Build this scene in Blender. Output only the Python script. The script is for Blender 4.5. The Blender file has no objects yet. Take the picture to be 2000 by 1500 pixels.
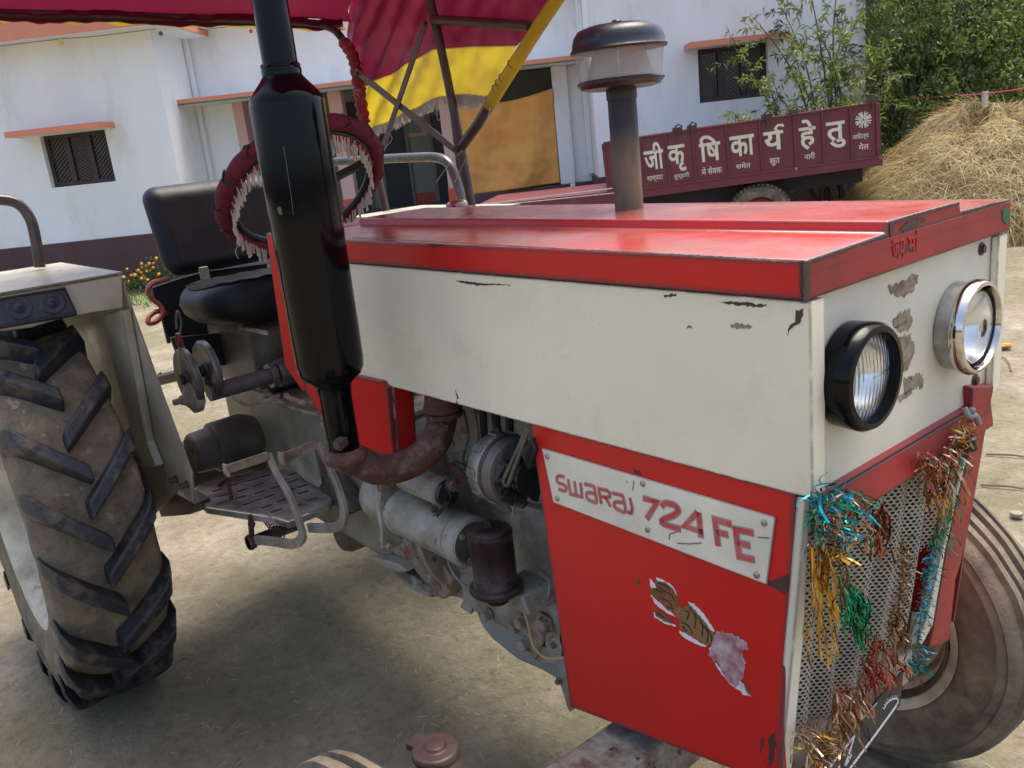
import bpy, bmesh, math, random
from math import sin, cos, pi, radians
from mathutils import Vector, Matrix, noise

random.seed(7)
S = bpy.context.scene
COL = S.collection

# ------------------------------------------------------------------ camera, sky, sun, exposure
CAM = Vector((0.559, -1.150, 1.450))
RX = Vector((0.63739889, 0.76347598, -0.1040533))      # camera right in the world
RY = Vector((0.14600151, -0.25226282, -0.9565809))     # camera down
RZ = Vector((-0.75657532, 0.59453166, -0.27226069))    # camera forward
FPX = 1710.66                                          # focal length in photograph pixels (2000 wide)
cd = bpy.data.cameras.new('camera')
cam = bpy.data.objects.new('camera', cd)
COL.objects.link(cam)
cam.matrix_world = Matrix(((RX.x, -RY.x, -RZ.x, CAM.x), (RX.y, -RY.y, -RZ.y, CAM.y), (RX.z, -RY.z, -RZ.z, CAM.z), (0, 0, 0, 1)))
cd.sensor_width = 36
cd.lens = FPX / 2000 * 36
cd.clip_start = 0.05
cd.clip_end = 500
S.camera = cam

SUN_EL, SUN_DIR = radians(73), Vector((-0.25, 1.0, 0))   # hazy sun high behind the tractor
W = bpy.data.worlds.new('World')
S.world = W
W.use_nodes = True
wn = W.node_tree.nodes
sky = wn.new('ShaderNodeTexSky')
sky.sky_type = 'NISHITA'
sky.sun_disc = False
sky.sun_elevation = SUN_EL
sky.sun_rotation = math.atan2(SUN_DIR.x, SUN_DIR.y)
sky.air_density = 0.8
sky.dust_density = 5.0
sky.ozone_density = 0.3
W.node_tree.links.new(sky.outputs[0], wn['Background'].inputs[0])
wn['Background'].inputs[1].default_value = 0.15
sl = bpy.data.lights.new('sun', 'SUN')
sl.energy = 1.5
sl.angle = radians(40.0)
sl.color = (1.0, 0.93, 0.82)
so = bpy.data.objects.new('sun', sl)
COL.objects.link(so)
sd = Vector((SUN_DIR.x * cos(SUN_EL), SUN_DIR.y * cos(SUN_EL), sin(SUN_EL))).normalized()
so.rotation_euler = (-sd).to_track_quat('-Z', 'Y').to_euler()
S.view_settings.view_transform = 'Standard'
S.view_settings.look = 'None'
S.view_settings.gamma = 1.0
S.view_settings.exposure = 1.33
S.view_settings.use_curve_mapping = False

# ------------------------------------------------------------------ geometry of the place
def ray(px, py):
    return RX * ((px - 1000) / FPX) + RY * ((py - 750) / FPX) + RZ

def at(px, py, ax, val):
    """where the line of sight through a photograph pixel meets the plane x, y or z = val"""
    i = 'xyz'.index(ax)
    d = ray(px, py)
    return CAM + d * ((val - CAM[i]) / d[i])

def hit(px, py, p0, n):
    d = ray(px, py)
    return CAM + d * ((Vector(p0) - CAM).dot(Vector(n)) / d.dot(Vector(n)))

def far(px, py, depth):
    return CAM + ray(px, py) * depth

YB = 0.851
BU = Vector((cos(YB), sin(YB), 0))
BN = Vector((-sin(YB), cos(YB), 0))
def onb(px, py, D):
    """facade coordinates (s, z) of a pixel on the plane D metres in front of the camera, parallel to the house"""
    d = ray(px, py)
    p = CAM + d * (D / d.dot(BN))
    return (p - CAM).dot(BU), p.z

# ------------------------------------------------------------------ materials
def mat(name, col, rough=0.5, metal=0.0, col2=None, nscale=6.0, namt=1.0, bump=0.0, bscale=60.0, spec=0.5, coat=0.0,
        edge=None, edger=0.004, chips=None, dust=None, alpha=None, trans=0.0, transl=0.0, rvar=0.0, stretch=None, space='Object', dent=0.0, zmix=None):
    m = bpy.data.materials.new(name)
    m.use_nodes = True
    nt = m.node_tree
    N, L = nt.nodes, nt.links
    b = N['Principled BSDF']
    tc = N.new('ShaderNodeTexCoord')
    src = tc.outputs[space]
    if stretch:
        mp = N.new('ShaderNodeMapping')
        mp.inputs['Scale'].default_value = stretch
        L.new(src, mp.inputs[0])
        src = mp.outputs[0]
    def noi(scale, detail=6, rough_=0.6, off=0.0):
        n = N.new('ShaderNodeTexNoise')
        n.noise_dimensions = '4D'
        n.inputs['W'].default_value = off
        n.inputs['Scale'].default_value = scale
        n.inputs['Detail'].default_value = detail
        n.inputs['Roughness'].default_value = rough_
        L.new(src, n.inputs['Vector'])
        return n.outputs['Fac']
    def ramp(f, a, b_, inv=False):
        r = N.new('ShaderNodeMapRange')
        r.inputs['From Min'].default_value = a
        r.inputs['From Max'].default_value = b_
        r.inputs['To Min'].default_value = 1 if inv else 0
        r.inputs['To Max'].default_value = 0 if inv else 1
        L.new(f, r.inputs['Value'])
        return r.outputs[0]
    def mul(f, g):
        r = N.new('ShaderNodeMath'); r.operation = 'MULTIPLY'; r.use_clamp = True
        L.new(f, r.inputs[0])
        if isinstance(g, (int, float)): r.inputs[1].default_value = g
        else: L.new(g, r.inputs[1])
        return r.outputs[0]
    def mix(f, a, b_):
        x = N.new('ShaderNodeMix'); x.data_type = 'RGBA'
        L.new(f, x.inputs['Factor'])
        for i, v in ((6, a), (7, b_)):
            if isinstance(v, tuple): x.inputs[i].default_value = (*v[:3], 1)
            else: L.new(v, x.inputs[i])
        return x.outputs[2]
    c = tuple(col)
    out = None
    if col2:
        out = mix(mul(ramp(noi(nscale), 0.35, 0.65), namt), c, tuple(col2))
    else:
        out = mix(mul(noi(nscale), 0.35 * namt), c, tuple(x * 0.72 for x in c))
    if zmix:
        sz = N.new('ShaderNodeSeparateXYZ'); L.new(tc.outputs['Object'], sz.inputs[0])
        nn_ = N.new('ShaderNodeMath'); nn_.operation = 'MULTIPLY_ADD'; nn_.inputs[1].default_value = 0.10
        L.new(noi(14, 5, 0.6, 2.2), nn_.inputs[0]); L.new(sz.outputs[2], nn_.inputs[2])
        out = mix(ramp(nn_.outputs[0], zmix[0], zmix[1]), out, zmix[2])
    rf = None
    if dust:                     # (colour, amount, scale, top bias)
        dm = mul(ramp(noi(dust[2], 8, 0.7, 3.3), 0.62 - dust[1] * 0.5, 0.72 - dust[1] * 0.3), min(1.0, 0.35 + dust[1]))
        if len(dust) > 3:
            g = N.new('ShaderNodeNewGeometry')
            sx = N.new('ShaderNodeSeparateXYZ'); L.new(g.outputs['Normal'], sx.inputs[0])
            dm = mul(dm, ramp(sx.outputs[2], dust[3], 0.95))
        out = mix(dm, out, dust[0])
        rf = dm
    if chips:                    # (colour, threshold, scale)
        cm = ramp(noi(chips[2], 10, 0.75, 9.1), chips[1], chips[1] + 0.015)
        out = mix(cm, out, chips[0])
        rf = cm if rf is None else rf
    if edge:                     # (colour, amount)
        bv = N.new('ShaderNodeBevel'); bv.samples = 4
        bv.inputs['Radius'].default_value = edger
        g = N.new('ShaderNodeNewGeometry')
        dt = N.new('ShaderNodeVectorMath'); dt.operation = 'DOT_PRODUCT'
        L.new(bv.outputs[0], dt.inputs[0]); L.new(g.outputs['True Normal'], dt.inputs[1])
        em = mul(ramp(dt.outputs['Value'], 0.998, 0.955, False), ramp(noi(28, 6, 0.7, 5.5), 0.62 - edge[1] * 0.45, 0.68 - edge[1] * 0.3))
        out = mix(em, out, edge[0])
    L.new(out, b.inputs['Base Color'])
    b.inputs['Metallic'].default_value = metal
    b.inputs['Specular IOR Level'].default_value = spec
    b.inputs['Coat Weight'].default_value = coat
    b.inputs['Coat Roughness'].default_value = 0.08
    if rvar:
        r = N.new('ShaderNodeMapRange')
        r.inputs['To Min'].default_value = max(0.02, rough - rvar)
        r.inputs['To Max'].default_value = min(1, rough + rvar)
        r.inputs['From Min'].default_value = 0.3; r.inputs['From Max'].default_value = 0.7
        L.new(noi(nscale * 1.7, 5, 0.6, 7.7), r.inputs['Value'])
        L.new(r.outputs[0], b.inputs['Roughness'])
    else:
        b.inputs['Roughness'].default_value = rough
    if bump:
        bp = N.new('ShaderNodeBump')
        bp.inputs['Strength'].default_value = min(1.0, bump)
        bp.inputs['Distance'].default_value = 0.004 if bump <= 1 else 0.004 * bump
        hgt = noi(bscale, 8, 0.65, 1.1)
        if dent:
            k_ = N.new('ShaderNodeMath'); k_.operation = 'MULTIPLY_ADD'; k_.inputs[1].default_value = 22 * dent
            L.new(noi(3.0, 2, 0.5, 8.8), k_.inputs[0]); L.new(hgt, k_.inputs[2]); hgt = k_.outputs[0]
        L.new(hgt, bp.inputs['Height'])
        L.new(bp.outputs[0], b.inputs['Normal'])
    if trans:
        b.inputs['Transmission Weight'].default_value = trans
    if alpha is not None:
        b.inputs['Alpha'].default_value = alpha
    if transl:
        t = N.new('ShaderNodeBsdfTranslucent')
        L.new(out, t.inputs[0])
        ms = N.new('ShaderNodeMixShader')
        ms.inputs[0].default_value = transl
        o = N['Material Output']
        L.new(b.outputs[0], ms.inputs[1]); L.new(t.outputs[0], ms.inputs[2])
        L.new(ms.outputs[0], o.inputs['Surface'])
    return m

DARKCHIP = (0.035, 0.022, 0.02)
M = {}
M['red'] = mat('red_paint', (0.60, 0.012, 0.010), 0.36, col2=(0.50, 0.016, 0.013), nscale=3, spec=0.35, dent=1.0, edge=((0.05, 0.04, 0.045), 0.75), edger=0.013,
               chips=(DARKCHIP, 0.715, 9), rvar=0.08, bump=0.06, bscale=200)
M['red_top'] = mat('red_cap_paint_glare', (0.40, 0.045, 0.035), 0.20, col2=(0.40, 0.045, 0.035), nscale=5, edge=((0.17, 0.15, 0.13), 0.95), edger=0.014,
                   dust=((0.34, 0.15, 0.12), 0.40, 4, 0.7), rvar=0.10, bump=0.05, bscale=220)  # pinkish dust on upward faces, also carrying the sky glare as colour
M['red_front'] = mat('red_worn_paint', (0.36, 0.016, 0.015), 0.5, col2=(0.22, 0.02, 0.018), nscale=7, edge=((0.03, 0.022, 0.024), 0.9), edger=0.006,
                     chips=((0.035, 0.018, 0.018), 0.63, 12), rvar=0.1)
M['cream'] = mat('cream_paint', (0.84, 0.785, 0.60), 0.30, col2=(0.74, 0.69, 0.52), nscale=2.5, dent=2.2, dust=((0.58, 0.52, 0.39), 0.10, 7), edge=((0.16, 0.14, 0.12), 0.6), edger=0.004,
                 chips=((0.07, 0.035, 0.025), 0.70, 34), rvar=0.08, bump=0.05, bscale=180)
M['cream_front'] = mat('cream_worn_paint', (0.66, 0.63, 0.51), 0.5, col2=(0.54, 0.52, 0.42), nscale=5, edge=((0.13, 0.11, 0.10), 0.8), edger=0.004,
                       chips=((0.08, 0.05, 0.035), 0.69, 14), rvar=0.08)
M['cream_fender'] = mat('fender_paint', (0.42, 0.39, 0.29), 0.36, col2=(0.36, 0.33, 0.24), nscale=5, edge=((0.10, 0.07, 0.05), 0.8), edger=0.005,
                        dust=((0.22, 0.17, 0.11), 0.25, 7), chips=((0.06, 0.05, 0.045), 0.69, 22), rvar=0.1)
M['black_gloss'] = mat('black_enamel', (0.0018, 0.0022, 0.0035), 0.12, spec=0.20, dent=0.4, rvar=0.05, bump=0.05, bscale=50, chips=((0.10, 0.10, 0.10), 0.70, 30))
M['black_plastic'] = mat('black_plastic', (0.015, 0.016, 0.019), 0.4, rvar=0.1)
M['dome_paint'] = mat('dark_steel_dome', (0.018, 0.020, 0.027), 0.34, col2=(0.010, 0.011, 0.014), nscale=14, dust=((0.10, 0.095, 0.09), 0.14, 20), bump=0.1, bscale=200)
M['rust'] = mat('rusty_pipe', (0.115, 0.042, 0.030), 0.68, metal=0.15, col2=(0.055, 0.026, 0.022), nscale=24, bump=0.9, bscale=90,
                dust=((0.26, 0.17, 0.12), 0.22, 34), chips=((0.20, 0.10, 0.07), 0.60, 45))
M['pole'] = mat('stained_intake_pipe', (0.23, 0.165, 0.095), 0.5, zmix=(1.43, 1.50, (0.012, 0.012, 0.015)), col2=(0.07, 0.058, 0.042), nscale=12, bump=0.2, bscale=120, chips=((0.05, 0.03, 0.02), 0.61, 40), stretch=(1, 1, 0.35))
M['grey'] = mat('engine_grey_paint', (0.40, 0.395, 0.335), 0.42, col2=(0.20, 0.19, 0.15), nscale=13, bump=0.7, bscale=110,
                edge=((0.34, 0.32, 0.28), 0.6), edger=0.003, chips=((0.10, 0.055, 0.035), 0.595, 26), dust=((0.19, 0.14, 0.09), 0.40, 11))
M['grey_dark'] = mat('greasy_casting', (0.12, 0.112, 0.092), 0.45, col2=(0.045, 0.04, 0.035), nscale=10, bump=0.9, bscale=70, chips=((0.16, 0.13, 0.10), 0.64, 20), dust=((0.16, 0.12, 0.08), 0.2, 8))
M['grey_rust'] = mat('rust_streaked_grey', (0.34, 0.31, 0.25), 0.5, col2=(0.17, 0.09, 0.05), nscale=22, bump=0.4, bscale=120, chips=((0.20, 0.09, 0.04), 0.56, 30))
M['step'] = mat('worn_step_plate', (0.38, 0.36, 0.325), 0.38, metal=0.2, col2=(0.10, 0.085, 0.085), nscale=14, bump=0.25, bscale=110, dust=((0.23, 0.19, 0.13), 0.2, 20), edge=((0.4, 0.38, 0.34), 0.6), edger=0.003)
M['axle'] = mat('peeling_axle_paint', (0.32, 0.32, 0.28), 0.55, col2=(0.09, 0.045, 0.035), nscale=26, bump=0.6, bscale=80, chips=((0.04, 0.02, 0.025), 0.56, 22))
M['filter'] = mat('maroon_filter_paint', (0.028, 0.012, 0.012), 0.38, col2=(0.018, 0.010, 0.010), nscale=12, bump=0.3, bscale=120, spec=0.22, dust=((0.06, 0.045, 0.035), 0.14, 18), edge=((0.07, 0.05, 0.05), 0.5), chips=((0.14, 0.12, 0.11), 0.64, 50))
M['brown_metal'] = mat('brown_primer', (0.060, 0.033, 0.030), 0.45, metal=0.2, col2=(0.09, 0.06, 0.05), nscale=20, bump=0.2)
M['steel'] = mat('bare_steel', (0.45, 0.44, 0.42), 0.3, metal=0.9, col2=(0.30, 0.28, 0.26), nscale=30)
M['alt'] = mat('dusty_cast_alloy', (0.17, 0.165, 0.15), 0.45, metal=0.3, col2=(0.09, 0.085, 0.078), nscale=16, dust=((0.15, 0.12, 0.09), 0.3, 14), bump=0.8, edge=((0.3, 0.28, 0.25), 0.6), edger=0.003)
M['black_dull'] = mat('dull_black_alloy', (0.07, 0.07, 0.068), 0.45, metal=0.3, col2=(0.045, 0.045, 0.044), nscale=20, dust=((0.16, 0.13, 0.10), 0.2, 16), bump=0.4)
M['chrome'] = mat('chrome', (0.72, 0.71, 0.70), 0.09, metal=1.0, col2=(0.55, 0.5, 0.45), nscale=25, rvar=0.05, chips=((0.16, 0.10, 0.07), 0.67, 40))
M['reflector'] = mat('lamp_reflector', (0.86, 0.87, 0.88), 0.22, metal=1.0, nscale=4, namt=0.2, rvar=0.05)
M['glass'] = mat('lamp_glass', (0.95, 0.97, 0.97), 0.03, trans=1.0, nscale=3, namt=0.05)
M['bowl'] = mat('dusty_plastic_bowl', (0.55, 0.55, 0.52), 0.2, alpha=0.33, col2=(0.42, 0.41, 0.37), nscale=9)
M['mesh'] = mat('perforated_sheet', (0.46, 0.44, 0.36), 0.5, col2=(0.36, 0.33, 0.27), nscale=12, chips=((0.15, 0.10, 0.07), 0.66, 20))
M['leather'] = mat('black_vinyl', (0.004, 0.004, 0.006), 0.46, col2=(0.010, 0.010, 0.013), nscale=6, bump=0.6, bscale=16, spec=0.24, rvar=0.06)
M['black_cloth'] = mat('black_sheet', (0.012, 0.012, 0.015), 0.75, bump=0.6, bscale=30)
M['tyre'] = mat('tyre_rubber', (0.012, 0.014, 0.022), 0.48, col2=(0.022, 0.023, 0.030), nscale=12, bump=1.2, bscale=50, dust=((0.20, 0.155, 0.10), 0.22, 13), spec=0.5, chips=((0.2, 0.16, 0.11), 0.70, 40))
M['tyre_mud'] = mat('muddy_tyre_carcass', (0.25, 0.20, 0.13), 0.92, col2=(0.14, 0.112, 0.075), nscale=16, bump=5.0, bscale=22, dust=((0.03, 0.032, 0.04), 0.20, 8), chips=((0.33, 0.27, 0.18), 0.585, 18))
M['tyre_front'] = mat('dusty_front_tyre', (0.12, 0.098, 0.070), 0.88, col2=(0.26, 0.21, 0.145), nscale=8, bump=1.4, bscale=36, dust=((0.022, 0.023, 0.027), 0.30, 9))
M['rim'] = mat('cream_wheel_rim', (0.60, 0.56, 0.44), 0.5, col2=(0.28, 0.24, 0.17), nscale=10, chips=((0.09, 0.035, 0.03), 0.62, 14), bump=0.3)
M['rope_red'] = mat('red_wrapping', (0.33, 0.022, 0.028), 0.7, col2=(0.16, 0.012, 0.018), nscale=30, bump=0.8, bscale=90, stretch=(1, 1, 3))
M['pipe_brown'] = mat('brown_frame_pipe', (0.055, 0.026, 0.026), 0.4, metal=0.2, col2=(0.085, 0.055, 0.048), nscale=16, bump=0.2)
M['bar_brown'] = mat('brown_flat_bar', (0.115, 0.078, 0.072), 0.5, col2=(0.08, 0.05, 0.047), nscale=14)
M['steel_dull'] = mat('worn_quadrant_steel', (0.17, 0.165, 0.16), 0.35, metal=0.5, col2=(0.09, 0.085, 0.08), nscale=30)
M['filter_grey'] = mat('dark_shaft_paint', (0.075, 0.072, 0.078), 0.35, col2=(0.12, 0.11, 0.10), nscale=30, bump=0.2)
M['grey_olive'] = mat('olive_grey_casting', (0.33, 0.32, 0.25), 0.5, col2=(0.13, 0.125, 0.09), nscale=6, bump=0.25, bscale=110, dust=((0.16, 0.12, 0.08), 0.3, 6))
M['grey_light'] = mat('light_grey_paint', (0.27, 0.29, 0.27), 0.5, col2=(0.22, 0.23, 0.21), nscale=5)
M['grab'] = mat('painted_grab_rail', (0.04, 0.028, 0.027), 0.28, metal=0.3, col2=(0.10, 0.085, 0.075), nscale=9, rvar=0.08)
M['tarp_maroon'] = mat('maroon_tarpaulin', (0.175, 0.011, 0.034), 0.40, col2=(0.14, 0.009, 0.028), nscale=4, bump=0.9, bscale=9, transl=0.42)
M['tarp_yellow'] = mat('yellow_tarpaulin', (0.66, 0.50, 0.03), 0.42, col2=(0.56, 0.41, 0.04), nscale=6, bump=0.8, bscale=14, transl=0.45)
M['fringe'] = mat('white_fringe', (0.66, 0.62, 0.52), 0.9, transl=0.2)
M['cover'] = mat('maroon_wheel_cover', (0.17, 0.012, 0.03), 0.85, col2=(0.09, 0.008, 0.02), nscale=40, bump=0.6, bscale=200)
M['thread_red'] = mat('red_thread', (0.32, 0.015, 0.025), 0.9)
M['thread_white'] = mat('cream_thread', (0.52, 0.45, 0.36), 0.9)
M['green_spoke'] = mat('dark_green_paint', (0.006, 0.045, 0.028), 0.35)
M['wire_yellow'] = mat('yellow_wire', (0.45, 0.33, 0.14), 0.5)
M['wire_green'] = mat('green_wire', (0.03, 0.22, 0.14), 0.5)
M['hose_red'] = mat('red_hose', (0.33, 0.075, 0.06), 0.45)
M['knob_red'] = mat('red_knob', (0.20, 0.018, 0.02), 0.35)
M['blue_plastic'] = mat('dusty_blue_lamp_housing', (0.020, 0.027, 0.055), 0.5, col2=(0.05, 0.05, 0.06), nscale=16, dust=((0.13, 0.11, 0.09), 0.15, 12))
M['print_red'] = mat('printed_red', (0.42, 0.006, 0.028), 0.35, col2=(0.66, 0.36, 0.30), nscale=30, namt=0.38)
M['print_grey'] = mat('printed_outline', (0.20, 0.18, 0.17), 0.4)
M['plate_cream'] = mat('plate_enamel', (0.76, 0.71, 0.57), 0.35, col2=(0.58, 0.55, 0.45), nscale=8, edge=((0.12, 0.11, 0.10), 0.8), edger=0.003, chips=((0.3, 0.28, 0.24), 0.70, 26))
M['bright_red_print'] = mat('faded_lettering', (0.50, 0.012, 0.018), 0.5, col2=(0.30, 0.016, 0.016), nscale=60)
M['green_dot'] = mat('green_paint_dot', (0.008, 0.12, 0.05), 0.5)
M['scar_brown'] = mat('scraped_primer', (0.14, 0.055, 0.03), 0.7, col2=(0.32, 0.29, 0.22), nscale=55, bump=0.4)
M['scar_beige'] = mat('rubbed_edge', (0.33, 0.27, 0.21), 0.5, col2=(0.16, 0.13, 0.12), nscale=40)
M['scar_dirt'] = mat('sticker_residue', (0.33, 0.29, 0.20), 0.8, col2=(0.16, 0.11, 0.065), nscale=70, bump=0.4, bscale=150)
M['scar_dark'] = mat('exposed_primer', (0.045, 0.022, 0.02), 0.5, col2=(0.07, 0.03, 0.028), nscale=30)
M['tiger_orange'] = mat('torn_sticker_print', (0.30, 0.085, 0.035), 0.5, col2=(0.10, 0.065, 0.025), nscale=60)
M['tiger_olive'] = mat('faded_sticker_print', (0.17, 0.13, 0.05), 0.5, col2=(0.28, 0.11, 0.04), nscale=70)
M['tiger_purple'] = mat('sticker_residue_purple', (0.24, 0.05, 0.075), 0.6, col2=(0.50, 0.40, 0.40), nscale=45)
M['white_paper'] = mat('torn_paper', (0.70, 0.68, 0.68), 0.7)
M['ink'] = mat('black_ink', (0.02, 0.012, 0.01), 0.6)
M['plate_black'] = mat('number_board', (0.018, 0.019, 0.021), 0.45)
M['plate_white'] = mat('white_lettering', (0.62, 0.62, 0.63), 0.5)
def foil(n, c):
    return mat(n, tuple(min(1, x * 1.3) for x in c), 0.18, metal=0.8, col2=tuple(x * 0.45 for x in c), nscale=30)
M['foil_blue'] = foil('blue_foil', (0.01, 0.33, 0.42))
M['foil_green'] = foil('green_foil', (0.01, 0.28, 0.12))
M['foil_gold'] = foil('gold_foil', (0.62, 0.34, 0.04))
M['foil_copper'] = foil('copper_foil', (0.34, 0.17, 0.08))
M['foil_red'] = foil('red_foil', (0.42, 0.07, 0.04))
M['foil_silver'] = foil('pale_foil', (0.60, 0.45, 0.27))
# setting
M['wall'] = mat('whitewash', (0.84, 0.85, 0.85), 0.8, col2=(0.75, 0.765, 0.765), nscale=0.8, bump=0.4, bscale=9, dust=((0.60, 0.60, 0.56), 0.18, 1.6), stretch=(1.6, 1.6, 0.5))
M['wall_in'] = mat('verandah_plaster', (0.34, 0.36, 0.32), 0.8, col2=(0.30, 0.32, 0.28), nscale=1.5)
M['dado'] = mat('maroon_dado', (0.095, 0.042, 0.046), 0.6, col2=(0.075, 0.034, 0.038), nscale=2, chips=((0.28, 0.20, 0.20), 0.655, 4), bump=0.3, bscale=12)
M['orange_trim'] = mat('salmon_trim_paint', (0.68, 0.24, 0.14), 0.6, col2=(0.62, 0.23, 0.14), nscale=5)
M['green_trim'] = mat('green_trim_paint', (0.03, 0.16, 0.09), 0.6)
M['pink'] = mat('pink_pillar_paint', (0.66, 0.42, 0.38), 0.7)
M['skirt'] = mat('red_skirting', (0.60, 0.09, 0.05), 0.6)
M['wood_dark'] = mat('dark_window_wood', (0.038, 0.022, 0.026), 0.5, col2=(0.055, 0.03, 0.033), nscale=12)
M['pane'] = mat('dark_window_glass', (0.022, 0.024, 0.028), 0.16, spec=0.8)
M['door'] = mat('charcoal_door', (0.028, 0.031, 0.036), 0.5)
M['cloth_orange'] = mat('ochre_cloth', (0.95, 0.52, 0.15), 0.85, col2=(0.90, 0.42, 0.11), nscale=3, bump=1.5, bscale=5, transl=0.2)
M['concrete'] = mat('grey_concrete', (0.28, 0.27, 0.26), 0.8, col2=(0.22, 0.21, 0.20), nscale=3)
M['pvc'] = mat('white_drainpipe', (0.72, 0.74, 0.76), 0.4)
M['trailer'] = mat('maroon_trailer_paint', (0.155, 0.020, 0.030), 0.45, col2=(0.12, 0.022, 0.028), nscale=2.5, chips=((0.09, 0.04, 0.03), 0.64, 7), edge=((0.10, 0.03, 0.03), 0.5), dust=((0.16, 0.08, 0.06), 0.15, 5))
M['letter'] = mat('cream_letter_paint', (0.72, 0.68, 0.53), 0.6, col2=(0.62, 0.56, 0.42), nscale=8, chips=((0.25, 0.05, 0.05), 0.66, 18))
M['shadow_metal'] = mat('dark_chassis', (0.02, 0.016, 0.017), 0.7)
M['straw'] = mat('straw', (0.33, 0.255, 0.11), 0.75, col2=(0.25, 0.18, 0.08), nscale=5, transl=0.15)
M['straw2'] = mat('pale_straw', (0.48, 0.39, 0.19), 0.7, col2=(0.46, 0.36, 0.14), nscale=7, transl=0.15)
M['straw_core'] = mat('straw_core', (0.17, 0.12, 0.045), 0.95, col2=(0.10, 0.07, 0.028), nscale=6, bump=1.5, bscale=20)
M['bark'] = mat('bark', (0.10, 0.075, 0.05), 0.85, bump=0.6)
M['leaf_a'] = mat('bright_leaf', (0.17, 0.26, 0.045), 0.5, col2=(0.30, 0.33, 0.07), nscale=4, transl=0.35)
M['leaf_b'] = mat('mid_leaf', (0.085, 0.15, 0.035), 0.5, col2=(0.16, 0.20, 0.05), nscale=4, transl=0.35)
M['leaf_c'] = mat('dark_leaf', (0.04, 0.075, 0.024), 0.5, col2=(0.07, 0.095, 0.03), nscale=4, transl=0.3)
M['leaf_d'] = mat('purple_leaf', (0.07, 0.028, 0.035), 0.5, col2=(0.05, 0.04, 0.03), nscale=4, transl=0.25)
M['grass'] = mat('grass', (0.085, 0.16, 0.03), 0.7, col2=(0.13, 0.18, 0.05), nscale=4, transl=0.3)
M['marigold'] = mat('marigold_petals', (0.85, 0.26, 0.02), 0.6, col2=(0.8, 0.38, 0.03), nscale=10, transl=0.2)
M['post'] = mat('white_post', (0.62, 0.60, 0.55), 0.7)
M['rope_pink'] = mat('pink_rope', (0.55, 0.06, 0.12), 0.7)
M['stick'] = mat('dry_twig', (0.16, 0.11, 0.06), 0.8)
M['stone'] = mat('stone', (0.24, 0.21, 0.17), 0.8)
M['leaf_dry'] = mat('fallen_petals', (0.75, 0.26, 0.04), 0.6)
M['bulb'] = {'yellow': mat('yellow_bulb', (0.75, 0.65, 0.05), 0.2), 'blue': mat('blue_bulb', (0.10, 0.14, 0.26), 0.2), 'red': mat('red_bulb', (0.75, 0.05, 0.07), 0.2)}

def ground_mat():
    m = bpy.data.materials.new('packed_earth'); m.use_nodes = True
    nt = m.node_tree; N, L = nt.nodes, nt.links
    b = N['Principled BSDF']
    tc = N.new('ShaderNodeTexCoord')
    def noi(s, d, r, w=0.0, st=None):
        n = N.new('ShaderNodeTexNoise'); n.noise_dimensions = '4D'
        n.inputs['W'].default_value = w; n.inputs['Scale'].default_value = s
        n.inputs['Detail'].default_value = d; n.inputs['Roughness'].default_value = r
        L.new(tc.outputs['Object'], n.inputs['Vector'])
        return n.outputs['Fac']
    def rmp(f, stops):
        r = N.new('ShaderNodeValToRGB')
        e = r.color_ramp.elements
        while len(e) < len(stops): e.new(0.5)
        for i, (p, c) in enumerate(stops):
            e[i].position = p; e[i].color = (*c, 1)
        L.new(f, r.inputs[0]); return r.outputs[0]
    base = rmp(noi(2.6, 12, 0.74), [(0.30, (0.135, 0.110, 0.072)), (0.44, (0.212, 0.180, 0.128)), (0.56, (0.275, 0.240, 0.178)), (0.68, (0.37, 0.333, 0.262))])
    mo = rmp(noi(1.3, 8, 0.7, 4.0), [(0.42, (0, 0, 0)), (0.58, (1, 1, 1))])
    mx = N.new('ShaderNodeMix'); mx.data_type = 'RGBA'
    mm = N.new('ShaderNodeMath'); mm.operation = 'MULTIPLY'; mm.inputs[1].default_value = 0.75
    L.new(mo, mm.inputs[0]); L.new(mm.outputs[0], mx.inputs[0])
    L.new(base, mx.inputs[6]); mx.inputs[7].default_value = (0.135, 0.122, 0.065, 1)
    fine = rmp(noi(24, 14, 0.82, 2.0), [(0.36, (0.50, 0.47, 0.43)), (0.48, (0.93, 0.93, 0.92)), (0.62, (1.16, 1.16, 1.14))])
    mu = N.new('ShaderNodeMix'); mu.data_type = 'RGBA'; mu.blend_type = 'MULTIPLY'; mu.inputs[0].default_value = 1
    L.new(mx.outputs[2], mu.inputs[6]); L.new(fine, mu.inputs[7])
    L.new(mu.outputs[2], b.inputs['Base Color'])
    b.inputs['Roughness'].default_value = 0.9
    add = N.new('ShaderNodeMath'); add.operation = 'ADD'
    k = N.new('ShaderNodeMath'); k.operation = 'MULTIPLY'; k.inputs[1].default_value = 0.45
    L.new(noi(55, 8, 0.7, 6.0), k.inputs[0]); L.new(noi(7, 8, 0.7), add.inputs[0]); L.new(k.outputs[0], add.inputs[1])
    bp = N.new('ShaderNodeBump'); bp.inputs['Strength'].default_value = 0.9; bp.inputs['Distance'].default_value = 0.03
    L.new(add.outputs[0], bp.inputs['Height']); L.new(bp.outputs[0], b.inputs['Normal'])
    return m
M['ground'] = ground_mat()

# ------------------------------------------------------------------ mesh helpers
def tag(o, label=None, cat=None, group=None, kind=None):
    if label: o['label'] = label
    if cat: o['category'] = cat
    if group: o['group'] = group
    if kind: o['kind'] = kind
    return o

def empty(name, loc=(0, 0, 0), rz=0.0):
    o = bpy.data.objects.new(name, None)
    o.empty_display_size = 0.1
    o.location = loc
    o.rotation_euler = (0, 0, rz)
    COL.objects.link(o)
    return o

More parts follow.
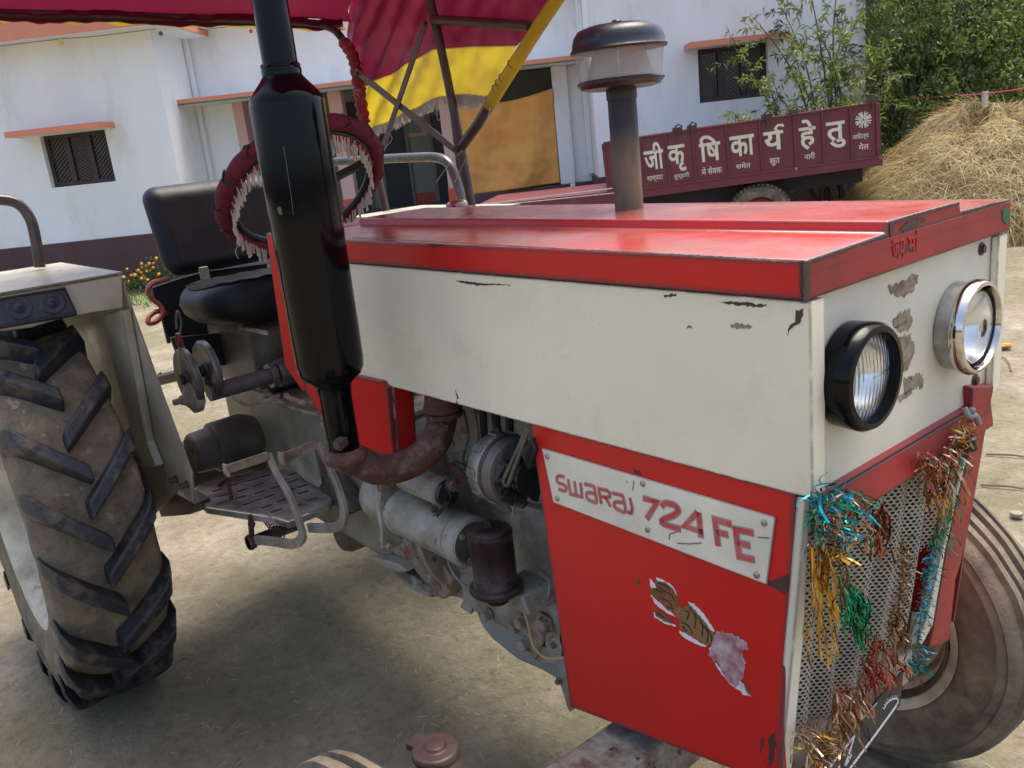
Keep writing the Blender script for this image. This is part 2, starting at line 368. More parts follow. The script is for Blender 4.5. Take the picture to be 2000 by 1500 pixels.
def world_of(o):
    m = Matrix.Identity(4)
    while o is not None:
        m = (Matrix.Translation(o.location) @ o.rotation_euler.to_matrix().to_4x4()) @ m
        o = o.parent
    return m

class MB:
    def __init__(self):
        self.v, self.f = [], []
    def add(self, vs, fs):
        n = len(self.v)
        self.v += [Vector(p) for p in vs]
        self.f += [tuple(i + n for i in q) for q in fs]
        return self
    def box(self, a, b):
        x0, x1 = sorted((a[0], b[0])); y0, y1 = sorted((a[1], b[1])); z0, z1 = sorted((a[2], b[2]))
        v = [(x0, y0, z0), (x1, y0, z0), (x1, y1, z0), (x0, y1, z0), (x0, y0, z1), (x1, y0, z1), (x1, y1, z1), (x0, y1, z1)]
        return self.add(v, [(0, 3, 2, 1), (4, 5, 6, 7), (0, 1, 5, 4), (1, 2, 6, 5), (2, 3, 7, 6), (3, 0, 4, 7)])
    def hexa(self, lo, hi):
        """two quads (four points each, same winding) joined to a solid"""
        return self.add(list(lo) + list(hi), [(0, 3, 2, 1), (4, 5, 6, 7), (0, 1, 5, 4), (1, 2, 6, 5), (2, 3, 7, 6), (3, 0, 4, 7)])
    def prism(self, pts, off):
        n = len(pts); off = Vector(off)
        a = [Vector(p) for p in pts]
        return self.add(a + [p + off for p in a], [tuple(range(n))[::-1], tuple(range(n, 2 * n))] + [(i, (i + 1) % n, n + (i + 1) % n, n + i) for i in range(n)])
    def frame_bar(self, p, q, w, t, up=(0, 0, 1)):
        """flat bar from p to q; w along up, t across"""
        p, q, up = Vector(p), Vector(q), Vector(up)
        d = (q - p).normalized()
        s = d.cross(up).normalized()
        u = s.cross(d).normalized()
        c = [(s * (t / 2) * i + u * (w / 2) * j) for i, j in ((-1, -1), (1, -1), (1, 1), (-1, 1))]
        return self.hexa([p + k for k in c], [q + k for k in c])
    def tube(self, path, r, seg=12, caps=True, closed=False):
        path = [Vector(p) for p in path]
        n = len(path)
        rs = r if isinstance(r, (list, tuple)) else [r] * n
        vs, fs = [], []
        prev = None
        for i, p in enumerate(path):
            if closed: d = path[(i + 1) % n] - path[i - 1]
            else: d = path[min(i + 1, n - 1)] - path[max(i - 1, 0)]
            if d.length < 1e-9: d = Vector((0, 0, 1))
            d.normalize()
            if prev is None:
                a = Vector((0, 0, 1)) if abs(d.z) < 0.9 else Vector((1, 0, 0))
                s = d.cross(a).normalized()
            else:
                s = (prev - d * prev.dot(d))
                s = s.normalized() if s.length > 1e-6 else d.orthogonal().normalized()
            prev = s
            u = d.cross(s)
            for k in range(seg):
                t = 2 * pi * k / seg
                vs.append(p + (s * cos(t) + u * sin(t)) * rs[i])
        m = n if closed else n - 1
        for i in range(m):
            for k in range(seg):
                a, b_ = i * seg + k, i * seg + (k + 1) % seg
                c, d_ = ((i + 1) % n) * seg + (k + 1) % seg, ((i + 1) % n) * seg + k
                fs.append((a, b_, c, d_))
        if caps and not closed:
            fs.append(tuple(range(seg))[::-1]); fs.append(tuple((n - 1) * seg + k for k in range(seg)))
        return self.add(vs, fs)
    def lathe(self, prof, org, axis, seg=32, caps=True):
        """prof: (radius, distance along axis)"""
        org, axis = Vector(org), Vector(axis).normalized()
        s = axis.orthogonal().normalized(); u = axis.cross(s)
        vs, fs = [], []
        for r, h in prof:
            for k in range(seg):
                t = 2 * pi * k / seg
                vs.append(org + axis * h + (s * cos(t) + u * sin(t)) * max(r, 1e-5))
        for i in range(len(prof) - 1):
            for k in range(seg):
                fs.append((i * seg + k, i * seg + (k + 1) % seg, (i + 1) * seg + (k + 1) % seg, (i + 1) * seg + k))
        if caps:
            if prof[0][0] > 1e-4: fs.append(tuple(range(seg))[::-1])
            if prof[-1][0] > 1e-4: fs.append(tuple((len(prof) - 1) * seg + k for k in range(seg)))
        return self.add(vs, fs)
    def bolt(self, p, axis, r=0.008, h=0.006):
        return self.lathe([(r * 1.35, 0), (r * 1.35, h * 0.25), (r, h * 0.25), (r * 0.95, h)], p, axis, 6)
    def grid(self, fn, nu, nv):
        vs = [fn(i / nu, j / nv) for j in range(nv + 1) for i in range(nu + 1)]
        fs = [(j * (nu + 1) + i, j * (nu + 1) + i + 1, (j + 1) * (nu + 1) + i + 1, (j + 1) * (nu + 1) + i) for j in range(nv) for i in range(nu)]
        return self.add(vs, fs)
    def build(self, name, m, parent=None, bevel=0, seg=2, smooth=40, loc=None, solid=0, sub=0, orient=True):
        me = bpy.data.meshes.new(name)
        inv = world_of(parent).inverted() if parent else Matrix.Identity(4)
        if loc is not None and parent is None:
            inv = Matrix.Translation(-Vector(loc))
        me.from_pydata([inv @ p for p in self.v], [], self.f)
        if orient:
            bm = bmesh.new(); bm.from_mesh(me)
            bmesh.ops.recalc_face_normals(bm, faces=bm.faces)
            bm.to_mesh(me); bm.free()
        ms = m if isinstance(m, (list, tuple)) else [m]
        for x in ms: me.materials.append(x)
        if smooth:
            me.polygons.foreach_set('use_smooth', [True] * len(me.polygons))
            me.set_sharp_from_angle(angle=radians(smooth))
        o = bpy.data.objects.new(name, me)
        if loc is not None and parent is None: o.location = loc
        COL.objects.link(o)
        o.parent = parent
        if solid:
            k = o.modifiers.new('solid', 'SOLIDIFY'); k.thickness = solid; k.offset = 0
        if bevel:
            k = o.modifiers.new('bevel', 'BEVEL'); k.width = bevel; k.segments = seg; k.limit_method = 'ANGLE'; k.angle_limit = radians(35)
        if sub:
            k = o.modifiers.new('sub', 'SUBSURF'); k.levels = sub; k.render_levels = sub
        return o

def dup(o, parent=None, name=None):
    c = o.copy(); COL.objects.link(c); c.parent = parent
    return c

def copy_tree(o, parent=None):
    c = dup(o, parent)
    for ch in [x for x in bpy.data.objects if x.parent == o and x != c]:
        copy_tree(ch, c)
    return c

def catmull(pts, n=8):
    pts = [Vector(p) for p in pts]
    out = []
    for i in range(len(pts) - 1):
        p0, p1, p2, p3 = pts[max(i - 1, 0)], pts[i], pts[i + 1], pts[min(i + 2, len(pts) - 1)]
        for k in range(n):
            t = k / n
            out.append(0.5 * ((2 * p1) + (p2 - p0) * t + (2 * p0 - 5 * p1 + 4 * p2 - p3) * t * t + (3 * p1 - p0 - 3 * p2 + p3) * t ** 3))
    out.append(pts[-1])
    return out

def ribbon(mb, pts, w, org, ex, ey, nrm, lift, thick=0.0006):
    """flat stroke of width w through 2D points, on a plane"""
    P = [Vector((p[0], p[1])) for p in pts]
    L_, R_ = [], []
    for i, p in enumerate(P):
        if i == 0: d = P[1] - P[0]; k = 1
        elif i == len(P) - 1: d = P[-1] - P[-2]; k = 1
        else:
            a, b_ = (P[i] - P[i - 1]).normalized(), (P[i + 1] - P[i]).normalized()
            d = a + b_
            if d.length < 1e-6: d = b_
            k = 1 / max(0.55, d.normalized().dot(b_))
        d = d.normalized(); n = Vector((-d.y, d.x)) * (w / 2) * k
        L_.append(p + n); R_.append(p - n)
    to = lambda q, z: org + ex * q.x + ey * q.y + nrm * z
    for i in range(len(P) - 1):
        lo = [to(q, lift - thick) for q in (L_[i], L_[i + 1], R_[i + 1], R_[i])]
        hi = [to(q, lift) for q in (L_[i], L_[i + 1], R_[i + 1], R_[i])]
        mb.hexa(lo, hi)

def blob(mb, pts, org, ex, ey, nrm, lift, thick=0.0005, rag=0.0, seed=0):
    """flat ragged patch inside an outline of 2D points"""
    rnd = random.Random(seed)
    out = []
    n = len(pts)
    for i in range(n):
        a, b_ = Vector(pts[i]), Vector(pts[(i + 1) % n])
        m = max(1, int((b_ - a).length / 0.004)) if rag else 1
        for k in range(m):
            q = a.lerp(b_, k / m)
            out.append(q + Vector((rnd.uniform(-rag, rag), rnd.uniform(-rag, rag))))
    P = [org + ex * q.x + ey * q.y + nrm * (lift - thick) for q in out]
    mb.prism(P, nrm * thick)

def lbuild(mb, name, m, parent, **k):
    """build from vertices already in the parent's own space"""
    W_ = world_of(parent)
    mb.v = [W_ @ p for p in mb.v]
    return mb.build(name, m, parent, **k)

def text_geo(body, bold=0.0, ext=0.0):
    cu = bpy.data.curves.new('lettering', 'FONT')
    cu.body = body
    cu.size = 1.0
    cu.offset = bold
    cu.extrude = ext
    cu.resolution_u = 3
    o = bpy.data.objects.new('lettering', cu)
    COL.objects.link(o)
    dg = bpy.context.evaluated_depsgraph_get()
    me = bpy.data.meshes.new_from_object(o.evaluated_get(dg))
    vs = [v.co.copy() for v in me.vertices]; fs = [tuple(p.vertices) for p in me.polygons]
    bpy.data.objects.remove(o); bpy.data.meshes.remove(me); bpy.data.curves.remove(cu)
    return vs, fs

def put_text(mb, body, x0, y0, x1, y1, to, bold=0.0):
    """lettering stretched into the box x0..x1, y0..y1; to(x, y, h) gives the point"""
    vs, fs = text_geo(body, bold, 0.5)
    if not vs: return
    ax, bx = min(v.x for v in vs), max(v.x for v in vs)
    ay, by = min(v.y for v in vs), max(v.y for v in vs)
    mb.add([to(x0 + (v.x - ax) / (bx - ax) * (x1 - x0), y0 + (v.y - ay) / (by - ay) * (y1 - y0), 1 if v.z > 0 else 0) for v in vs], fs)

# ================================================================== GROUND
g = MB()
def gz(x, y):
    return 0.0
g.grid(lambda a, b_: Vector((-60 + 120 * a, -50 + 120 * b_, 0)), 6, 6)
gr = g.build('ground', M['ground'], smooth=0)
gr['kind'] = 'structure'

# ================================================================== HOUSE
HO = Vector((CAM.x, CAM.y, 0)) + BN * 12
house = empty('farmhouse', HO, YB)
tag(house, 'single storey white farmhouse with salmon ledges and maroon base across the yard', 'house')
def hp(px, py, y=0.0):
    s, z = onb(px, py, 12 + y)
    return s, z

def wall_holes(mb, x0, x1, z0, z1, y0, y1, holes):
    xs = sorted({x0, x1, *[h[0] for h in holes], *[h[1] for h in holes]})
    zs = sorted({z0, z1, *[h[2] for h in holes], *[h[3] for h in holes]})
    for i in range(len(xs) - 1):
        for j in range(len(zs) - 1):
            cx, cz = (xs[i] + xs[i + 1]) / 2, (zs[j] + zs[j + 1]) / 2
            if any(h[0] < cx < h[1] and h[2] < cz < h[3] for h in holes): continue
            mb.box((xs[i], y0, zs[j]), (xs[i + 1], y1, zs[j + 1]))
    return mb

SC = hp(322, 210)[0]                       # right corner of the left wing
wl = [hp(77, 268), hp(204, 251), hp(101.5, 367.5), hp(225.7, 353.5)]
LW = ((wl[0][0] + wl[2][0]) / 2, (wl[1][0] + wl[3][0]) / 2, (wl[2][1] + wl[3][1]) / 2, (wl[0][1] + wl[1][1]) / 2)
wr = [hp(1363.5, 96), hp(1500, 82), hp(1366, 201.6), hp(1500, 187)]
RW = ((wr[0][0] + wr[2][0]) / 2, (wr[1][0] + wr[3][0]) / 2, (wr[2][1] + wr[3][1]) / 2, (wr[0][1] + wr[1][1]) / 2)
DZ = hp(150, 471)[1]                       # top of the dado
ROOF = 3.32
SR = hp(1158, 180)[0]                      # left corner of the right wing
SE = hp(1690, 150)[0]                      # right end of the house
PB, BB = 1.15, 3.4                         # recess wall and verandah back wall behind the wing fronts

w = MB(); wall_holes(w, -11, SC, DZ, ROOF, 0, 6, [])
w = MB(); wall_holes(w, -11, SC, DZ, ROOF, 0, 0.25, [LW]); w.box((SC - 0.25, 0.2502, DZ), (SC, 6, ROOF))
lbuild(w, 'wall', M['wall'], house, smooth=0)
w = MB(); w.box((-11, -0.03, 0), (SC + 0.03, 6, DZ)); lbuild(w, 'dado', M['dado'], house, smooth=0, bevel=0.01)
w = MB(); wall_holes(w, SR, SE, DZ, 3.9, 0, 0.25, [RW]); w.box((SR, 0.2502, DZ), (SR + 0.25, 6, 3.9)); w.box((SE - 0.25, 0.2502, DZ), (SE, 8, 3.9))
lbuild(w, 'wall', M['wall'], house, smooth=0)
DZR = hp(1172, 346)[1]
w = MB(); w.box((SR - 0.03, -0.03, 0), (SE + 0.03, 6, DZR)); lbuild(w, 'dado', M['dado'], house, smooth=0, bevel=0.01)

def window(r, name_slats=9):
    x0, x1, z0, z1 = r
    f = MB()
    t = 0.05
    f.box((x0, 0.09, z0), (x0 + t, 0.16, z1)); f.box((x1 - t, 0.09, z0), (x1, 0.16, z1))
    f.box((x0 + t, 0.09, z1 - t), (x1 - t, 0.16, z1)); f.box((x0 + t, 0.09, z0), (x1 - t, 0.16, z0 + t))
    wx = (x1 - x0) / 3
    for k in (1, 2): f.box((x0 + wx * k - 0.035, 0.085, z0 + t), (x0 + wx * k + 0.035, 0.155, z1 - t))
    fo = lbuild(f, 'window', M['wood_dark'], house, smooth=0, bevel=0.004)
    for k in range(3):
        a, b_ = x0 + wx * k + 0.05, x0 + wx * (k + 1) - 0.05
        p = MB(); p.box((a - 0.01, 0.13, z0 + 0.05), (b_ + 0.01, 0.14, z1 - 0.05))
        lbuild(p, 'pane', M['pane'], fo, smooth=0)
        s = MB()
        H = z1 - z0 - 0.1
        n = 11
        for j in range(-3, n):
            za = z0 + 0.05 + H * j / n; zb = za + (b_ - a) * 0.9
            if k % 2: za, zb = zb, za
            q, w2 = (a, za), (b_, zb)
            lo, hi = z0 + 0.05, z1 - 0.05
            P, Q = Vector((a, 0, za)), Vector((b_, 0, zb))
            d = Q - P
            t0, t1 = 0.0, 1.0
            for lim, sg in ((lo, 1), (hi, -1)):
                fa, fb = (P.z - lim) * sg, (Q.z - lim) * sg
                if fa < 0 and fb < 0: t0 = 2
                elif fa < 0: t0 = max(t0, fa / (fa - fb))
                elif fb < 0: t1 = min(t1, fa / (fa - fb))
            if t0 >= t1: continue
            A, B_ = P + d * t0, P + d * t1
            s.frame_bar((A.x, 0.118, A.z), (B_.x, 0.118, B_.z), 0.014, 0.012, (0, 1, 0))
        o = lbuild(s, 'lattice', M['bar_brown'], fo, smooth=0); o['kind'] = 'stuff'
window(LW); window(RW)
# dark sheets standing in for the room darkness behind the windows
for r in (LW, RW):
    b_ = MB(); b_.box((r[0] - 0.02, 0.26, r[2] - 0.02), (r[1] + 0.02, 0.30, r[3] + 0.02)); lbuild(b_, 'room_dark_sheet', M['door'], house, smooth=0)

def ledge(x0, x1, zt, zb, y0, y1, name='window_ledge'):
    s = MB(); s.box((x0, y0 + 0.02, zb + 0.004), (x1, y1, zt - 0.004))
    o = lbuild(s, name, M['wall'], house, smooth=0)
    f = MB(); f.box((x0 - 0.01, y0, zb), (x1 + 0.01, y0 + 0.018, zt)); f.box((x0 - 0.012, y0 + 0.018, zb), (x0 - 0.002, y1 - 0.002, zt)); f.box((x1 + 0.002, y0 + 0.018, zb), (x1 + 0.012, y1 - 0.002, zt))
    f.box((x0, y0 + 0.019, zt - 0.003), (x1, y1, zt + 0.004))
    lbuild(f, 'ledge_trim', M['orange_trim'], o, smooth=0)
    return o
a0, a1 = hp(10, 265, -0.42), hp(192, 241, -0.42)
ledge(a0[0], a1[0], a0[1] + 0.04, a0[1] - 0.03, -0.42, 0.0)
a0, a1 = hp(1341, 92, -0.40), hp(1541, 65, -0.40)
ledge(a0[0] + 0.05, a1[0], a0[1] + 0.05, a0[1] - 0.02, -0.40, 0.0)

# recess wall over the verandah and its ledge
ZS = hp(725, 160, 0.45)[1]                 # underside of the long ledge
xa, xb = hp(329, 206, 0.45)[0], hp(1140, 110, 0.45)[0]
w = MB(); w.box((SC, PB, ZS + 0.02), (SR, PB + 0.25, 4.1)); lbuild(w, 'wall', M['wall'], house, smooth=0)
s = MB(); s.box((xa, 0.47, ZS - 0.02), (xb, PB, ZS + 0.045)); lo_ = lbuild(s, 'long_ledge', M['wall'], house, smooth=0)
s = MB(); s.box((xa, 0.45, ZS - 0.005), (xb, 0.468, ZS + 0.05)); lbuild(s, 'ledge_trim', M['orange_trim'], lo_, smooth=0)
s = MB(); s.box((xa, 0.45, ZS - 0.025), (xb, 0.467, ZS - 0.007)); lbuild(s, 'ledge_stripe', M['green_trim'], lo_, smooth=0)
# left part of the recess wall, white, with a pink jamb
xj0, xj1 = hp(455, 215, PB)[0], hp(475, 215, PB)[0]
w = MB(); w.box((SC, PB + 0.002, 0), (xj0, PB + 0.248, ZS - 0.021)); lbuild(w, 'wall', M['wall'], house, smooth=0)
w = MB(); w.box((xj0, PB - 0.01, 0), (xj1, PB + 0.26, ZS - 0.022)); lbuild(w, 'door_jamb', M['pink'], house, smooth=0, bevel=0.006)
# white pier beside the cloth and the stub wall to the right wing
xq0, xq1 = hp(1093, 300, PB)[0], hp(1111, 300, PB)[0]
DP = hp(1000, 370, PB)[1]                  # top of the verandah plinth
w = MB(); w.box((xq0 - 0.02, PB - 0.06, DP), (xq1 + 0.06, PB + 0.3, ZS - 0.021)); w.box((xq1 + 0.0602, PB + 0.03, DP), (SR, PB + 0.25, ZS - 0.022))
lbuild(w, 'pillar', M['wall'], house, smooth=0, bevel=0.01)
w = MB(); w.box((xq1 - 0.02, PB - 0.12, 0), (xq1 + 0.05, PB - 0.062, DP)); w.box((SR - 0.08, PB - 0.1, DZR), (SR, PB + 0.02, 3.9))
lbuild(w, 'buttress', M['wall'], house, smooth=0, bevel=0.01)
# pink pillars
for (pxa, pxb, py) in ((638, 665, 183), (863, 884, 260)):
    xp0, xp1 = hp(pxa, py, PB)[0], hp(pxb, py, PB)[0]
    w = MB(); w.box((xp0, PB, 0.0), (xp1, PB + 0.25, ZS - 0.021)); po = lbuild(w, 'pillar', M['pink'], house, smooth=0, bevel=0.012)
    w = MB(); w.box((xp0 - 0.01, PB - 0.01, 0.0), (xp1 + 0.01, PB + 0.26, hp(690, 392, PB)[1] + 0.03)); lbuild(w, 'pillar_foot', M['skirt'], po, smooth=0, bevel=0.006)
# verandah: floor, plinth, back wall, doors
zf = hp(780, 395, BB)[1]
w = MB(); w.box((SC, PB - 0.25, 0), (hp(915, 400, PB)[0], BB + 0.3, zf - 0.06)); lbuild(w, 'verandah_floor', M['concrete'], house, smooth=0, bevel=0.01)
w = MB(); w.box((hp(905, 400, PB)[0], PB - 0.10, 0), (SR - 0.001, PB + 0.5, DP)); w.box((hp(905, 400, PB)[0], -0.02, 0), (SR - 0.001, PB - 0.101, DP * 0.72)); lbuild(w, 'plinth', M['dado'], house, smooth=0, bevel=0.012)
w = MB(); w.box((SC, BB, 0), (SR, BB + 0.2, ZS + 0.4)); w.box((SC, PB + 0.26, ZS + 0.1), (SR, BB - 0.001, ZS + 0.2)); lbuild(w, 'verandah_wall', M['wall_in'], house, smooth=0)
for (pl, pr, pt, pb_) in ((752, 800, 265, 400), (852, 882, 250, 386), (480, 520, 260, 430), (672, 712, 200, 400)):
    d0, d1 = hp(pl, (pt + pb_) / 2, BB)[0], hp(pr, (pt + pb_) / 2, BB)[0]
    zt = hp((pl + pr) / 2, pt, BB)[1]
    w = MB(); w.box((d0, BB - 0.05, zf - 0.06), (d1, BB - 0.012, max(zt, 1.9)))
    do = lbuild(w, 'door', M['door'], house, smooth=0, bevel=0.005)
    w = MB(); w.box((d1 + 0.002, BB - 0.06, zf - 0.06), (d1 + 0.05, BB - 0.012, max(zt, 1.9) + 0.05)); w.box((d0 - 0.05, BB - 0.06, zf - 0.06), (d0 - 0.002, BB - 0.012, max(zt, 1.9) + 0.05)); lbuild(w, 'door_frame', M['concrete'], do, smooth=0)
s0, s1 = hp(795, 380, BB)[0], hp(856, 380, BB)[0]
w = MB(); w.box((s0 + 0.06, BB - 0.03, zf - 0.06), (s1 - 0.06, BB - 0.004, zf + 0.12)); lbuild(w, 'skirting', M['skirt'], house, smooth=0)
p0, p1 = hp(786, 270, BB), hp(832, 240, BB)
w = MB(); w.box((p0[0], BB - 0.03, p0[1]), (p0[0] + 0.1, BB - 0.004, p1[1])); w.box((p1[0] - 0.1, BB - 0.03, p0[1]), (p1[0], BB - 0.004, p1[1])); w.box((p0[0] + 0.1, BB - 0.03, p0[1]), (p1[0] - 0.1, BB - 0.004, p0[1] + 0.06)); lbuild(w, 'wall_niche_frame', M['pink'], house, smooth=0)
# roof slabs with salmon fascia
def roof(x0, x1, y0, y1, z):
    s = MB(); s.box((x0, y0 + 0.02, z), (x1, y1, z + 0.14)); o = lbuild(s, 'roof_slab', M['wall'], house, smooth=0)
    f = MB(); f.box((x0 - 0.0, y0, z + 0.012), (x1 + 0.02, y0 + 0.018, z + 0.22)); f.box((x1 + 0.002, y0 + 0.02, z + 0.012), (x1 + 0.02, y1, z + 0.22)); lbuild(f, 'fascia', M['orange_trim'], o, smooth=0)
roof(-11, SC + 0.35, -0.45, 6, hp(147, 66, -0.45)[1])
zr = hp(450, 46, PB - 0.4)[1]
s = MB(); s.box((SC + 0.38, PB - 0.35, zr), (SR, 6, zr + 0.14)); o = lbuild(s, 'roof_slab', M['wall'], house, smooth=0)
s = MB(); s.box((SC + 0.38, PB - 0.37, zr + 0.01), (SR, PB - 0.352, zr + 0.2)); lbuild(s, 'fascia', M['orange_trim'], o, smooth=0)
roof(SR - 0.05, SE + 0.4, -0.45, 8, 3.9)
# drainpipes
def pipe(px0, py0, px1, py1, yy, z0):
    s0 = (hp(px0, py0, yy)[0] + hp(px1, py1, yy)[0]) / 2
    s = MB(); s.tube([(s0, yy, z0), (s0, yy, 3.3)], 0.045, 12)
    o = lbuild(s, 'drainpipe', M['pvc'], house)
    for z in (0.9, 1.9, 2.9):
        c_ = MB(); c_.lathe([(0.052, -0.03), (0.055, 0), (0.052, 0.03)], (s0, yy, z), (0, 0, 1), 12); lbuild(c_, 'pipe_collar', M['pvc'], o)
pipe(362, 80, 412, 345, PB - 0.06, 0.0)

# hanging cloth between the pillars
cl = [hp(892, 204, PB - 0.1), hp(1079, 172, PB - 0.1), hp(1094, 357, PB - 0.1), hp(925, 380, PB - 0.1)]
def clothp(a, b_):
    xl = cl[0][0] + (cl[3][0] - cl[0][0]) * b_; xr = cl[1][0] + (cl[2][0] - cl[1][0]) * b_
    zt = cl[0][1] * (1 - a) + cl[1][1] * a - 0.07 * 4 * a * (1 - a)
    zb = cl[3][1] * (1 - a) + cl[2][1] * a
    x = xl + (xr - xl) * a; z = zt + (zb - zt) * b_
    wv = 0.06 * sin(a * 9 + 3 * b_) + 0.05 * noise.noise(Vector((a * 3 + b_ * 2, b_ * 3 - a * 2, 9))) + 0.03 * sin(a * 17 - 5 * b_ + 1) * (1 - b_) + 0.03 * noise.noise(Vector((a * 5, b_ * 5, 1))) + 0.02 * noise.noise(Vector((a * 14, b_ * 11, 4)))
    return Vector((x, PB - 0.10 - wv, z))
c = MB(); c.grid(clothp, 60, 44)
c.v = [world_of(house) @ p for p in c.v]
o = c.build('hanging_cloth', M['cloth_orange'], smooth=180, loc=(HO + BU * cl[0][0] + BN * PB), solid=0.003)
tag(o, 'ochre orange cloth hung across the verandah bay between pink pillar and white pier', 'cloth')

# string of coloured bulbs under the eaves
zb = hp(147, 90, -0.30)
s = MB()
pts = [hp(0, 90, -0.3), hp(120, 76, -0.3), hp(185, 71, -0.3), hp(290, 58, -0.3), hp(305, 56, -0.3)]
s.tube(catmull([(p[0], -0.3, p[1]) for p in pts], 6), 0.006, 5)
s.v = [world_of(house) @ p for p in s.v]
o = s.build('bulb_wire', M['concrete'], loc=world_of(house) @ Vector((pts[0][0], -0.3, pts[0][1])))
tag(o, 'thin grey wire strung along the eaves of the left wing', 'wire')
s = MB()
pts = [hp(340, 64, PB - 0.3), hp(420, 55, PB - 0.3), hp(490, 50, PB - 0.3)]
s.tube(catmull([(p[0], PB - 0.3, p[1]) for p in pts], 6), 0.006, 5)
s.v = [world_of(house) @ p for p in s.v]
o = s.build('bulb_wire', M['concrete'], loc=world_of(house) @ Vector((pts[0][0], PB - 0.3, pts[0][1])))
tag(o, 'thin grey wire strung under the recessed roof left of the muffler', 'wire')
for (px, py, cn, yy) in ((119, 84, 'yellow', -0.3), (314, 65, 'blue', 0.0), (490, 60, 'red', PB - 0.3)):
    p = hp(px, py, yy)
    P = world_of(house) @ Vector((p[0], yy, p[1]))
    e = empty('coloured_bulb', P)
    tag(e, {'yellow': 'small yellow bulb hanging from the eaves above the shuttered window', 'blue': 'small blue-grey bulb hanging at the corner of the left wing', 'red': 'small red bulb hanging under the roof just left of the muffler pipe'}[cn], 'light bulb', 'coloured bulbs along the eaves')
    b_ = MB(); b_.lathe([(0.002, -0.034), (0.016, -0.03), (0.026, -0.015), (0.026, 0), (0.015, 0.018), (0.012, 0.022)], P, (0, 0, 1), 12); b_.build('bulb_glass', M['bulb'][cn], e)
    b_ = MB(); b_.lathe([(0.014, 0.0225), (0.014, 0.05), (0.004, 0.056), (0.003, 0.10)], P, (0, 0, 1), 10); b_.build('bulb_holder', M['pvc'], e)

# ================================================================== VEGETATION
def leaf(mb, p, d, n, L_, w_):
    """one folded leaf: two quads"""
    d = d.normalized()
    s = d.cross(n)
    if s.length < 1e-4: s = d.orthogonal()
    s = s.normalized() * w_ / 2
    up = s.cross(d).normalized() * w_ * 0.15
    a, m1, t = p, p + d * L_ * 0.5, p + d * L_ - Vector((0, 0, L_ * 0.15))
    mb.v += [a, m1 + s + up, t, m1 - s + up, m1]
    k = len(mb.v) - 5
    mb.f += [(k, k + 4, k + 1), (k + 4, k + 2, k + 1), (k, k + 3, k + 4), (k + 4, k + 3, k + 2)]

def rv(r=1.0):
    return Vector((random.gauss(0, 1), random.gauss(0, 1), random.gauss(0, 1))).normalized() * r

def stem_shrub(name, base, tips, lab, cat, mats, twigs=16, lpt=16, ll=0.075, lw=0.018, group=None):
    e = empty(name, base)
    tag(e, lab, cat, group)
    st = MB(); leaves = [MB() for _ in mats]
    for T in tips:
        B0 = base + Vector((random.uniform(-.18, .18), random.uniform(-.18, .18), 0))
        mid = B0.lerp(T, 0.5) + Vector((0, 0, (T.z - B0.z) * 0.15)) + rv(0.12)
        path = catmull([B0, mid, T], 10)
        n = len(path)
        st.tube(path, [0.016 * (1 - i / n) + 0.003 for i in range(n)], 5)
        for k in range(twigs):
            i = int(n * (0.30 + 0.70 * random.random()) * 0.999)
            p = path[min(i, n - 1)]
            d = (rv() + Vector((0, 0, 0.3)) + (T - B0).normalized() * 0.5).normalized()
            L_ = random.uniform(0.18, 0.45)
            tw = [p + d * L_ * j / 4 + Vector((0, 0, -0.10 * (j / 4) ** 2)) for j in range(5)]
            st.tube(tw, 0.003, 3, caps=False)
            mi = 0 if random.random() < 0.45 else random.randrange(len(mats))
            for q in range(lpt):
                t = random.uniform(0.15, 1.05)
                pp = p + d * L_ * t + Vector((0, 0, -0.10 * t * t))
                leaf(leaves[mi], pp, (d * 0.6 + rv(0.8) + Vector((0, 0, -0.35))), rv(), ll * random.uniform(0.6, 1.3), lw)
    st.build('stems', M['bark'], e, smooth=0, orient=False)
    for lm, mm in zip(leaves, mats):
        if lm.v: lm.build('foliage', M[mm], e, smooth=0, orient=False)
    return e

def bt(px, py, d): return far(px, py, d)
B0 = far(1640, 320, 10.3); B0.z = 0
tips = [bt(x, y, d) for x, y, d in ((1435, 92, 10.2), (1478, 40, 10.3), (1470, 150, 10.0), (1452, 236, 9.9), (1510, 196, 9.9), (1530, 20, 10.6), (1552, 110, 10.2), (1580, -30, 10.7), (1600, 60, 10.3), (1618, 150, 10.1),
                                   (1640, -60, 10.6), (1655, 40, 10.2), (1670, 130, 10.1), (1700, -20, 10.6), (1712, 80, 10.2), (1740, 150, 10.1), (1560, 215, 9.9), (1690, 200, 10.0))]
stem_shrub('feathery_shrub', B0, tips, 'tall feathery light green shrub in front of the right window, behind the trailer', 'shrub', ['leaf_a', 'leaf_b', 'leaf_c'], 15, 15, 0.10, 0.024)

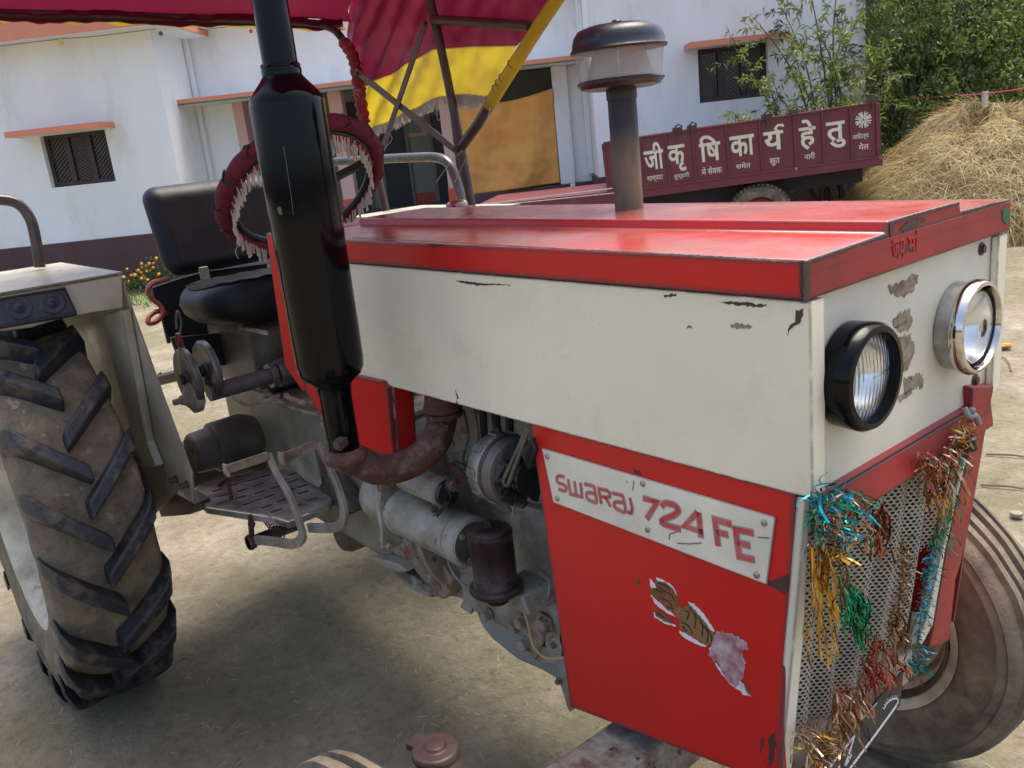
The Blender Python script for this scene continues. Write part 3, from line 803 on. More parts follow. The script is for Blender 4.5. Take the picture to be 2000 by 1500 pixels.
def crown_tree(name, base, blobs, lab, mats, nleaf, ll, group='dense trees behind the haystack', trunk=True, lw=0.5):
    e = empty(name, base)
    tag(e, lab, 'tree', group)
    top = max(b_[0].z for b_ in blobs)
    cen = sum((b_[0] for b_ in blobs), Vector()) / len(blobs)
    tr = MB()
    tr.tube(catmull([base, base.lerp(cen, 0.4) + Vector((.1, -.1, .2)), cen], 8), [0.11 * (1 - i / 20) for i in range(17)], 8)
    for c0, r in blobs:
        a = base.lerp(cen, 0.55)
        tr.tube(catmull([a, a.lerp(c0, 0.5) + rv(0.15), c0], 5), [0.045 * (1 - i / 13) for i in range(11)], 5)
    tr.build('trunk', M['bark'], e)
    L_ = [MB() for _ in mats]
    tot = sum(r ** 2 for _, r in blobs)
    for c0, r in blobs:
        for cl_ in range(int(nleaf * r * r / tot / 12)):
            d = rv(); rr = r * (0.45 + 0.6 * random.random() ** 0.6)
            cc = c0 + d * rr
            mi = random.choices(range(len(mats)), [3, 2, 2][:len(mats)])[0]
            for q in range(12):
                leaf(L_[mi], cc + rv(0.13 * random.random() ** 0.5 * max(r, 0.7)), rv() + Vector((0, 0, -0.4)), rv(), ll * random.uniform(0.6, 1.3), ll * lw)
    for lm, mm in zip(L_, mats):
        if lm.v: lm.build('foliage', M[mm], e, smooth=0, orient=False)
    return e

def tree_at(px, depth, spots, lab, mats, n, ll, **k):
    b_ = far(px, 300, depth); b_.z = 0
    return crown_tree('leafy_tree', b_, [(far(x, y, depth + dd), r) for x, y, dd, r in spots], lab, mats, n, ll, **k)
tree_at(1745, 11.2, [(1760, 150, 0, 0.75), (1740, 20, .2, 0.85), (1800, 60, .2, .8), (1790, 230, -.1, .6), (1850, 150, .3, .8)], 'bright green tree rising beside the house corner behind the trailer end', ['leaf_b', 'leaf_a', 'leaf_c'], 16000, 0.075, lw=0.4)
tree_at(1880, 11.6, [(1880, 60, 0, .8), (1900, 180, 0, .8), (1960, 110, .2, .9), (1850, -20, .2, .9)], 'mid green tree behind the top of the haystack', ['leaf_b', 'leaf_c', 'leaf_a'], 14000, 0.08, lw=0.45)
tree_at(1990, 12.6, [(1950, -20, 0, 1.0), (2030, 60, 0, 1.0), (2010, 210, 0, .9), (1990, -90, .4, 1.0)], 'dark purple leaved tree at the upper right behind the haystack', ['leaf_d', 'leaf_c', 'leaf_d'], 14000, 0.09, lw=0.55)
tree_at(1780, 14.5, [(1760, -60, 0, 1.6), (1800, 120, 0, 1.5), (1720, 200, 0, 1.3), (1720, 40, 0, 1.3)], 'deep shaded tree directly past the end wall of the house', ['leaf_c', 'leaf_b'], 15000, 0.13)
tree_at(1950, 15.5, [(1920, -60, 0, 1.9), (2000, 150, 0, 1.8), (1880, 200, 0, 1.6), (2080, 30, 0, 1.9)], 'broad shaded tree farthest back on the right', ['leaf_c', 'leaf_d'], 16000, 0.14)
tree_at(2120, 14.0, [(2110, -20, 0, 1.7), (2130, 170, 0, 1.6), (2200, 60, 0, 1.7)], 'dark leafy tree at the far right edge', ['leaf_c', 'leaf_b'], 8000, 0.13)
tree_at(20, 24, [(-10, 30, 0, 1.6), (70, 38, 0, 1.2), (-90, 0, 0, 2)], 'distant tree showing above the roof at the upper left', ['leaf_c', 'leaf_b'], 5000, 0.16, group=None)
# understorey hedge closing the view under the trees
e = MB(); lv = MB()
for i in range(900):
    c0 = far(random.uniform(1660, 2300), 300, random.uniform(12.8, 15.5)); c0.z = random.uniform(0.1, 1.5)
    for q in range(9): leaf(lv, c0 + rv(0.2), rv(), rv(), 0.12, 0.06)
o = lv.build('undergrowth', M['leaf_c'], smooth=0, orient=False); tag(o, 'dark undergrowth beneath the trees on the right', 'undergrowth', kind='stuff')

# grass verge and marigolds along the base of the left wing
lv = MB()
for i in range(9000):
    s = random.uniform(-9, -3.2); y = random.uniform(-2.0, -0.1) - 0.5 * random.random() ** 2
    y += 0.35 * noise.noise(Vector((s * 1.5, 0, 0)))
    p = HO + BU * s + BN * y
    h = random.uniform(0.02, 0.06)
    t = rv(0.03); t.z = h
    sd_ = Vector((random.gauss(0, 1), random.gauss(0, 1), 0)).normalized() * 0.006
    lv.add([p - sd_, p + sd_, p + t], [(0, 1, 2)])
o = lv.build('grass_verge', M['grass'], smooth=0, orient=False); tag(o, 'short green grass verge in front of the marigolds', 'grass', kind='stuff')
gs = MB(); gs.grid(lambda a, b_: HO + BU * (-9 + 6.0 * a) + BN * (-0.04 - (1.9 + 0.3 * noise.noise(Vector((a * 9, 0, 0)))) * b_) + Vector((0, 0, 0.004)), 40, 3)
mm = mat('mossy_soil', (0.13, 0.17, 0.055), 0.9, col2=(0.20, 0.19, 0.10), nscale=5, bump=0.8, bscale=25)
o = gs.build('lawn_strip', mm, smooth=0); o['kind'] = 'structure'
MLAB = ['leftmost marigold plant by the fender corner', 'marigold plant with three orange blooms second from the fender', 'fullest marigold plant near the middle of the bed',
        'marigold plant just left of the seat backrest', 'tall marigold plant half hidden by the seat backrest', 'marigold plant under the seat backrest edge', 'rearmost marigold plant against the maroon dado', 'low marigold plant at the front edge of the bed']
for i in range(8):
    px = (248, 262, 280, 298, 318, 340, 305, 268)[i]; D = (11.2, 11.3, 11.35, 11.3, 11.35, 11.4, 11.7, 11.0)[i]
    s, _ = onb(px, 565, D)
    b_ = HO + BU * s + BN * (D - 12)
    e = empty('marigold_plant', b_); tag(e, MLAB[i], 'flower', 'marigolds at the foot of the house wall')
    h = (0.30, 0.28, 0.36, 0.40, 0.46, 0.42, 0.42, 0.22)[i]
    lf = MB()
    for q in range(420):
        d = rv(); d.z = abs(d.z)
        leaf(lf, b_ + Vector((d.x * 0.2, d.y * 0.2, d.z * h * random.random() ** 0.5)), rv() + Vector((0, 0, .4)), rv(), 0.045, 0.015)
    lf.build('foliage', M['leaf_c'], e, smooth=0, orient=False)
    for q in range(5 if i < 6 else 3):
        d = rv(); d.z = abs(d.z) * .6 + .5
        c0 = b_ + Vector((d.x * 0.2, d.y * 0.2 , d.z * h * .85)) - BN * 0.05
        fl = MB(); fl.lathe([(0.004, -0.010), (0.020, -0.004), (0.022, 0.005), (0.014, 0.012), (0.001, 0.015)], c0, (-BN + Vector((0, 0, 0.6)) + rv(.3)), 9); fl.build('bloom', M['marigold'], e)

# ================================================================== HAYSTACK
hc = far(1930, 330, 9.3); hc.z = 0
hs = empty('haystack', hc); tag(hs, 'large loose mound of golden straw beyond the bonnet on the right', 'haystack')
def hay(a, r):
    """a angle, r 0..1 outward"""
    prof = (1 - r ** 2.1) ** 0.8 if r < 1 else 0
    nz = noise.noise(Vector((cos(a) * 1.7, sin(a) * 1.7, r * 2.2))) * 0.22 + noise.noise(Vector((cos(a) * 4, sin(a) * 4, r * 6))) * 0.08
    R_ = 1.62 * (1 + 0.10 * noise.noise(Vector((cos(a) * 1.3, sin(a) * 1.3, 5))))
    return hc + Vector((cos(a) * R_ * r, sin(a) * R_ * r, max(0.0, 1.12 * prof * (1 + nz))))
core = MB(); core.grid(lambda u, v: hay(u * 2 * pi, v), 90, 40)
core.build('straw_mound', M['straw_core'], hs, smooth=180)
for nm, cnt, mt, wid in (('straw', 26000, 'straw', 0.0052), ('straw', 8000, 'straw2', 0.0048)):
    st = MB()
    for i in range(cnt):
        a = random.uniform(0, 2 * pi); r = random.random() ** 0.5
        p = hay(a, r)
        q = hay(a + random.uniform(-.12, .12), min(1, r + 0.03))
        nrm = (hay(a + .05, r) - p).cross(q - p).normalized()
        if nrm.z < 0: nrm = -nrm
        d = ((q - p).normalized() + rv(0.75)).normalized()
        d = (d - nrm * d.dot(nrm) + nrm * random.uniform(-0.05, 0.32)).normalized()
        L_ = random.uniform(0.06, 0.30)
        s = d.cross(nrm).normalized() * wid * random.uniform(.6, 1.2) / 2
        p = p + nrm * random.uniform(0.0, 0.035)
        bend = nrm * -0.10 * L_ + Vector((0, 0, -0.08 * L_)) + rv(0.03 * L_)
        m1 = p + d * L_ * .5; t = p + d * L_ + bend
        st.add([p - s, p + s, m1 + s, m1 - s, t + s * .5, t - s * .5], [(0, 1, 2, 3), (3, 2, 4, 5)])
    o = st.build(nm, M[mt], hs, smooth=0, orient=False); o['kind'] = 'stuff'
# post and rope behind the stack
pb_ = far(1926, 250, 10.3); pt_ = far(1924, 178, 10.3)
s = MB(); s.tube([(pt_.x, pt_.y, 0), (pt_.x, pt_.y, pt_.z)], 0.035, 10)
o = s.build('wooden_post', M['post'], loc=(pt_.x, pt_.y, 0)); tag(o, 'pale wooden post standing behind the haystack', 'post')
s = MB(); s.tube(catmull([far(1780, 194, 11), far(1850, 187, 10.8), pt_ + Vector((0, 0, -.03)), far(2050, 166, 9.5)], 8), 0.010, 6)
o = s.build('pink_rope', M['rope_pink'], loc=pt_); tag(o, 'pink rope stretched from the pale post towards the right', 'rope')

# ================================================================== TRAILER
TLd = 9.2; TRd = 8.75
A0 = far(1256, 368, TLd); A1 = far(1716.6, 304.6, TRd)
ex = (A1 - A0).normalized()
ey = Vector((0, 0, 1)).cross(ex).normalized()
ez = ex.cross(ey).normalized()
TLEN = (A1 - A0).length
tr = empty('farm_trailer', A0)
tr.rotation_euler = Matrix((ex, ey, ez)).transposed().to_euler()
tag(tr, 'maroon farm trailer with cream Hindi lettering parked in front of the house', 'trailer')
def tl(px, py, y=0.0):
    p = hit(px, py, A0 + ey * y, ey) - A0
    return p.dot(ex), p.dot(ez)
def c7(x, y): return 1200 + x / 3.571, 180 + y / 3.571
TH = (tl(1245, 272)[1] + tl(1715, 201)[1]) / 2
XL = -0.36
divs = [XL, tl(*c7(190, 500))[0], tl(*c7(372, 480))[0], tl(*c7(556, 450))[0], tl(*c7(790, 410))[0], tl(*c7(1020, 380))[0], tl(*c7(1257, 340))[0], tl(*c7(1455, 310))[0], tl(*c7(1650, 270))[0], TLEN]
for i in range(len(divs) - 1):
    a, b_ = divs[i], divs[i + 1]
    p = MB(); p.box((a + 0.012, 0.006, 0.0), (b_ - 0.012, 0.012, TH)); lbuild(p, 'side_panel', M['trailer'], tr, smooth=0)
    r = MB(); r.box((a - 0.011, -0.012, 0), (a + 0.011, 0.02, TH)); lbuild(r, 'side_rib', M['trailer'], tr, smooth=0, bevel=0.003)
r = MB(); r.box((TLEN - 0.02, -0.012, 0), (TLEN + 0.02, 0.02, TH)); lbuild(r, 'side_rib', M['trailer'], tr, smooth=0, bevel=0.003)
for (a, b_) in ((XL, divs[6] - 0.013), (divs[6] + 0.013, TLEN)):
    for z0_, z1_ in ((TH + 0.001, TH + 0.02), (-0.022, -0.001)):
        r = MB(); r.box((a, -0.014, z0_), (b_, 0.022, z1_)); lbuild(r, 'side_rail', M['trailer'], tr, smooth=0, bevel=0.003)
BH = abs(tl(1480, 352)[1] - tl(1480, 338)[1])
r = MB(); r.box((XL, -0.02, -0.095), (TLEN + 0.03, 0.06, -0.024)); lbuild(r, 'chassis_beam', M['trailer'], tr, smooth=0, bevel=0.004)
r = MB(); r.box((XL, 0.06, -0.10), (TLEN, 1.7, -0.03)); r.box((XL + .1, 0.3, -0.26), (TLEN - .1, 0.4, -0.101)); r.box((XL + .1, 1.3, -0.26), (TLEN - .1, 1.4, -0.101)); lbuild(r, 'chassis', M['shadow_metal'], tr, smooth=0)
r = MB(); r.box((XL, 1.68, 0), (TLEN, 1.70, TH)); r.box((TLEN - 0.01, 0.03, 0), (TLEN + 0.02, 1.67, TH)); r.box((XL - 0.02, 0.03, 0), (XL + 0.01, 1.67, TH)); lbuild(r, 'end_board', M['trailer'], tr, smooth=0)
for cx in (tl(*c7(440, 270))[0], tl(*c7(540, 250))[0], tl(*c7(1060, 170))[0], tl(*c7(1245, 140))[0], tl(*c7(1795, 60))[0]):
    r = MB(); r.box((cx - 0.05, -0.02, TH + 0.022), (cx + 0.05, 0.02, TH + 0.055)); r.tube([(cx - 0.03, 0, TH + 0.05), (cx + 0.01, -0.03, TH + 0.085), (cx + 0.05, 0, TH + 0.06)], 0.01, 6); r.tube([(cx, -0.02, TH + 0.02), (cx, -0.02, TH - 0.06)], 0.010, 6)
    lbuild(r, 'latch', M['pipe_brown'], tr, smooth=0)
# lettering
def tto(x, y, h): return A0 + ex * x + ez * y + ey * (0.0055 - 0.004 * h)
big = [('जी', 205, 540, 342, 350), ('कृ', 372, 555, 498, 368), ('िष', 590, 482, 740, 298), ('का', 806, 445, 978, 300), ('हे', 1287, 402, 1405, 190), ('तु', 1478, 390, 1612, 205), ('य', 1040, 405, 1180, 272)]
for body, xa_, ya_, xb_, yb_ in big:
    lx0, lz0 = tl(*c7(xa_, (ya_ + yb_) / 2)); lx1, lz1 = tl(*c7(xb_, (ya_ + yb_) / 2))
    zc = (lz0 + lz1) / 2
    hh = abs(tl(*c7((xa_ + xb_) / 2, ya_))[1] - tl(*c7((xa_ + xb_) / 2, yb_))[1])
    q = MB(); put_text(q, body, lx0, zc - hh / 2, lx1, zc + hh / 2, tto, 0.022)
    if body == 'य':   # the hook above it
        ribbon(q, [(lx1 - .09 * .5, zc + hh * .45), (lx1 - 0.075, zc + hh * .62), (lx1 - 0.045, zc + hh * .78), (lx1 - 0.002, zc + hh * .76), (lx1 + 0.006, zc + hh * .66)], 0.022, A0, ex, ez, -ey, -0.0012, 0.004)
    if q.v: q.build('painted_letter', M['letter'], tr, smooth=0)
small = [('साम्पदा', 228, 625, 340, 582), ('तुम्हारी', 415, 607, 522, 560), ('में सेवक', 608, 572, 750, 515), ('समेत', 848, 532, 950, 488), ('सुत', 1083, 512, 1155, 460), ('नारी', 1325, 468, 1400, 418), ('आिदत्य', 1655, 335, 1775, 283), ('मेल', 1703, 402, 1775, 350)]
for body, xa_, ya_, xb_, yb_ in small:
    lx0, lz0 = tl(*c7(xa_, (ya_ + yb_) / 2)); lx1, lz1 = tl(*c7(xb_, (ya_ + yb_) / 2))
    zc = (lz0 + lz1) / 2; hh = abs(tl(*c7((xa_ + xb_) / 2, ya_))[1] - tl(*c7((xa_ + xb_) / 2, yb_))[1])
    q = MB(); put_text(q, body, lx0, zc - hh / 2, lx1, zc + hh / 2, tto, 0.008)
    if q.v: q.build('small_lettering', M['letter'], tr, smooth=0)
cx, cz = tl(*c7(1737, 193)); R_ = 0.075
q = MB()
for k in range(8):
    a = pi / 8 + k * pi / 4
    w0, w1 = (0.010, 0.030) if k % 2 == 0 else (0.008, 0.020)
    for da in (-0.17, 0.17):
        d = Vector((cos(a + da * .5), sin(a + da * .5)))
        ribbon(q, [(cx + d.x * R_ * .28, cz + d.y * R_ * .28), (cx + cos(a + da) * R_ * 1.05, cz + sin(a + da) * R_ * 1.05)], w1 * .55, A0, ex, ez, -ey, -0.0012, 0.004)
ribbon(q, [(cx + cos(t * .5) * R_ * .2, cz + sin(t * .5) * R_ * .2) for t in range(14)], 0.008, A0, ex, ez, -ey, -0.0012, 0.004)
q.build('flower_emblem', M['letter'], tr, smooth=0)
# trailer wheels
wc = hit(1484, 421, A0 + ey * 0.12, ey)
def trailer_wheel(cen):
    t = MB(); t.lathe([(0.20, -0.07), (0.24, -0.085), (0.30, -0.08), (0.325, -0.05), (0.33, 0), (0.325, 0.05), (0.30, 0.08), (0.24, 0.085), (0.20, 0.07)], cen, ey, 40, caps=False)
    for k in range(44):
        a = 2 * pi * k / 44
        u1 = ex * cos(a) + ez * sin(a)
        for sg in (-1, 1):
            p = cen + u1 * 0.322 + ey * 0.055 * sg
            t.frame_bar(p - ey * 0.022, p + ey * 0.022, 0.022, 0.026, u1)
    o = t.build('trailer_tyre', M['tyre_front'], tr)
    r = MB(); r.lathe([(0.205, -0.07), (0.19, -0.06), (0.17, -0.02), (0.09, -0.015), (0.06, -0.06), (0.001, -0.07)], cen, ey, 32, caps=False); r.build('trailer_rim', M['trailer'], o)
trailer_wheel(wc); trailer_wheel(wc + ey * 1.45)
# lowered front board and drawbar
f0, f1 = tl(925, 402, -0.15), tl(1200, 372, -0.15)
r = MB(); r.prism([A0 + ex * f0[0] + ez * (f0[1] - 0.15) - ey * .1, A0 + ex * f1[0] + ez * (f1[1] - 0.15) - ey * .1, A0 + ex * f1[0] + ez * (f1[1] - 0.01) - ey * .1, A0 + ex * f0[0] + ez * (f0[1] - 0.01) - ey * .1], ey * 1.5)
r.build('drawbar_board', M['trailer'], tr, smooth=0)
r = MB(); r.tube([far(930, 401, 8.9), far(1196, 368, 9.05)], 0.008, 6); r.tube([far(960, 402, 8.7), far(1210, 376, 8.95)], 0.006, 6); r.build('drawbar', M['steel'], tr)

# ================================================================== TRACTOR
T = empty('tractor', (-1.0, 0, 0))
tag(T, 'red and cream tractor with black upright muffler and fringed canopy filling the foreground', 'tractor')
YS, YL = -0.262, 0.272          # side planes of the bonnet
X3, Y3, Z3 = Vector((1, 0, 0)), Vector((0, 1, 0)), Vector((0, 0, 1))

# ---- bonnet cap
prof = [(YS - .006, 1.232), (YS - .006, 1.279), (-0.092, 1.283), (-0.086, 1.2975), (0.107, 1.2975), (0.113, 1.283), (YL + .006, 1.280), (YL + .006, 1.232), (YL - .0, 1.232), (YL - .0, 1.262), (YS + .0, 1.262), (YS, 1.232)]
c = MB()
XF, XR = 0.0, -1.31
c.prism([Vector((XR, y, z)) for y, z in prof], (XF - XR, 0, 0))
c.box((XF - 0.006, YS - 0.0057, 1.2321), (XF + 0.0005, YL + 0.0057, 1.278))
cap = c.build('bonnet_cap', [M['red'], M['red_top'], M['red_front']], T, bevel=0.0045, seg=3)
for p in cap.data.polygons:
    if p.normal.z > 0.7: p.material_index = 1
    elif p.normal.x > 0.7: p.material_index = 2
# lettering ghost and paint patches on the front of the cap
def capf(x, y, h): return Vector((0.0007 + 0.0012 * h, x, y))
q = MB()
put_text(q, 'जय', -0.078, 1.247, -0.046, 1.272, capf, 0.02)
put_text(q, 'मां', -0.038, 1.249, -0.010, 1.276, capf, 0.02)
q.build('faded_lettering', M['bright_red_print'], cap, smooth=0)
def patch(mb, pts, p0, n, lift=0.0006, rag=0.0, seed=1, thick=0.0005):
    n = Vector(n).normalized()
    rnd = random.Random(seed)
    out = []
    P = [hit(x, y, p0, n) for x, y in pts]
    if n.dot(CAM - P[0]) < 0: n = -n
    for i in range(len(P)):
        a, b_ = P[i], P[(i + 1) % len(P)]
        m = max(1, int((b_ - a).length / 0.003)) if rag else 1
        for k in range(m):
            v = rv(rag) if rag else Vector()
            v -= n * v.dot(n)
            out.append(a.lerp(b_, k / m) + v)
    mb.prism([q_ + n * (lift - thick) for q_ in out], n * thick)
q = MB(); patch(q, [(1957, 410), (1966, 404), (1971, 415), (1970, 432), (1963, 438), (1957, 428)], (0.0005, 0, 0), X3, 0.001); q.build('paint_dot', M['green_dot'], cap, smooth=0)
q = MB(); patch(q, [(1758, 446), (1775, 432), (1806, 424), (1808, 430), (1790, 440), (1762, 452)], (0.0005, 0, 0), X3, 0.001, 0.002, 6)
patch(q, [(1745, 484), (1770, 478), (1790, 480), (1788, 488), (1750, 494)], (0.0005, 0, 0), X3, 0.001, 0.002, 16)
q.build('bare_patch', M['scar_dark'], cap, smooth=0)

def worn(pts, p0, n, mt, rag, sd, lift=0.0008):
    q = MB(); patch(q, pts, p0, n, lift, rag, sd); q.build('worn_edge', M[mt], cap, smooth=0)
YSC = YS - .006
worn([(1561, 511), (1568, 511), (1569, 590), (1566, 592), (1563, 570), (1562, 540)], (0, YSC, 0), Y3, 'scar_dark', .0008, 1)
worn([(1569, 513), (1586, 508), (1582, 530), (1581, 560), (1578, 590), (1569, 592)], (.0005, 0, 0), X3, 'scar_dark', .0015, 2)
worn([(1586, 507), (1640, 489), (1734, 457), (1735, 461), (1650, 490), (1590, 513)], (.0005, 0, 0), X3, 'scar_dark', .0010, 3)
worn([(1737, 434), (1748, 431), (1746, 440), (1742, 462), (1737, 460)], (.0005, 0, 0), X3, 'scar_dark', .0010, 4)
worn([(1745, 431), (1800, 414), (1872, 395), (1874, 400), (1810, 416), (1750, 437)], (.0005, 0, 0), X3, 'scar_dark', .0008, 5)
worn([(1880, 413), (1930, 399), (1966, 391), (1966, 395), (1925, 406), (1882, 419)], (.0005, 0, 0), X3, 'scar_dark', .0008, 6)
worn([(1100, 484.5), (1250, 492), (1400, 500), (1560, 509), (1560, 513), (1400, 504), (1250, 495), (1100, 487)], (0, YSC, 0), Y3, 'scar_beige', .0007, 7)
worn([(690, 463.5), (850, 471), (1000, 479), (1100, 484.5), (1100, 487), (1000, 481.5), (850, 473), (690, 465.5)], (0, YSC, 0), Y3, 'scar_beige', .0005, 8)
worn([(833, 475), (850, 476), (870, 478), (852, 482), (846, 486), (842, 481)], (0, YSC, 0), Y3, 'scar_dark', .0008, 9, .0011)

# ---- cream side panels
def side_panel(y0, sg, lab=None):
    ztop = 1.229
    xs = [0.0, -1.33]
    zb = [0.982, 0.974]
    pl = [(xs[1], y0), (0, y0), (0, y0 + .030 * sg), (-.0118, y0 + .030 * sg), (-.0118, y0 + .005 * sg), (xs[1], y0 + .005 * sg)]
    f = lambda x: zb[0] + (zb[1] - zb[0]) * (x - xs[0]) / (xs[1] - xs[0])
    m = MB()
    n = len(pl)
    vs = [Vector((x, y, f(x))) for x, y in pl] + [Vector((x, y, ztop)) for x, y in pl]
    m.add(vs, [(0, 5, 4, 1), (1, 4, 3, 2), (6, 7, 10, 11), (7, 8, 9, 10)] + [(i, (i + 1) % n, n + (i + 1) % n, n + i) for i in range(n)])
    m.box((xs[1], y0 + .0052 * sg, ztop - .004), (-.0125, y0 + .02 * sg, ztop))
    return m.build('side_panel', M['cream'], T, bevel=0.004, seg=3)
spl = side_panel(YS, 1)
side_panel(YL, -1)
# scratches and rust scars on the near panel
q = MB()
for i, pts in enumerate([[(1556, 606), (1570, 604), (1566, 622), (1560, 632), (1548, 640), (1541, 648), (1537, 656), (1541, 640), (1552, 628)],
                         [(1296, 576), (1320, 574), (1322, 578), (1300, 581)], [(1405, 588), (1450, 590), (1500, 596), (1490, 601), (1420, 594)],
                         [(890, 547), (930, 552), (1000, 557), (930, 557), (892, 550)], [(891, 781), (896, 790), (893, 792)], [(893, 778), (897, 779), (889, 760)]]):
    q = MB(); patch(q, pts, (0, YS, 1), Y3, 0.0006, 0.0012, i); q.build('rust_scratch', M['scar_dark'], spl, smooth=0)
q = MB(); patch(q, [(1425, 634), (1445, 632), (1470, 636), (1462, 641), (1430, 640)], (0, YS, 1), Y3, 0.0005, 0.002, 9); q.build('rust_stain', M['scar_brown'], spl, smooth=0); q = MB(); patch(q, [(1340, 640), (1350, 636), (1352, 642)], (0, YS, 1), Y3, 0.0005, 0.002, 9)
q.build('rust_stain', M['scar_brown'], spl, smooth=0)

# ---- front panel with lamps
XFP = -0.012
m = MB(); m.box((XFP - .004, YS + .028, 0.972), (XFP, YL - .004, 1.2310)); fp = m.build('front_panel', M['cream_front'], T)
q = MB(); patch(q, [(1733, 560), (1752, 556), (1770, 545), (1780, 535), (1793, 535), (1792, 552), (1782, 568), (1768, 580), (1755, 578), (1736, 570)], (XFP, 0, 0), X3, 0.0007, 0.003, 3)
q.build('scraped_patch', M['scar_brown'], fp, smooth=0); q = MB(); patch(q, [(1752, 775), (1765, 768), (1780, 757), (1781, 768), (1757, 786)], (XFP, 0, 0), X3, 0.0007, 0.001, 13)
q.build('scraped_patch', M['scar_brown'], fp, smooth=0)
q = MB(); patch(q, [(1742, 625), (1755, 612), (1775, 605), (1783, 622), (1780, 640), (1765, 648), (1745, 640)], (XFP, 0, 0), X3, 0.0007, 0.0035, 4)
q.build('sticker_residue', M['scar_dirt'], fp, smooth=0); q = MB(); patch(q, [(1756, 655), (1775, 650), (1786, 670), (1783, 700), (1768, 725), (1758, 715), (1757, 690)], (XFP, 0, 0), X3, 0.0007, 0.0035, 7)
q.build('sticker_residue', M['scar_dirt'], fp, smooth=0); q = MB(); patch(q, [(1765, 740), (1790, 728), (1804, 735), (1800, 755), (1780, 760), (1765, 770)], (XFP, 0, 0), X3, 0.0007, 0.0035, 8)
q.build('sticker_residue', M['scar_dirt'], fp, smooth=0)
for px, py in ((1916, 486), (1903, 742)):
    p = at(px, py, 'x', XFP)
    q = MB(); q.lathe([(0.010, 0), (0.010, 0.002), (0.006, 0.0025), (0.006, 0.006), (0.001, 0.007)], p, X3, 12); q.build('bolt', M['brown_metal'], fp)

def headlight(yc, zc, black, lab):
    h = empty('headlight', (0, 0, 0)); h.parent = T
    h.location = Vector((XFP, yc, zc)) - Vector(T.location)
    h['label'] = lab
    o = Vector((XFP, yc, zc))
    R_ = 0.0685
    b_ = MB()
    if black:
        b_.lathe([(R_ - .006, 0.0), (R_ - .001, 0.004), (R_, 0.02), (R_ + 0.0005, 0.036), (R_ - .004, 0.043), (R_ - .0115, 0.044), (0.0565, 0.036), (0.0555, 0.026)], o, X3, 64, caps=False)
        b_.build('bezel', M['black_gloss'], h)
    else:
        b_.lathe([(R_ - .006, 0.0), (R_ - .004, 0.002), (R_ - .004, 0.024)], o, X3, 64, caps=False); b_.build('lamp_shell', M['dome_steel'], h)
        b_ = MB(); b_.lathe([(R_ - .0045, 0.020), (R_ + .0005, 0.024), (R_ + .001, 0.033), (R_ - .003, 0.041), (R_ - .008, 0.042), (R_ - .0105, 0.037), (0.0578, 0.031), (0.0575, 0.026)], o, X3, 64, caps=False); b_.build('bezel', M['chrome'], h)
    r = MB(); r.lathe([(0.0575, 0.029), (0.055, 0.020), (0.049, 0.009), (0.041, 0.0), (0.031, -0.007), (0.020, -0.011), (0.010, -0.013), (0.001, -0.0135)], o, X3, 56, caps=False); r.build('reflector', M['reflector'], h)
    r = MB(); r.lathe([(0.0005, 0.006), (0.006, 0.004), (0.008, -0.001), (0.0075, -0.008), (0.006, -0.013)], o, X3, 20, caps=False); r.build('bulb', M['pvc'], h)
    g_ = MB()
    if black:
        n = 64
        def lens(i, j):   # fluted glass
            a = 2 * pi * i; rr = 0.0565 * (j ** 0.8)
            y, z = cos(a) * rr, sin(a) * rr
            x = 0.030 + 0.009 * (1 - (rr / 0.0565) ** 2) - 0.0009 * abs(sin(y * pi / 0.0085 * 1.0)) * min(1, 3 * j)
            return o + Vector((x, y, z))
        g_.grid(lens, 180, 26)
    else:
        g_.lathe([(0.0585, 0.029), (0.048, 0.0345), (0.030, 0.0385), (0.015, 0.0405), (0.0005, 0.041)], o, X3, 48, caps=False)
    g_.build('lens', M['glass'], h, smooth=60 if black else 180, solid=0.0016)
    return h
M['dome_steel'] = mat('dull_plated_shell', (0.42, 0.42, 0.41), 0.35, metal=0.7, col2=(0.26, 0.24, 0.22), nscale=30, chips=((0.13, 0.09, 0.07), 0.66, 30))
headlight(-0.168, 1.118, True, 'near headlight with black bezel and fluted glass')
headlight(0.128, 1.116, False, 'far headlight with chrome bezel and clear glass')

# ---- grille frame, legs, mesh, radiator
RAKE = 0.105
def gx(z): return -RAKE * max(0, 0.975 - z)
def gp(y, z, off=0.0): return Vector((gx(z) + off, y, z))
m = MB()
yA, yB = YS + .012, YL - .018
m.hexa([Vector((-.022, yA, .925)), Vector((.001, yA, .925)), Vector((.001, yB, .925)), Vector((-.022, yB, .925))],
       [Vector((-.022, yA, .9710)), Vector((-.006, yA, .9710)), Vector((-.006, yB, .9710)), Vector((-.022, yB, .9710))])
# chamfered top of the bar
m.hexa([Vector((-.022, yA, .9712)), Vector((-.006, yA, .9712)), Vector((-.006, yB, .9712)), Vector((-.022, yB, .9712))],
       [Vector((-.022, yA, .986)), Vector((-.016, yA, .986)), Vector((-.016, yB, .986)), Vector((-.022, yB, .986))])
top_bar = m.build('grille_top_bar', M['red_front'], T, bevel=0.004)
yl0, yl1 = 0.190, 0.262       # far leg at the top
m = MB()
def zq(px, py, off=0.0):      # point on the raked grille plane
    n = Vector((1, 0, -RAKE)).normalized()
    return hit(px, py, Vector((off, 0, .975)), n)
leg = [zq(1900, 757), zq(1943, 752), zq(1925, 850), zq(1901, 993), zq(1878, 1100), zq(1868, 1130), zq(1855, 1252), zq(1836, 1262), zq(1814, 1266), zq(1824, 1218), zq(1848, 1075), zq(1869, 980), zq(1889, 900), zq(1893, 860)]
m.prism(leg, (-0.02, 0.004, 0)); m.build('grille_leg', M['red_front'], T, bevel=0.004)
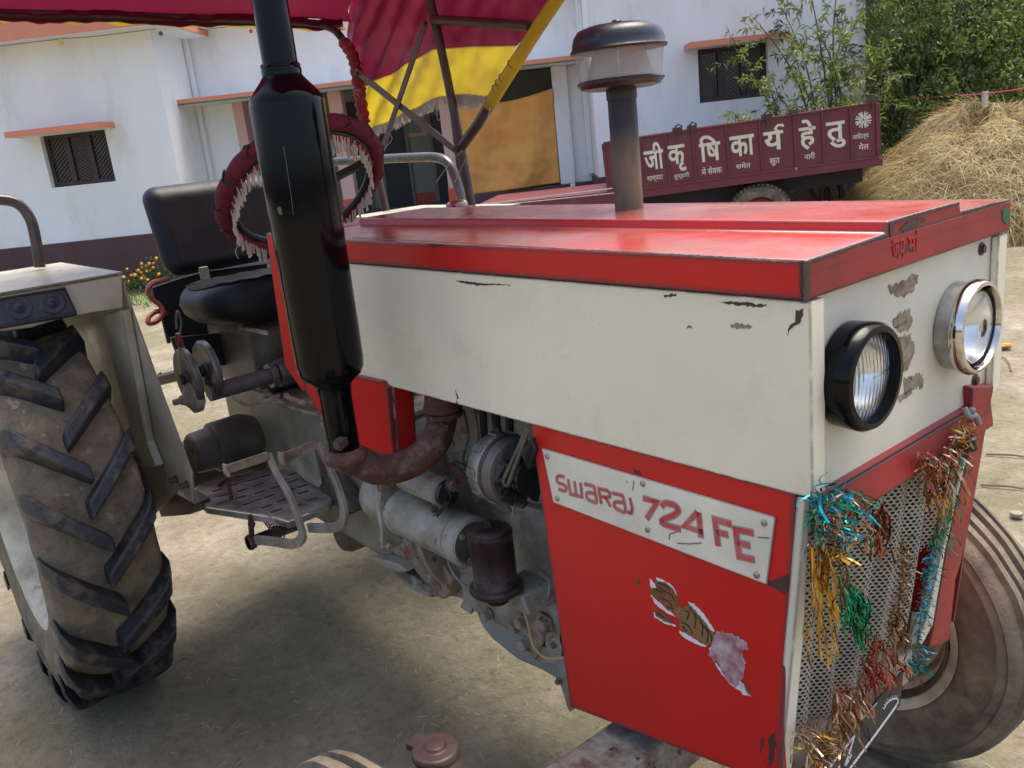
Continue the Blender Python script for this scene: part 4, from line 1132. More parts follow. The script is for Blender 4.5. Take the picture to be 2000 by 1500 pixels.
m = MB(); m.prism([zq(1882, 900, -.002), zq(1891, 900, -.002), zq(1850, 1075, -.002), zq(1825, 1215, -.002), zq(1800, 1262, -.002), zq(1790, 1262, -.002), zq(1812, 1200, -.002), zq(1840, 1075, -.002)], (-0.016, 0, 0)); m.build('grille_side_strip', M['cream_front'], T, bevel=0.002)
# near cream strip
m = MB(); m.prism([zq(1575, 975, -.003), zq(1583, 975, -.003), zq(1570, 1250, -.003), zq(1545, 1530, -.003), zq(1524, 1530, -.003), zq(1560, 1150, -.003)], (-0.014, 0, 0)); m.build('grille_side_strip', M['cream_front'], T, bevel=0.002)
# perforated mesh, every hole cut
m = MB()
GZ0, GZ1 = 0.50, 0.932
def mesh_pt(y, z):
    wv = 0.011 * sin((y + 0.5) * 2 * pi / 0.072) + 0.003 * sin(z * 9 + y * 14)
    return Vector((gx(z) - 0.030 + wv, y, z))
pch, rowh = 0.0070, 0.0061
row = 0
z = GZ0
while z < GZ1:
    ya = -0.245 + (pch / 2 if row % 2 else 0)
    yb = 0.085 + 0.150 * (z - 0.60) / 0.33
    y = ya
    while y < yb:
        rr = 0.0024 if noise.noise(Vector((y * 30, z * 30, 2))) > -0.5 else 0.0019
        o_ = []
        hx = pch / 2; hz = rowh / 2
        for k in range(8):
            a = 2 * pi * k / 8
            cx_ = max(-1, min(1, cos(a) * 1.5)); cz_ = max(-1, min(1, sin(a) * 1.5))
            o_.append(mesh_pt(y + hx * cx_, z + hz * cz_))
        i_ = [mesh_pt(y + rr * cos(2 * pi * k / 8), z + rr * sin(2 * pi * k / 8)) for k in range(8)]
        m.add(o_ + i_, [(k, (k + 1) % 8, 8 + (k + 1) % 8, 8 + k) for k in range(8)])
        y += pch
    z += rowh; row += 1
o = m.build('perforated_grille', M['mesh'], T, smooth=0, orient=False)
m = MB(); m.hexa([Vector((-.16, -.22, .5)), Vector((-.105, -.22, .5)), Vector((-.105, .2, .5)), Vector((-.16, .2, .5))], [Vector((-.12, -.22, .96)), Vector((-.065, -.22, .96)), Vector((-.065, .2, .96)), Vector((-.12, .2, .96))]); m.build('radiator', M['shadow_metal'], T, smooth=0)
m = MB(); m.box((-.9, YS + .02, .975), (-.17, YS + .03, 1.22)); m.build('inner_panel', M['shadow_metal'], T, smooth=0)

# ---- near red lower panel with badge
PN = Vector((0, -1, 0.06)).normalized()       # leans slightly inwards towards the bottom
PP = Vector((0, YS + .004, 0.98))
def pp(px, py, lift=0.0): return hit(px, py, PP + PN * lift, PN)
out = [pp(1035, 822), pp(1556, 961), pp(1522, 1530), pp(1500, 1530), pp(1115, 1381), pp(1113, 1372)]
m = MB(); m.prism(out, -PN * 0.004)
fr = [pp(1553, 962), pp(1556, 963), pp(1522, 1530), pp(1518, 1530)]
a0, a1 = pp(1556, 961), pp(1522, 1530)
m.hexa([a1 + Vector((-.004, 0, 0)) - PN * .0042, a1 - PN * .0042, a1 + Vector((-.004, .024, 0)), a1 + Vector((-.008, .024, 0))],
       [a0 + Vector((-.004, 0, 0)) - PN * .0042, a0 - PN * .0042, a0 + Vector((0, .026, 0)), a0 + Vector((-.004, .026, 0))])
lp = m.build('lower_side_panel', M['red'], T, bevel=0.0045, seg=3)
m = MB(); e0, e1 = pp(1038, 838), pp(1115, 1380)
m.hexa([e1 - PN * .0045, e1 + Vector((.004, 0, 0)) - PN * .0045, e1 + Vector((.004, 0, 0)) - PN * .02, e1 - PN * .02], [e0 - PN * .0045, e0 + Vector((.004, 0, 0)) - PN * .0045, e0 + Vector((.004, 0, 0)) - PN * .02, e0 - PN * .02]); m.build('panel_flange', M['red_front'], lp)
# far side lower panel
m = MB(); m.prism([Vector((-.02, YL, .98)), Vector((-.5, YL, .98)), Vector((-.48, YL - .02, .5)), Vector((-.05, YL - .02, .55))], (0, .004, 0)); m.build('lower_side_panel', M['red'], T)
def cz(x, y): return 1000 + x / 2.308, 850 + y / 2.308
# badge
bd = [cz(133, 57), cz(1186, 370), cz(1147, 675), cz(185, 303)]
m = MB(); bp_ = [hit(*p, PP + PN * 0.0035, PN) for p in bd]; m.prism([p - PN * 0.003 for p in bp_], PN * 0.003)
bg = m.build('badge_plate', M['plate_cream'], T, bevel=0.0008)
for x, y in ((160, 96), (590, 218), (1137, 395), (205, 285), (612, 425), (1103, 630)):
    p = hit(*cz(x, y), PP + PN * 0.0036, PN)
    q = MB(); q.lathe([(0.0048, 0), (0.0048, .0008), (0.004, .0022), (0.0018, .0030), (0.0014, .0022), (0.0003, .0022)], p, PN, 14); q.build('rivet', M['steel'], bg)
def strokes(mb, lists, conv, w, lift, sq=False):
    eu = Vector((1, 0, 0)); ev = Vector((0, 0.06, 1)).normalized()
    for L_ in lists:
        P = [hit(*conv(*p), PP + PN * 0.0036, PN) for p in L_]
        o0 = PP + PN * 0.0036
        pts = [((p - o0).dot(eu), (p - o0).dot(ev)) for p in P]
        if not sq and len(pts) > 3:
            c3 = catmull([(a, b_, 0) for a, b_ in pts], 4); pts = [(p.x, p.y) for p in c3]
        ribbon(mb, pts, w, o0, eu, ev, PN, lift, 0.0002)
c7b = lambda x, y: (1000 + x / 6.667, 820 + y / 6.667)
SW = [[(685, 748), (620, 730), (588, 748), (586, 790), (612, 822), (680, 848), (708, 880), (700, 915), (668, 925), (605, 900)],
      [(732, 772), (762, 965), (835, 985), (915, 1000), (892, 818)], [(812, 795), (838, 985)],
      [(945, 838), (1030, 855), (1072, 885), (1100, 1070), (1010, 1045), (978, 1020), (972, 968), (1000, 948), (1082, 962)],
      [(1165, 1095), (1130, 895), (1240, 920), (1275, 950), (1275, 998), (1240, 1012), (1158, 995)], [(1215, 1008), (1290, 1132)],
      [(1308, 955), (1410, 978), (1448, 1010), (1475, 1195), (1385, 1170), (1342, 1140), (1332, 1088), (1365, 1068), (1456, 1080)],
      [(1535, 1015), (1565, 1140), (1560, 1198), (1535, 1212), (1505, 1192)]]
SWs = [1, 2, 4]
N7 = [[(590, 283), (655, 302), (607, 378)], [(674, 322), (692, 306), (735, 317), (750, 340), (727, 362), (684, 380), (682, 399), (762, 424)],
      [(862, 437), (778, 410), (838, 347)], [(842, 347), (852, 462)], [(930, 500), (915, 380), (990, 402)], [(922, 436), (976, 450)],
      [(1090, 441), (1008, 424), (1025, 546), (1095, 562)], [(1016, 484), (1075, 498)]]
def letter(lists, conv, ws, sq):
    q = MB(); cuts = []
    for w_, lift in zip(ws, (0.0003, 0.0005, 0.0007)):
        strokes(q, lists, conv, w_, lift, sq); cuts.append(len(q.f))
    o = q.build('letter', [M['print_grey'], M['plate_cream'], M['print_red']], bg, smooth=0)
    for i, p in enumerate(o.data.polygons): p.material_index = 0 if i < cuts[0] else 1 if i < cuts[1] else 2
W1, W2 = (0.0072, 0.0063, 0.0046), (0.0112, 0.0100, 0.0082)
for idx, sq in (((0,), False), ((1, 2), True), ((3,), False), ((4, 5), True), ((6,), False), ((7,), False)): letter([SW[i] for i in idx], c7b, W1, sq)
for idx, sq in (((0,), True), ((1,), False), ((2, 3), True), ((4, 5), True), ((6, 7), True)): letter([N7[i] for i in idx], cz, W2, sq)
q = MB()
strokes(q, [[(745, 487), (800, 490), (855, 486)], [(708, 470), (712, 445), (745, 436)], [(1108, 460), (1160, 464)], [(545, 250), (550, 205)], [(515, 205), (520, 215)]], cz, 0.0022, 0.0003, True)
q.build('pencil_scuff', M['print_grey'], bg, smooth=0)
# torn tiger sticker
def st(name, mt, polys, lift, rag=0.0012):
    for i, P in enumerate(polys):
        q = MB(); patch(q, [cz(*p) for p in P], PP, PN, lift, rag, i + 3, 0.0003); q.build(name, M[mt], lp, smooth=0)
st('sticker_backing', 'white_paper', [[(622, 648), (640, 665), (678, 712), (640, 700), (626, 690)], [(650, 642), (690, 655), (715, 672), (740, 700), (745, 730), (700, 690), (655, 655)], [(626, 718), (660, 750), (720, 800), (738, 820), (700, 800), (650, 765)], [(640, 800), (690, 830), (735, 855), (738, 862), (690, 848), (645, 822)],
                                       [(795, 752), (820, 760), (870, 810), (912, 880), (905, 895), (850, 820), (800, 765)], [(755, 878), (800, 905), (880, 950), (870, 957), (800, 925), (757, 895)], [(890, 960), (920, 1040), (980, 1120), (1075, 1178), (1070, 1165), (1040, 1120), (1000, 1120), (930, 1020), (905, 950)], [(1020, 1105), (1045, 1120), (1060, 1160), (1078, 1178), (1040, 1165)]], 0.0006)
st('sticker_head', 'tiger_orange', [[(650, 655), (690, 662), (725, 690), (745, 722), (757, 760), (735, 795), (700, 785), (665, 745), (632, 712), (622, 690), (650, 690)], [(642, 780), (690, 802), (735, 850), (690, 840), (650, 815)], [(560, 642), (578, 645), (578, 680), (566, 672)], [(1030, 1100), (1060, 1120), (1076, 1165), (1062, 1160), (1045, 1120)]], 0.0009)
st('sticker_body', 'tiger_olive', [[(772, 780), (800, 760), (830, 790), (870, 840), (905, 885), (912, 920), (885, 952), (850, 930), (795, 895), (757, 870), (760, 830)], [(735, 780), (760, 768), (770, 790), (755, 830), (738, 815)]], 0.0009)
st('sticker_tail', 'tiger_purple', [[(920, 890), (960, 885), (1010, 900), (1060, 930), (1065, 960), (1040, 980), (1055, 1020), (1050, 1080), (1010, 1140), (980, 1110), (930, 1040), (890, 990), (905, 930)]], 0.0009, 0.0022)
q = MB()
eu = Vector((1, 0, 0)); ev = Vector((0, 0.06, 1)).normalized()
def ink(lists, w):
    for L_ in lists:
        P = [hit(*cz(*p), PP, PN) for p in L_]
        pts = [((p - PP).dot(eu), (p - PP).dot(ev)) for p in P]
        if len(pts) > 2: pts = [(p.x, p.y) for p in catmull([(a, b_, 0) for a, b_ in pts], 4)]
        ribbon(q, pts, w, PP, eu, ev, PN, 0.0012, 0.0003)
ink([[(640, 690), (665, 700), (675, 715)], [(660, 665), (700, 680), (715, 700)], [(690, 700), (720, 720), (735, 745)], [(680, 735), (710, 750), (725, 775)], [(655, 800), (690, 825)],
     [(780, 790), (800, 800), (790, 830)], [(800, 775), (830, 820), (825, 870)], [(822, 800), (860, 850), (858, 905)], [(850, 840), (885, 890), (880, 935)], [(765, 840), (800, 860), (815, 895)], [(872, 860), (900, 900), (900, 930)], [(770, 860), (790, 885)], [(700, 770), (730, 785)], [(665, 680), (690, 712)]], 0.0022)
q.build('sticker_stripe', M['ink'], lp, smooth=0)
q = MB()
def lpatch(P, rag, sd):
    q = MB(); patch(q, [cz(*p) for p in P], PP, PN, 0.0006, rag, sd); q.build('rust_scratch', M['scar_dark'], lp, smooth=0)
lpatch([(1155, 660), (1200, 645), (1250, 625), (1252, 690), (1225, 720), (1190, 690), (1155, 680)], 0.001, 3)
lpatch([(1160, 1370), (1185, 1340), (1190, 1400), (1170, 1480), (1155, 1500), (1160, 1430)], 0.002, 4)
lpatch([(1128, 1360), (1135, 1365), (1120, 1440), (1118, 1420)], 0.001, 5)
lpatch([(545, 152), (575, 158), (590, 180), (555, 172)], 0.001, 7)

# ---- rear cowl
CP = Vector((0, YS - .010, 0))
def cp(px, py): return hit(px, py, CP, Y3)
m = MB(); m.prism([cp(519, 455), cp(549, 459), cp(549, 500), cp(553, 520), cp(590, 705), cp(597, 765), cp(590, 764), cp(556, 715)], (0, 0.010, 0)); m.build('rear_cowl', M['red'], T, bevel=0.003)
m = MB(); m.prism([cp(587, 702), cp(692, 733), cp(746, 745), cp(756, 760), cp(768, 892), cp(700, 878), cp(644, 836), cp(598, 766)], (0, 0.012, 0))
q0, q1 = cp(758, 748), cp(768, 892)
m.hexa([q1 + Vector((-.002, .0122, 0)), q1 + Vector((.002, .0122, 0)), q1 + Vector((.002, .06, 0)), q1 + Vector((-.002, .06, 0))], [q0 + Vector((-.002, .0122, 0)), q0 + Vector((.002, .0122, 0)), q0 + Vector((.002, .06, 0)), q0 + Vector((-.002, .06, 0))])
m.build('cowl_skirt', M['red'], T, bevel=0.003)
m = MB(); m.box((-1.405, YS + .001, .99), (-1.315, YL, 1.283)); m.build('dashboard', M['red'], T, bevel=0.006)
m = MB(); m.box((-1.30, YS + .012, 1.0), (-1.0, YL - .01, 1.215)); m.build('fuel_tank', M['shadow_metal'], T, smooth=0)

# ---- muffler
XM, YM = -0.915, -0.42
m = MB()
m.lathe([(0.028, 0.892), (0.0305, 0.896), (0.0305, 1.010), (0.033, 1.028), (0.037, 1.035), (0.055, 1.050), (0.0615, 1.062), (0.0635, 1.080), (0.0650, 1.540), (0.0635, 1.551), (0.055, 1.563), (0.040, 1.580), (0.034, 1.588), (0.0345, 1.598), (0.031, 1.604)], (XM, YM, 0), Z3, 56)
mf = m.build('muffler', M['black_gloss'], T, smooth=35)
m = MB(); m.lathe([(0.0300, 1.600), (0.0300, 2.35), (0.027, 2.352), (0.027, 2.30)], (XM, YM, 0), Z3, 40, caps=False); m.build('tail_pipe', M['black_gloss'], mf)
m = MB(); bz = []
for i in range(41):
    a = 2 * pi * i / 40
    bz.append(Vector((XM + 0.0305 * cos(a), YM + 0.0305 * sin(a), 1.6045 + 0.0018 * sin(5 * a) + 0.0012 * sin(11 * a))))
m.tube(bz[:-1], 0.0034, 8, closed=True); m.build('weld_bead', M['black_gloss'], mf)
p = Vector((XM + .030, YM - .022, .925)); ax = Vector((.5, -.86, 0))
m = MB(); m.lathe([(0.013, -0.012), (0.013, 0.004), (0.012, 0.007), (0.0085, 0.007), (0.008, 0.014), (0.0001, 0.015)], p, ax, 6); m.build('clamp_bolt', M['brown_metal'], mf)
def on_muffler(px, py, r):
    d = ray(px, py); dx, dy2 = d.x, d.y
    ox, oy = CAM.x - XM, CAM.y - YM
    a, b_, c_ = dx * dx + dy2 * dy2, ox * dx + oy * dy2, ox * ox + oy * oy - r * r
    return CAM + d * ((-b_ - math.sqrt(max(0, b_ * b_ - a * c_))) / a)
for k, (L_, w_) in enumerate((([(553, 285), (558, 310), (563, 345), (569, 385), (573, 420)], .0006), ([(543, 405), (548, 412), (546, 418)], .005))):
    m = MB(); P = catmull([on_muffler(x, y, .0652) for x, y in L_], 4)
    m.tube(P, [w_ * (.5 + .5 * abs(sin(i * 2.3))) for i in range(len(P))], 5)
    for i, v in enumerate(m.v):
        d = Vector((v.x - XM, v.y - YM, 0)); k_ = min(d.length, .0656) / d.length; m.v[i] = Vector((XM + d.x * k_, YM + d.y * k_, v.z))
    m.build('paint_scratch', M['steel_dull'], mf)
# elbow
e1 = Vector((XM, YM, .885)); 
ytop = -0.205
etop = at(868, 812, 'y', ytop)
path = catmull([Vector((XM, YM, .905)), Vector((XM, YM + .001, .880)), at(700, 900, 'y', -.395), at(735, 917, 'y', -.365), at(775, 914, 'y', -.325), at(815, 897, 'y', -.285), at(848, 866, 'y', -.245), Vector((etop.x - .004, ytop - .006, etop.z - .012)), Vector((etop.x, ytop, etop.z + 0.03))], 9)
m = MB(); m.tube(path, 0.0305, 32); eb = m.build('exhaust_elbow', M['rust'], T)
m = MB(); m.lathe([(0.030, .874), (0.040, .877), (0.0425, .884), (0.040, .896), (0.032, .903)], (XM, YM, 0), Z3, 40); m.build('collar', M['rust'], eb)
m = MB(); m.lathe([(0.030, -.002), (0.038, .000), (0.039, .009), (0.033, .0115), (0.038, .013), (0.041, .021), (0.037, .034), (0.034, .055), (0.036, .12)], (etop.x, ytop, etop.z), Z3, 36); m.bolt((etop.x + .034, ytop - .02, etop.z - .006), -Z3, .005, .012)
m.build('manifold_flange', M['rust'], eb)

# ---- intake stack and pre-cleaner
px_, py_ = -0.566, 0.05
def ip(z): return Vector((px_, py_, z))
m = MB(); m.lathe([(0.0262, 1.20), (0.0256, 1.50), (0.024, 1.506)], (px_, py_, 0), Z3, 40); ipo = m.build('intake_pipe', M['pole'], T)
m = MB(); m.lathe([(0.0272, 1.490), (0.0272, 1.512), (0.024, 1.513)], (px_, py_, 0), Z3, 40, caps=False); m.build('pipe_sleeve', M['black_plastic'], ipo)
pc = MB(); pc.lathe([(0.030, 1.510), (0.055, 1.507), (0.070, 1.511), (0.0735, 1.517), (0.0765, 1.5185), (0.077, 1.522), (0.072, 1.525), (0.03, 1.524)], (px_, py_, 0), Z3, 56); pc.build('cleaner_base', M['dome_paint'], ipo)
pc = MB(); pc.lathe([(0.0725, 1.525), (0.0755, 1.550), (0.0785, 1.574)], (px_, py_, 0), Z3, 56, caps=False); pc.build('cleaner_bowl', M['bowl'], ipo)
pc = MB(); pc.lathe([(0.060, 1.526), (0.044, 1.576)], (px_, py_, 0), Z3, 40, caps=False); pc.build('inner_cone', mat('dusty_inner_cone', (0.50, 0.46, 0.38), 0.7, col2=(0.36, 0.33, 0.27), nscale=10), ipo)
pc = MB(); pc.tube([(px_ + .045, py_ - .05, 1.524), (px_ + .045, py_ - .05, 1.576)], 0.0022, 8); pc.build('centre_stud', M['steel'], ipo)
pc = MB(); pc.lathe([(0.076, 1.573), (0.0835, 1.571), (0.085, 1.575), (0.0815, 1.579), (0.080, 1.588), (0.077, 1.598), (0.069, 1.608), (0.052, 1.6135), (0.025, 1.616), (0.001, 1.6163)], (px_, py_, 0), Z3, 64); dm = pc.build('cleaner_dome', M['dome_paint'], ipo, smooth=60)
pc = MB(); pc.lathe([(0.008, 1.616), (0.0095, 1.619), (0.007, 1.6215), (0.0005, 1.622)], (px_, py_, 0), Z3, 16); pc.build('wing_nut', M['black_plastic'], ipo)
# chrome instrument seen beyond the bonnet
p = at(893, 398, 'y', .22)
m = MB(); m.lathe([(0.020, -.01), (0.028, 0.0), (0.030, .012), (0.024, .018), (0.001, .022)], p + Vector((0, 0, -.012)), Vector((-.2, .1, 1)), 20); m.build('filler_cap', M['chrome'], T)

# ---- engine
m = MB(); m.box((-1.02, -.125, .50), (-.44, .125, .93)); m.build('engine_block', M['grey'], T, bevel=0.012)
m = MB(); m.box((-.98, -.10, .932), (-.48, .10, 1.13)); m.build('cylinder_head', M['shadow_metal'], T, bevel=0.01)
for k in range(3):
    m = MB(); m.tube([at(942 + 26 * k, 770, 'y', -.13), at(948 + 24 * k, 900, 'y', -.13)], 0.008, 8); m.build('pushrod_tube', M['shadow_metal'], T)
m = MB(); m.box((-1.00, -.15, .40), (-.60, .15, .499)); m.build('sump', M['grey'], T, bevel=0.02)
# flywheel housing
m = MB(); m.lathe([(0.17, -1.30), (0.195, -1.22), (0.215, -1.10), (0.225, -1.06), (0.225, -1.022)], (0, 0, .60), X3, 40); m.build('flywheel_housing', M['grey'], T, bevel=0.004)
m = MB(); m.lathe([(0.232, -1.075), (0.238, -1.070), (0.238, -1.045), (0.232, -1.040)], (0, 0, .60), X3, 40)
for k in range(12):
    a = 2 * pi * k / 12; m.bolt((-1.04, .225 * cos(a), .60 + .225 * sin(a)), X3, .008, .008)
m.build('housing_flange', M['grey_rust'], T, bevel=0.003)
pfl = lambda px, py, y=-.17: at(px, py, 'y', y)
m = MB(); m.prism([pfl(722, 945), pfl(742, 1025), pfl(752, 1080), pfl(790, 1115), pfl(815, 1105), pfl(812, 1060), pfl(800, 1010), pfl(775, 960)], (0, .03, 0)); m.build('housing_rib', M['grey_rust'], T, bevel=0.006)
m = MB(); m.prism([pfl(750, 1078), pfl(800, 1092), pfl(818, 1106), pfl(800, 1108), pfl(752, 1090)], (0, -.035, 0)); m.build('housing_rib', M['grey'], T, bevel=0.004)
m = MB(); m.prism([pfl(812, 1060), pfl(850, 1080), pfl(880, 1130), pfl(878, 1165), pfl(862, 1172), pfl(850, 1160), pfl(820, 1130)], (0, .05, 0)); m.build('housing_foot', M['grey_rust'], T, bevel=0.006)
m = MB(); m.prism([pfl(752, 1095), pfl(820, 1135), pfl(858, 1165), pfl(840, 1168), pfl(800, 1150), pfl(765, 1115)], (0, .05, 0)); m.build('clutch_cover', M['axle'], T, bevel=0.004)
# block side: crankcase boss and plates
pe = lambda px, py, y=-.14: at(px, py, 'y', y)
m = MB(); m.prism([pe(870, 1090), pe(930, 1080), pe(955, 1110), pe(960, 1175), pe(930, 1190), pe(900, 1170), pe(875, 1150), pe(862, 1170), pe(868, 1130)], (0, .03, 0)); m.build('crankcase_cover', M['grey'], T, bevel=0.005)
m = MB(); m.lathe([(0.022, 0), (0.022, .03), (0.017, .034), (0.001, .034)], pe(848, 1083, -.13), -Y3, 20); m.build('core_plug', M['grey_rust'], T)
# front support casting with its windows
m = MB(); m.prism([pe(1008, 985, -.15), pe(1068, 1000, -.15), pe(1100, 1180, -.15), pe(1110, 1395, -.15), pe(1082, 1300, -.15), pe(1040, 1290, -.15), pe(1030, 1180, -.15)], (0, .05, 0)); m.build('front_support', M['grey'], T, bevel=0.005)
m = MB(); m.prism([pe(925, 1190, -.12), pe(1000, 1200, -.12), pe(1060, 1265, -.12), pe(1110, 1290, -.12), pe(1112, 1345, -.12), pe(1060, 1312, -.12), pe(1010, 1290, -.12), pe(960, 1250, -.12), pe(940, 1225, -.12)], (0, .24, 0)); m.build('front_sump', M['grey_light'] if 'grey_light' in M else M['grey'], T, bevel=0.01)
m = MB(); m.prism([pe(1020, 1190, -.155), pe(1058, 1195, -.155), pe(1062, 1250, -.155), pe(1046, 1290, -.155), pe(1022, 1270, -.155)], (0, .03, 0)); m.build('bracket', M['grey_rust'], T, bevel=0.004)
for px, py, r in ((1065, 1216, .017), (955, 1199, .011), (1028, 1255, .013), (1022, 1213, .013)):
    m = MB(); m.lathe([(r * 1.35, 0), (r * 1.35, .004), (r, .004), (r * .97, .018), (r * .7, .020)], pe(px, py, -.155), -Y3 + Vector((.15, 0, 0)), 6); m.build('hex_bolt', M['grey_rust'], T, smooth=0)
m = MB(); m.tube([pe(905, 1178, -.15), pe(925, 1190, -.14)], .012, 12); m.build('drain_stub', M['grey_rust'], T)
m = MB(); m.tube([pe(1000, 1228, -.16), pe(1022, 1215, -.13)], .012, 12); m.build('drain_stub', M['grey_rust'], T)
# oil filter
fx = at(964, 1100, 'y', -.245)
R_f = 0.0435
tz, bz_ = at(964, 1040, 'y', -.245).z + .004, at(985, 1165, 'y', -.245).z + .012
m = MB(); m.lathe([(R_f * .2, tz + .006), (R_f * .93, tz), (R_f, tz - .004), (R_f + .0015, tz - .007), (R_f, tz - .011), (R_f, bz_ + .014), (R_f + .004, bz_ + .010), (R_f + .010, bz_ + .006), (R_f + .011, bz_), (R_f + .006, bz_ - .006), (R_f * .6, bz_ - .008), (R_f * .5, bz_ - .03)], (fx.x, -.245, 0), Z3, 48); of_ = m.build('oil_filter', M['filter'], T, smooth=50)
m = MB(); m.lathe([(0.011, tz + .0055), (0.011, tz + .008), (0.0085, tz + .008), (0.008, tz + .018), (0.001, tz + .019)], (fx.x, -.245, 0), Z3, 6); m.build('filter_nut', M['filter'], of_, smooth=0)
m = MB(); m.prism([Vector((fx.x - .03, -.225, bz_ - .01)), Vector((fx.x + .05, -.225, bz_ - .01)), Vector((fx.x + .07, -.225, bz_ - .05)), Vector((fx.x - .04, -.225, bz_ - .04))], (0, .10, 0)); m.build('filter_bracket', M['grey'], T, bevel=0.006)
# starter
s0 = at(792, 1000, 'y', -.215); s1 = at(925, 1060, 'y', -.215)
zs = (s0.z + s1.z) / 2; xs0, xs1 = s0.x - .01, s1.x
m = MB(); m.lathe([(0.050, 0), (0.056, .004), (0.056, .018), (0.052, .022), (0.054, .03), (0.054, xs1 - xs0 - .045), (0.0515, xs1 - xs0 - .044), (0.0515, xs1 - xs0 - .041), (0.055, xs1 - xs0 - .040), (0.055, xs1 - xs0 - .008), (0.048, xs1 - xs0), (0.044, xs1 - xs0 - .004), (0.001, xs1 - xs0 - .004)], (xs0, -.215, zs), X3, 48)
stt = m.build('starter_motor', M['grey'], T, smooth=50)
m = MB(); m.lathe([(0.043, 0.0), (0.043, .003), (0.03, .004), (0.012, .009), (0.001, .009)], (xs1 - .004, -.215, zs), X3, 32); m.build('starter_end_cap', M['grey_dark'], stt)
for a in (0.6, 2.4, 4.3):
    m = MB(); m.bolt((xs1 - .002, -.215 + .036 * cos(a), zs + .036 * sin(a)), X3, .006, .006); m.build('cap_bolt', M['grey_rust'], stt, smooth=0)
m = MB(); m.prism([Vector((xs0 - .012, -.215 + y, zs + z)) for y, z in ((-.045, -.085), (.02, -.07), (.055, 0), (.04, .08), (-.01, .105), (-.04, .09), (-.062, .03), (-.062, -.03), (-.07, -.07))], (.012, 0, 0)); m.build('starter_flange', M['grey'], stt, bevel=0.003)
for y, z in ((-.045, .075), (-.052, -.07)):
    m = MB(); m.lathe([(.014, 0), (.014, .003), (.010, .003), (.0095, .013), (.001, .0135)], (xs0 + .0, -.215 + y, zs + z), X3, 6); m.build('flange_bolt', M['grey_rust'], stt, smooth=0)
m = MB(); m.lathe([(0.058, 0), (0.068, .04), (0.062, .09), (0.05, .11)], (xs0 - .125, -.200, zs + .005), X3, 36); m.build('starter_nose', M['grey'], stt, smooth=50)
so0 = at(800, 945, 'y', -.225); so1 = at(858, 962, 'y', -.225)
zz = so1.z + .006
m = MB(); m.lathe([(0.024, 0), (0.031, .005), (0.031, so1.x - so0.x + .02), (0.033, so1.x - so0.x + .021), (0.033, so1.x - so0.x + .03), (0.028, so1.x - so0.x + .034)], (so0.x - .01, -.225, zz), X3, 36); m.build('solenoid', M['grey'], stt, smooth=50)
m = MB(); m.lathe([(0.028, 0), (0.027, .012), (0.014, .016), (0.001, .016)], (so1.x + .0245, -.225, zz), X3, 28); m.tube([(so1.x + .03, -.235, zz - .012), (so1.x + .055, -.24, zz - .014)], .008, 8); m.tube([(so1.x + .03, -.215, zz + .012), (so1.x + .052, -.215, zz + .014)], .006, 8); m.build('solenoid_cap', M['black_plastic'], stt)
m = MB(); m.tube(catmull([(so1.x + .05, -.24, zz - .014), (so1.x + .05, -.27, zz - .03), at(862, 1000, 'y', -.27), at(852, 1005, 'y', -.275)], 6), .0022, 6); m.build('starter_lead', M['black_plastic'], stt)
m = MB(); m.bolt(at(852, 993, 'y', -.268), -Y3, .007, .012); m.build('terminal_stud', M['brown_metal'], stt, smooth=0)
# alternator
al = at(985, 915, 'y', -.215)
m = MB(); m.lathe([(0.040, -.005), (0.058, 0), (0.066, .006), (0.067, .035), (0.0655, .037), (0.0655, .050), (0.067, .052), (0.064, .070), (0.045, .078)], (al.x - .035, -.215, al.z), X3, 48); alt = m.build('alternator', M['alt'] , T, smooth=45)
m = MB(); m.lathe([(0.0662, 0), (0.0664, .012)], (al.x - .035 + .0375, -.215, al.z), X3, 48, caps=False); m.build('stator_band', M['brown_metal'], alt)
m = MB()
for k in range(10):
    a = 2 * pi * k / 10
    d1 = Vector((0, cos(a), sin(a))); d2 = Vector((0, cos(a + .42), sin(a + .42)))
    c0 = Vector((al.x + .045, -.215, al.z))
    m.hexa([c0 + d1 * .030, c0 + d1 * .062, c0 + d2 * .060 + Vector((.004, 0, 0)), c0 + d2 * .030], [c0 + d1 * .030 + Vector((.020, 0, 0)), c0 + d1 * .062 + Vector((.022, 0, 0)), c0 + d2 * .060 + Vector((.008, 0, 0)), c0 + d2 * .030 + Vector((.006, 0, 0))])
m.lathe([(0.034, 0), (0.034, .012), (0.03, .014), (0.034, .022), (0.034, .030)], (al.x + .048, -.215, al.z), X3, 28)
m.build('cooling_fan', M['black_plastic'], alt, smooth=0)
for k in range(9):
    a = 2 * pi * k / 9 + .2; c0 = Vector((al.x - .035, -.215, al.z)); d1 = Vector((0, cos(a), sin(a)))
    m = MB(); m.frame_bar(c0 + X3 * .008 + d1 * .0665, c0 + X3 * .032 + d1 * .0665, .008, .014, d1); m.build('alternator_rib', M['alt'], alt, bevel=0.001)
b0, b1 = at(988, 942, 'y', -.292), at(1030, 840, 'y', -.285)
m = MB()
dv = (b1 - b0).normalized(); sv = dv.cross(Y3)
for sg in (-1, 1): m.frame_bar(b0 + sv * .0065 * sg, b1 + sv * .0065 * sg * .3, .004, .006, Y3)
m.tube([b0 + sv * .0065, b0 - dv * .008, b0 - sv * .0065], .004, 6)
m.build('slotted_stay', M['grey_dark'], alt, smooth=0)
m = MB(); m.prism([at(1016, 885, 'y', -.27), at(1035, 855, 'y', -.27), at(1045, 880, 'y', -.27), at(1030, 920, 'y', -.27)], (0, .03, 0)); m.build('alternator_lug', M['black_plastic'], alt, bevel=0.003)
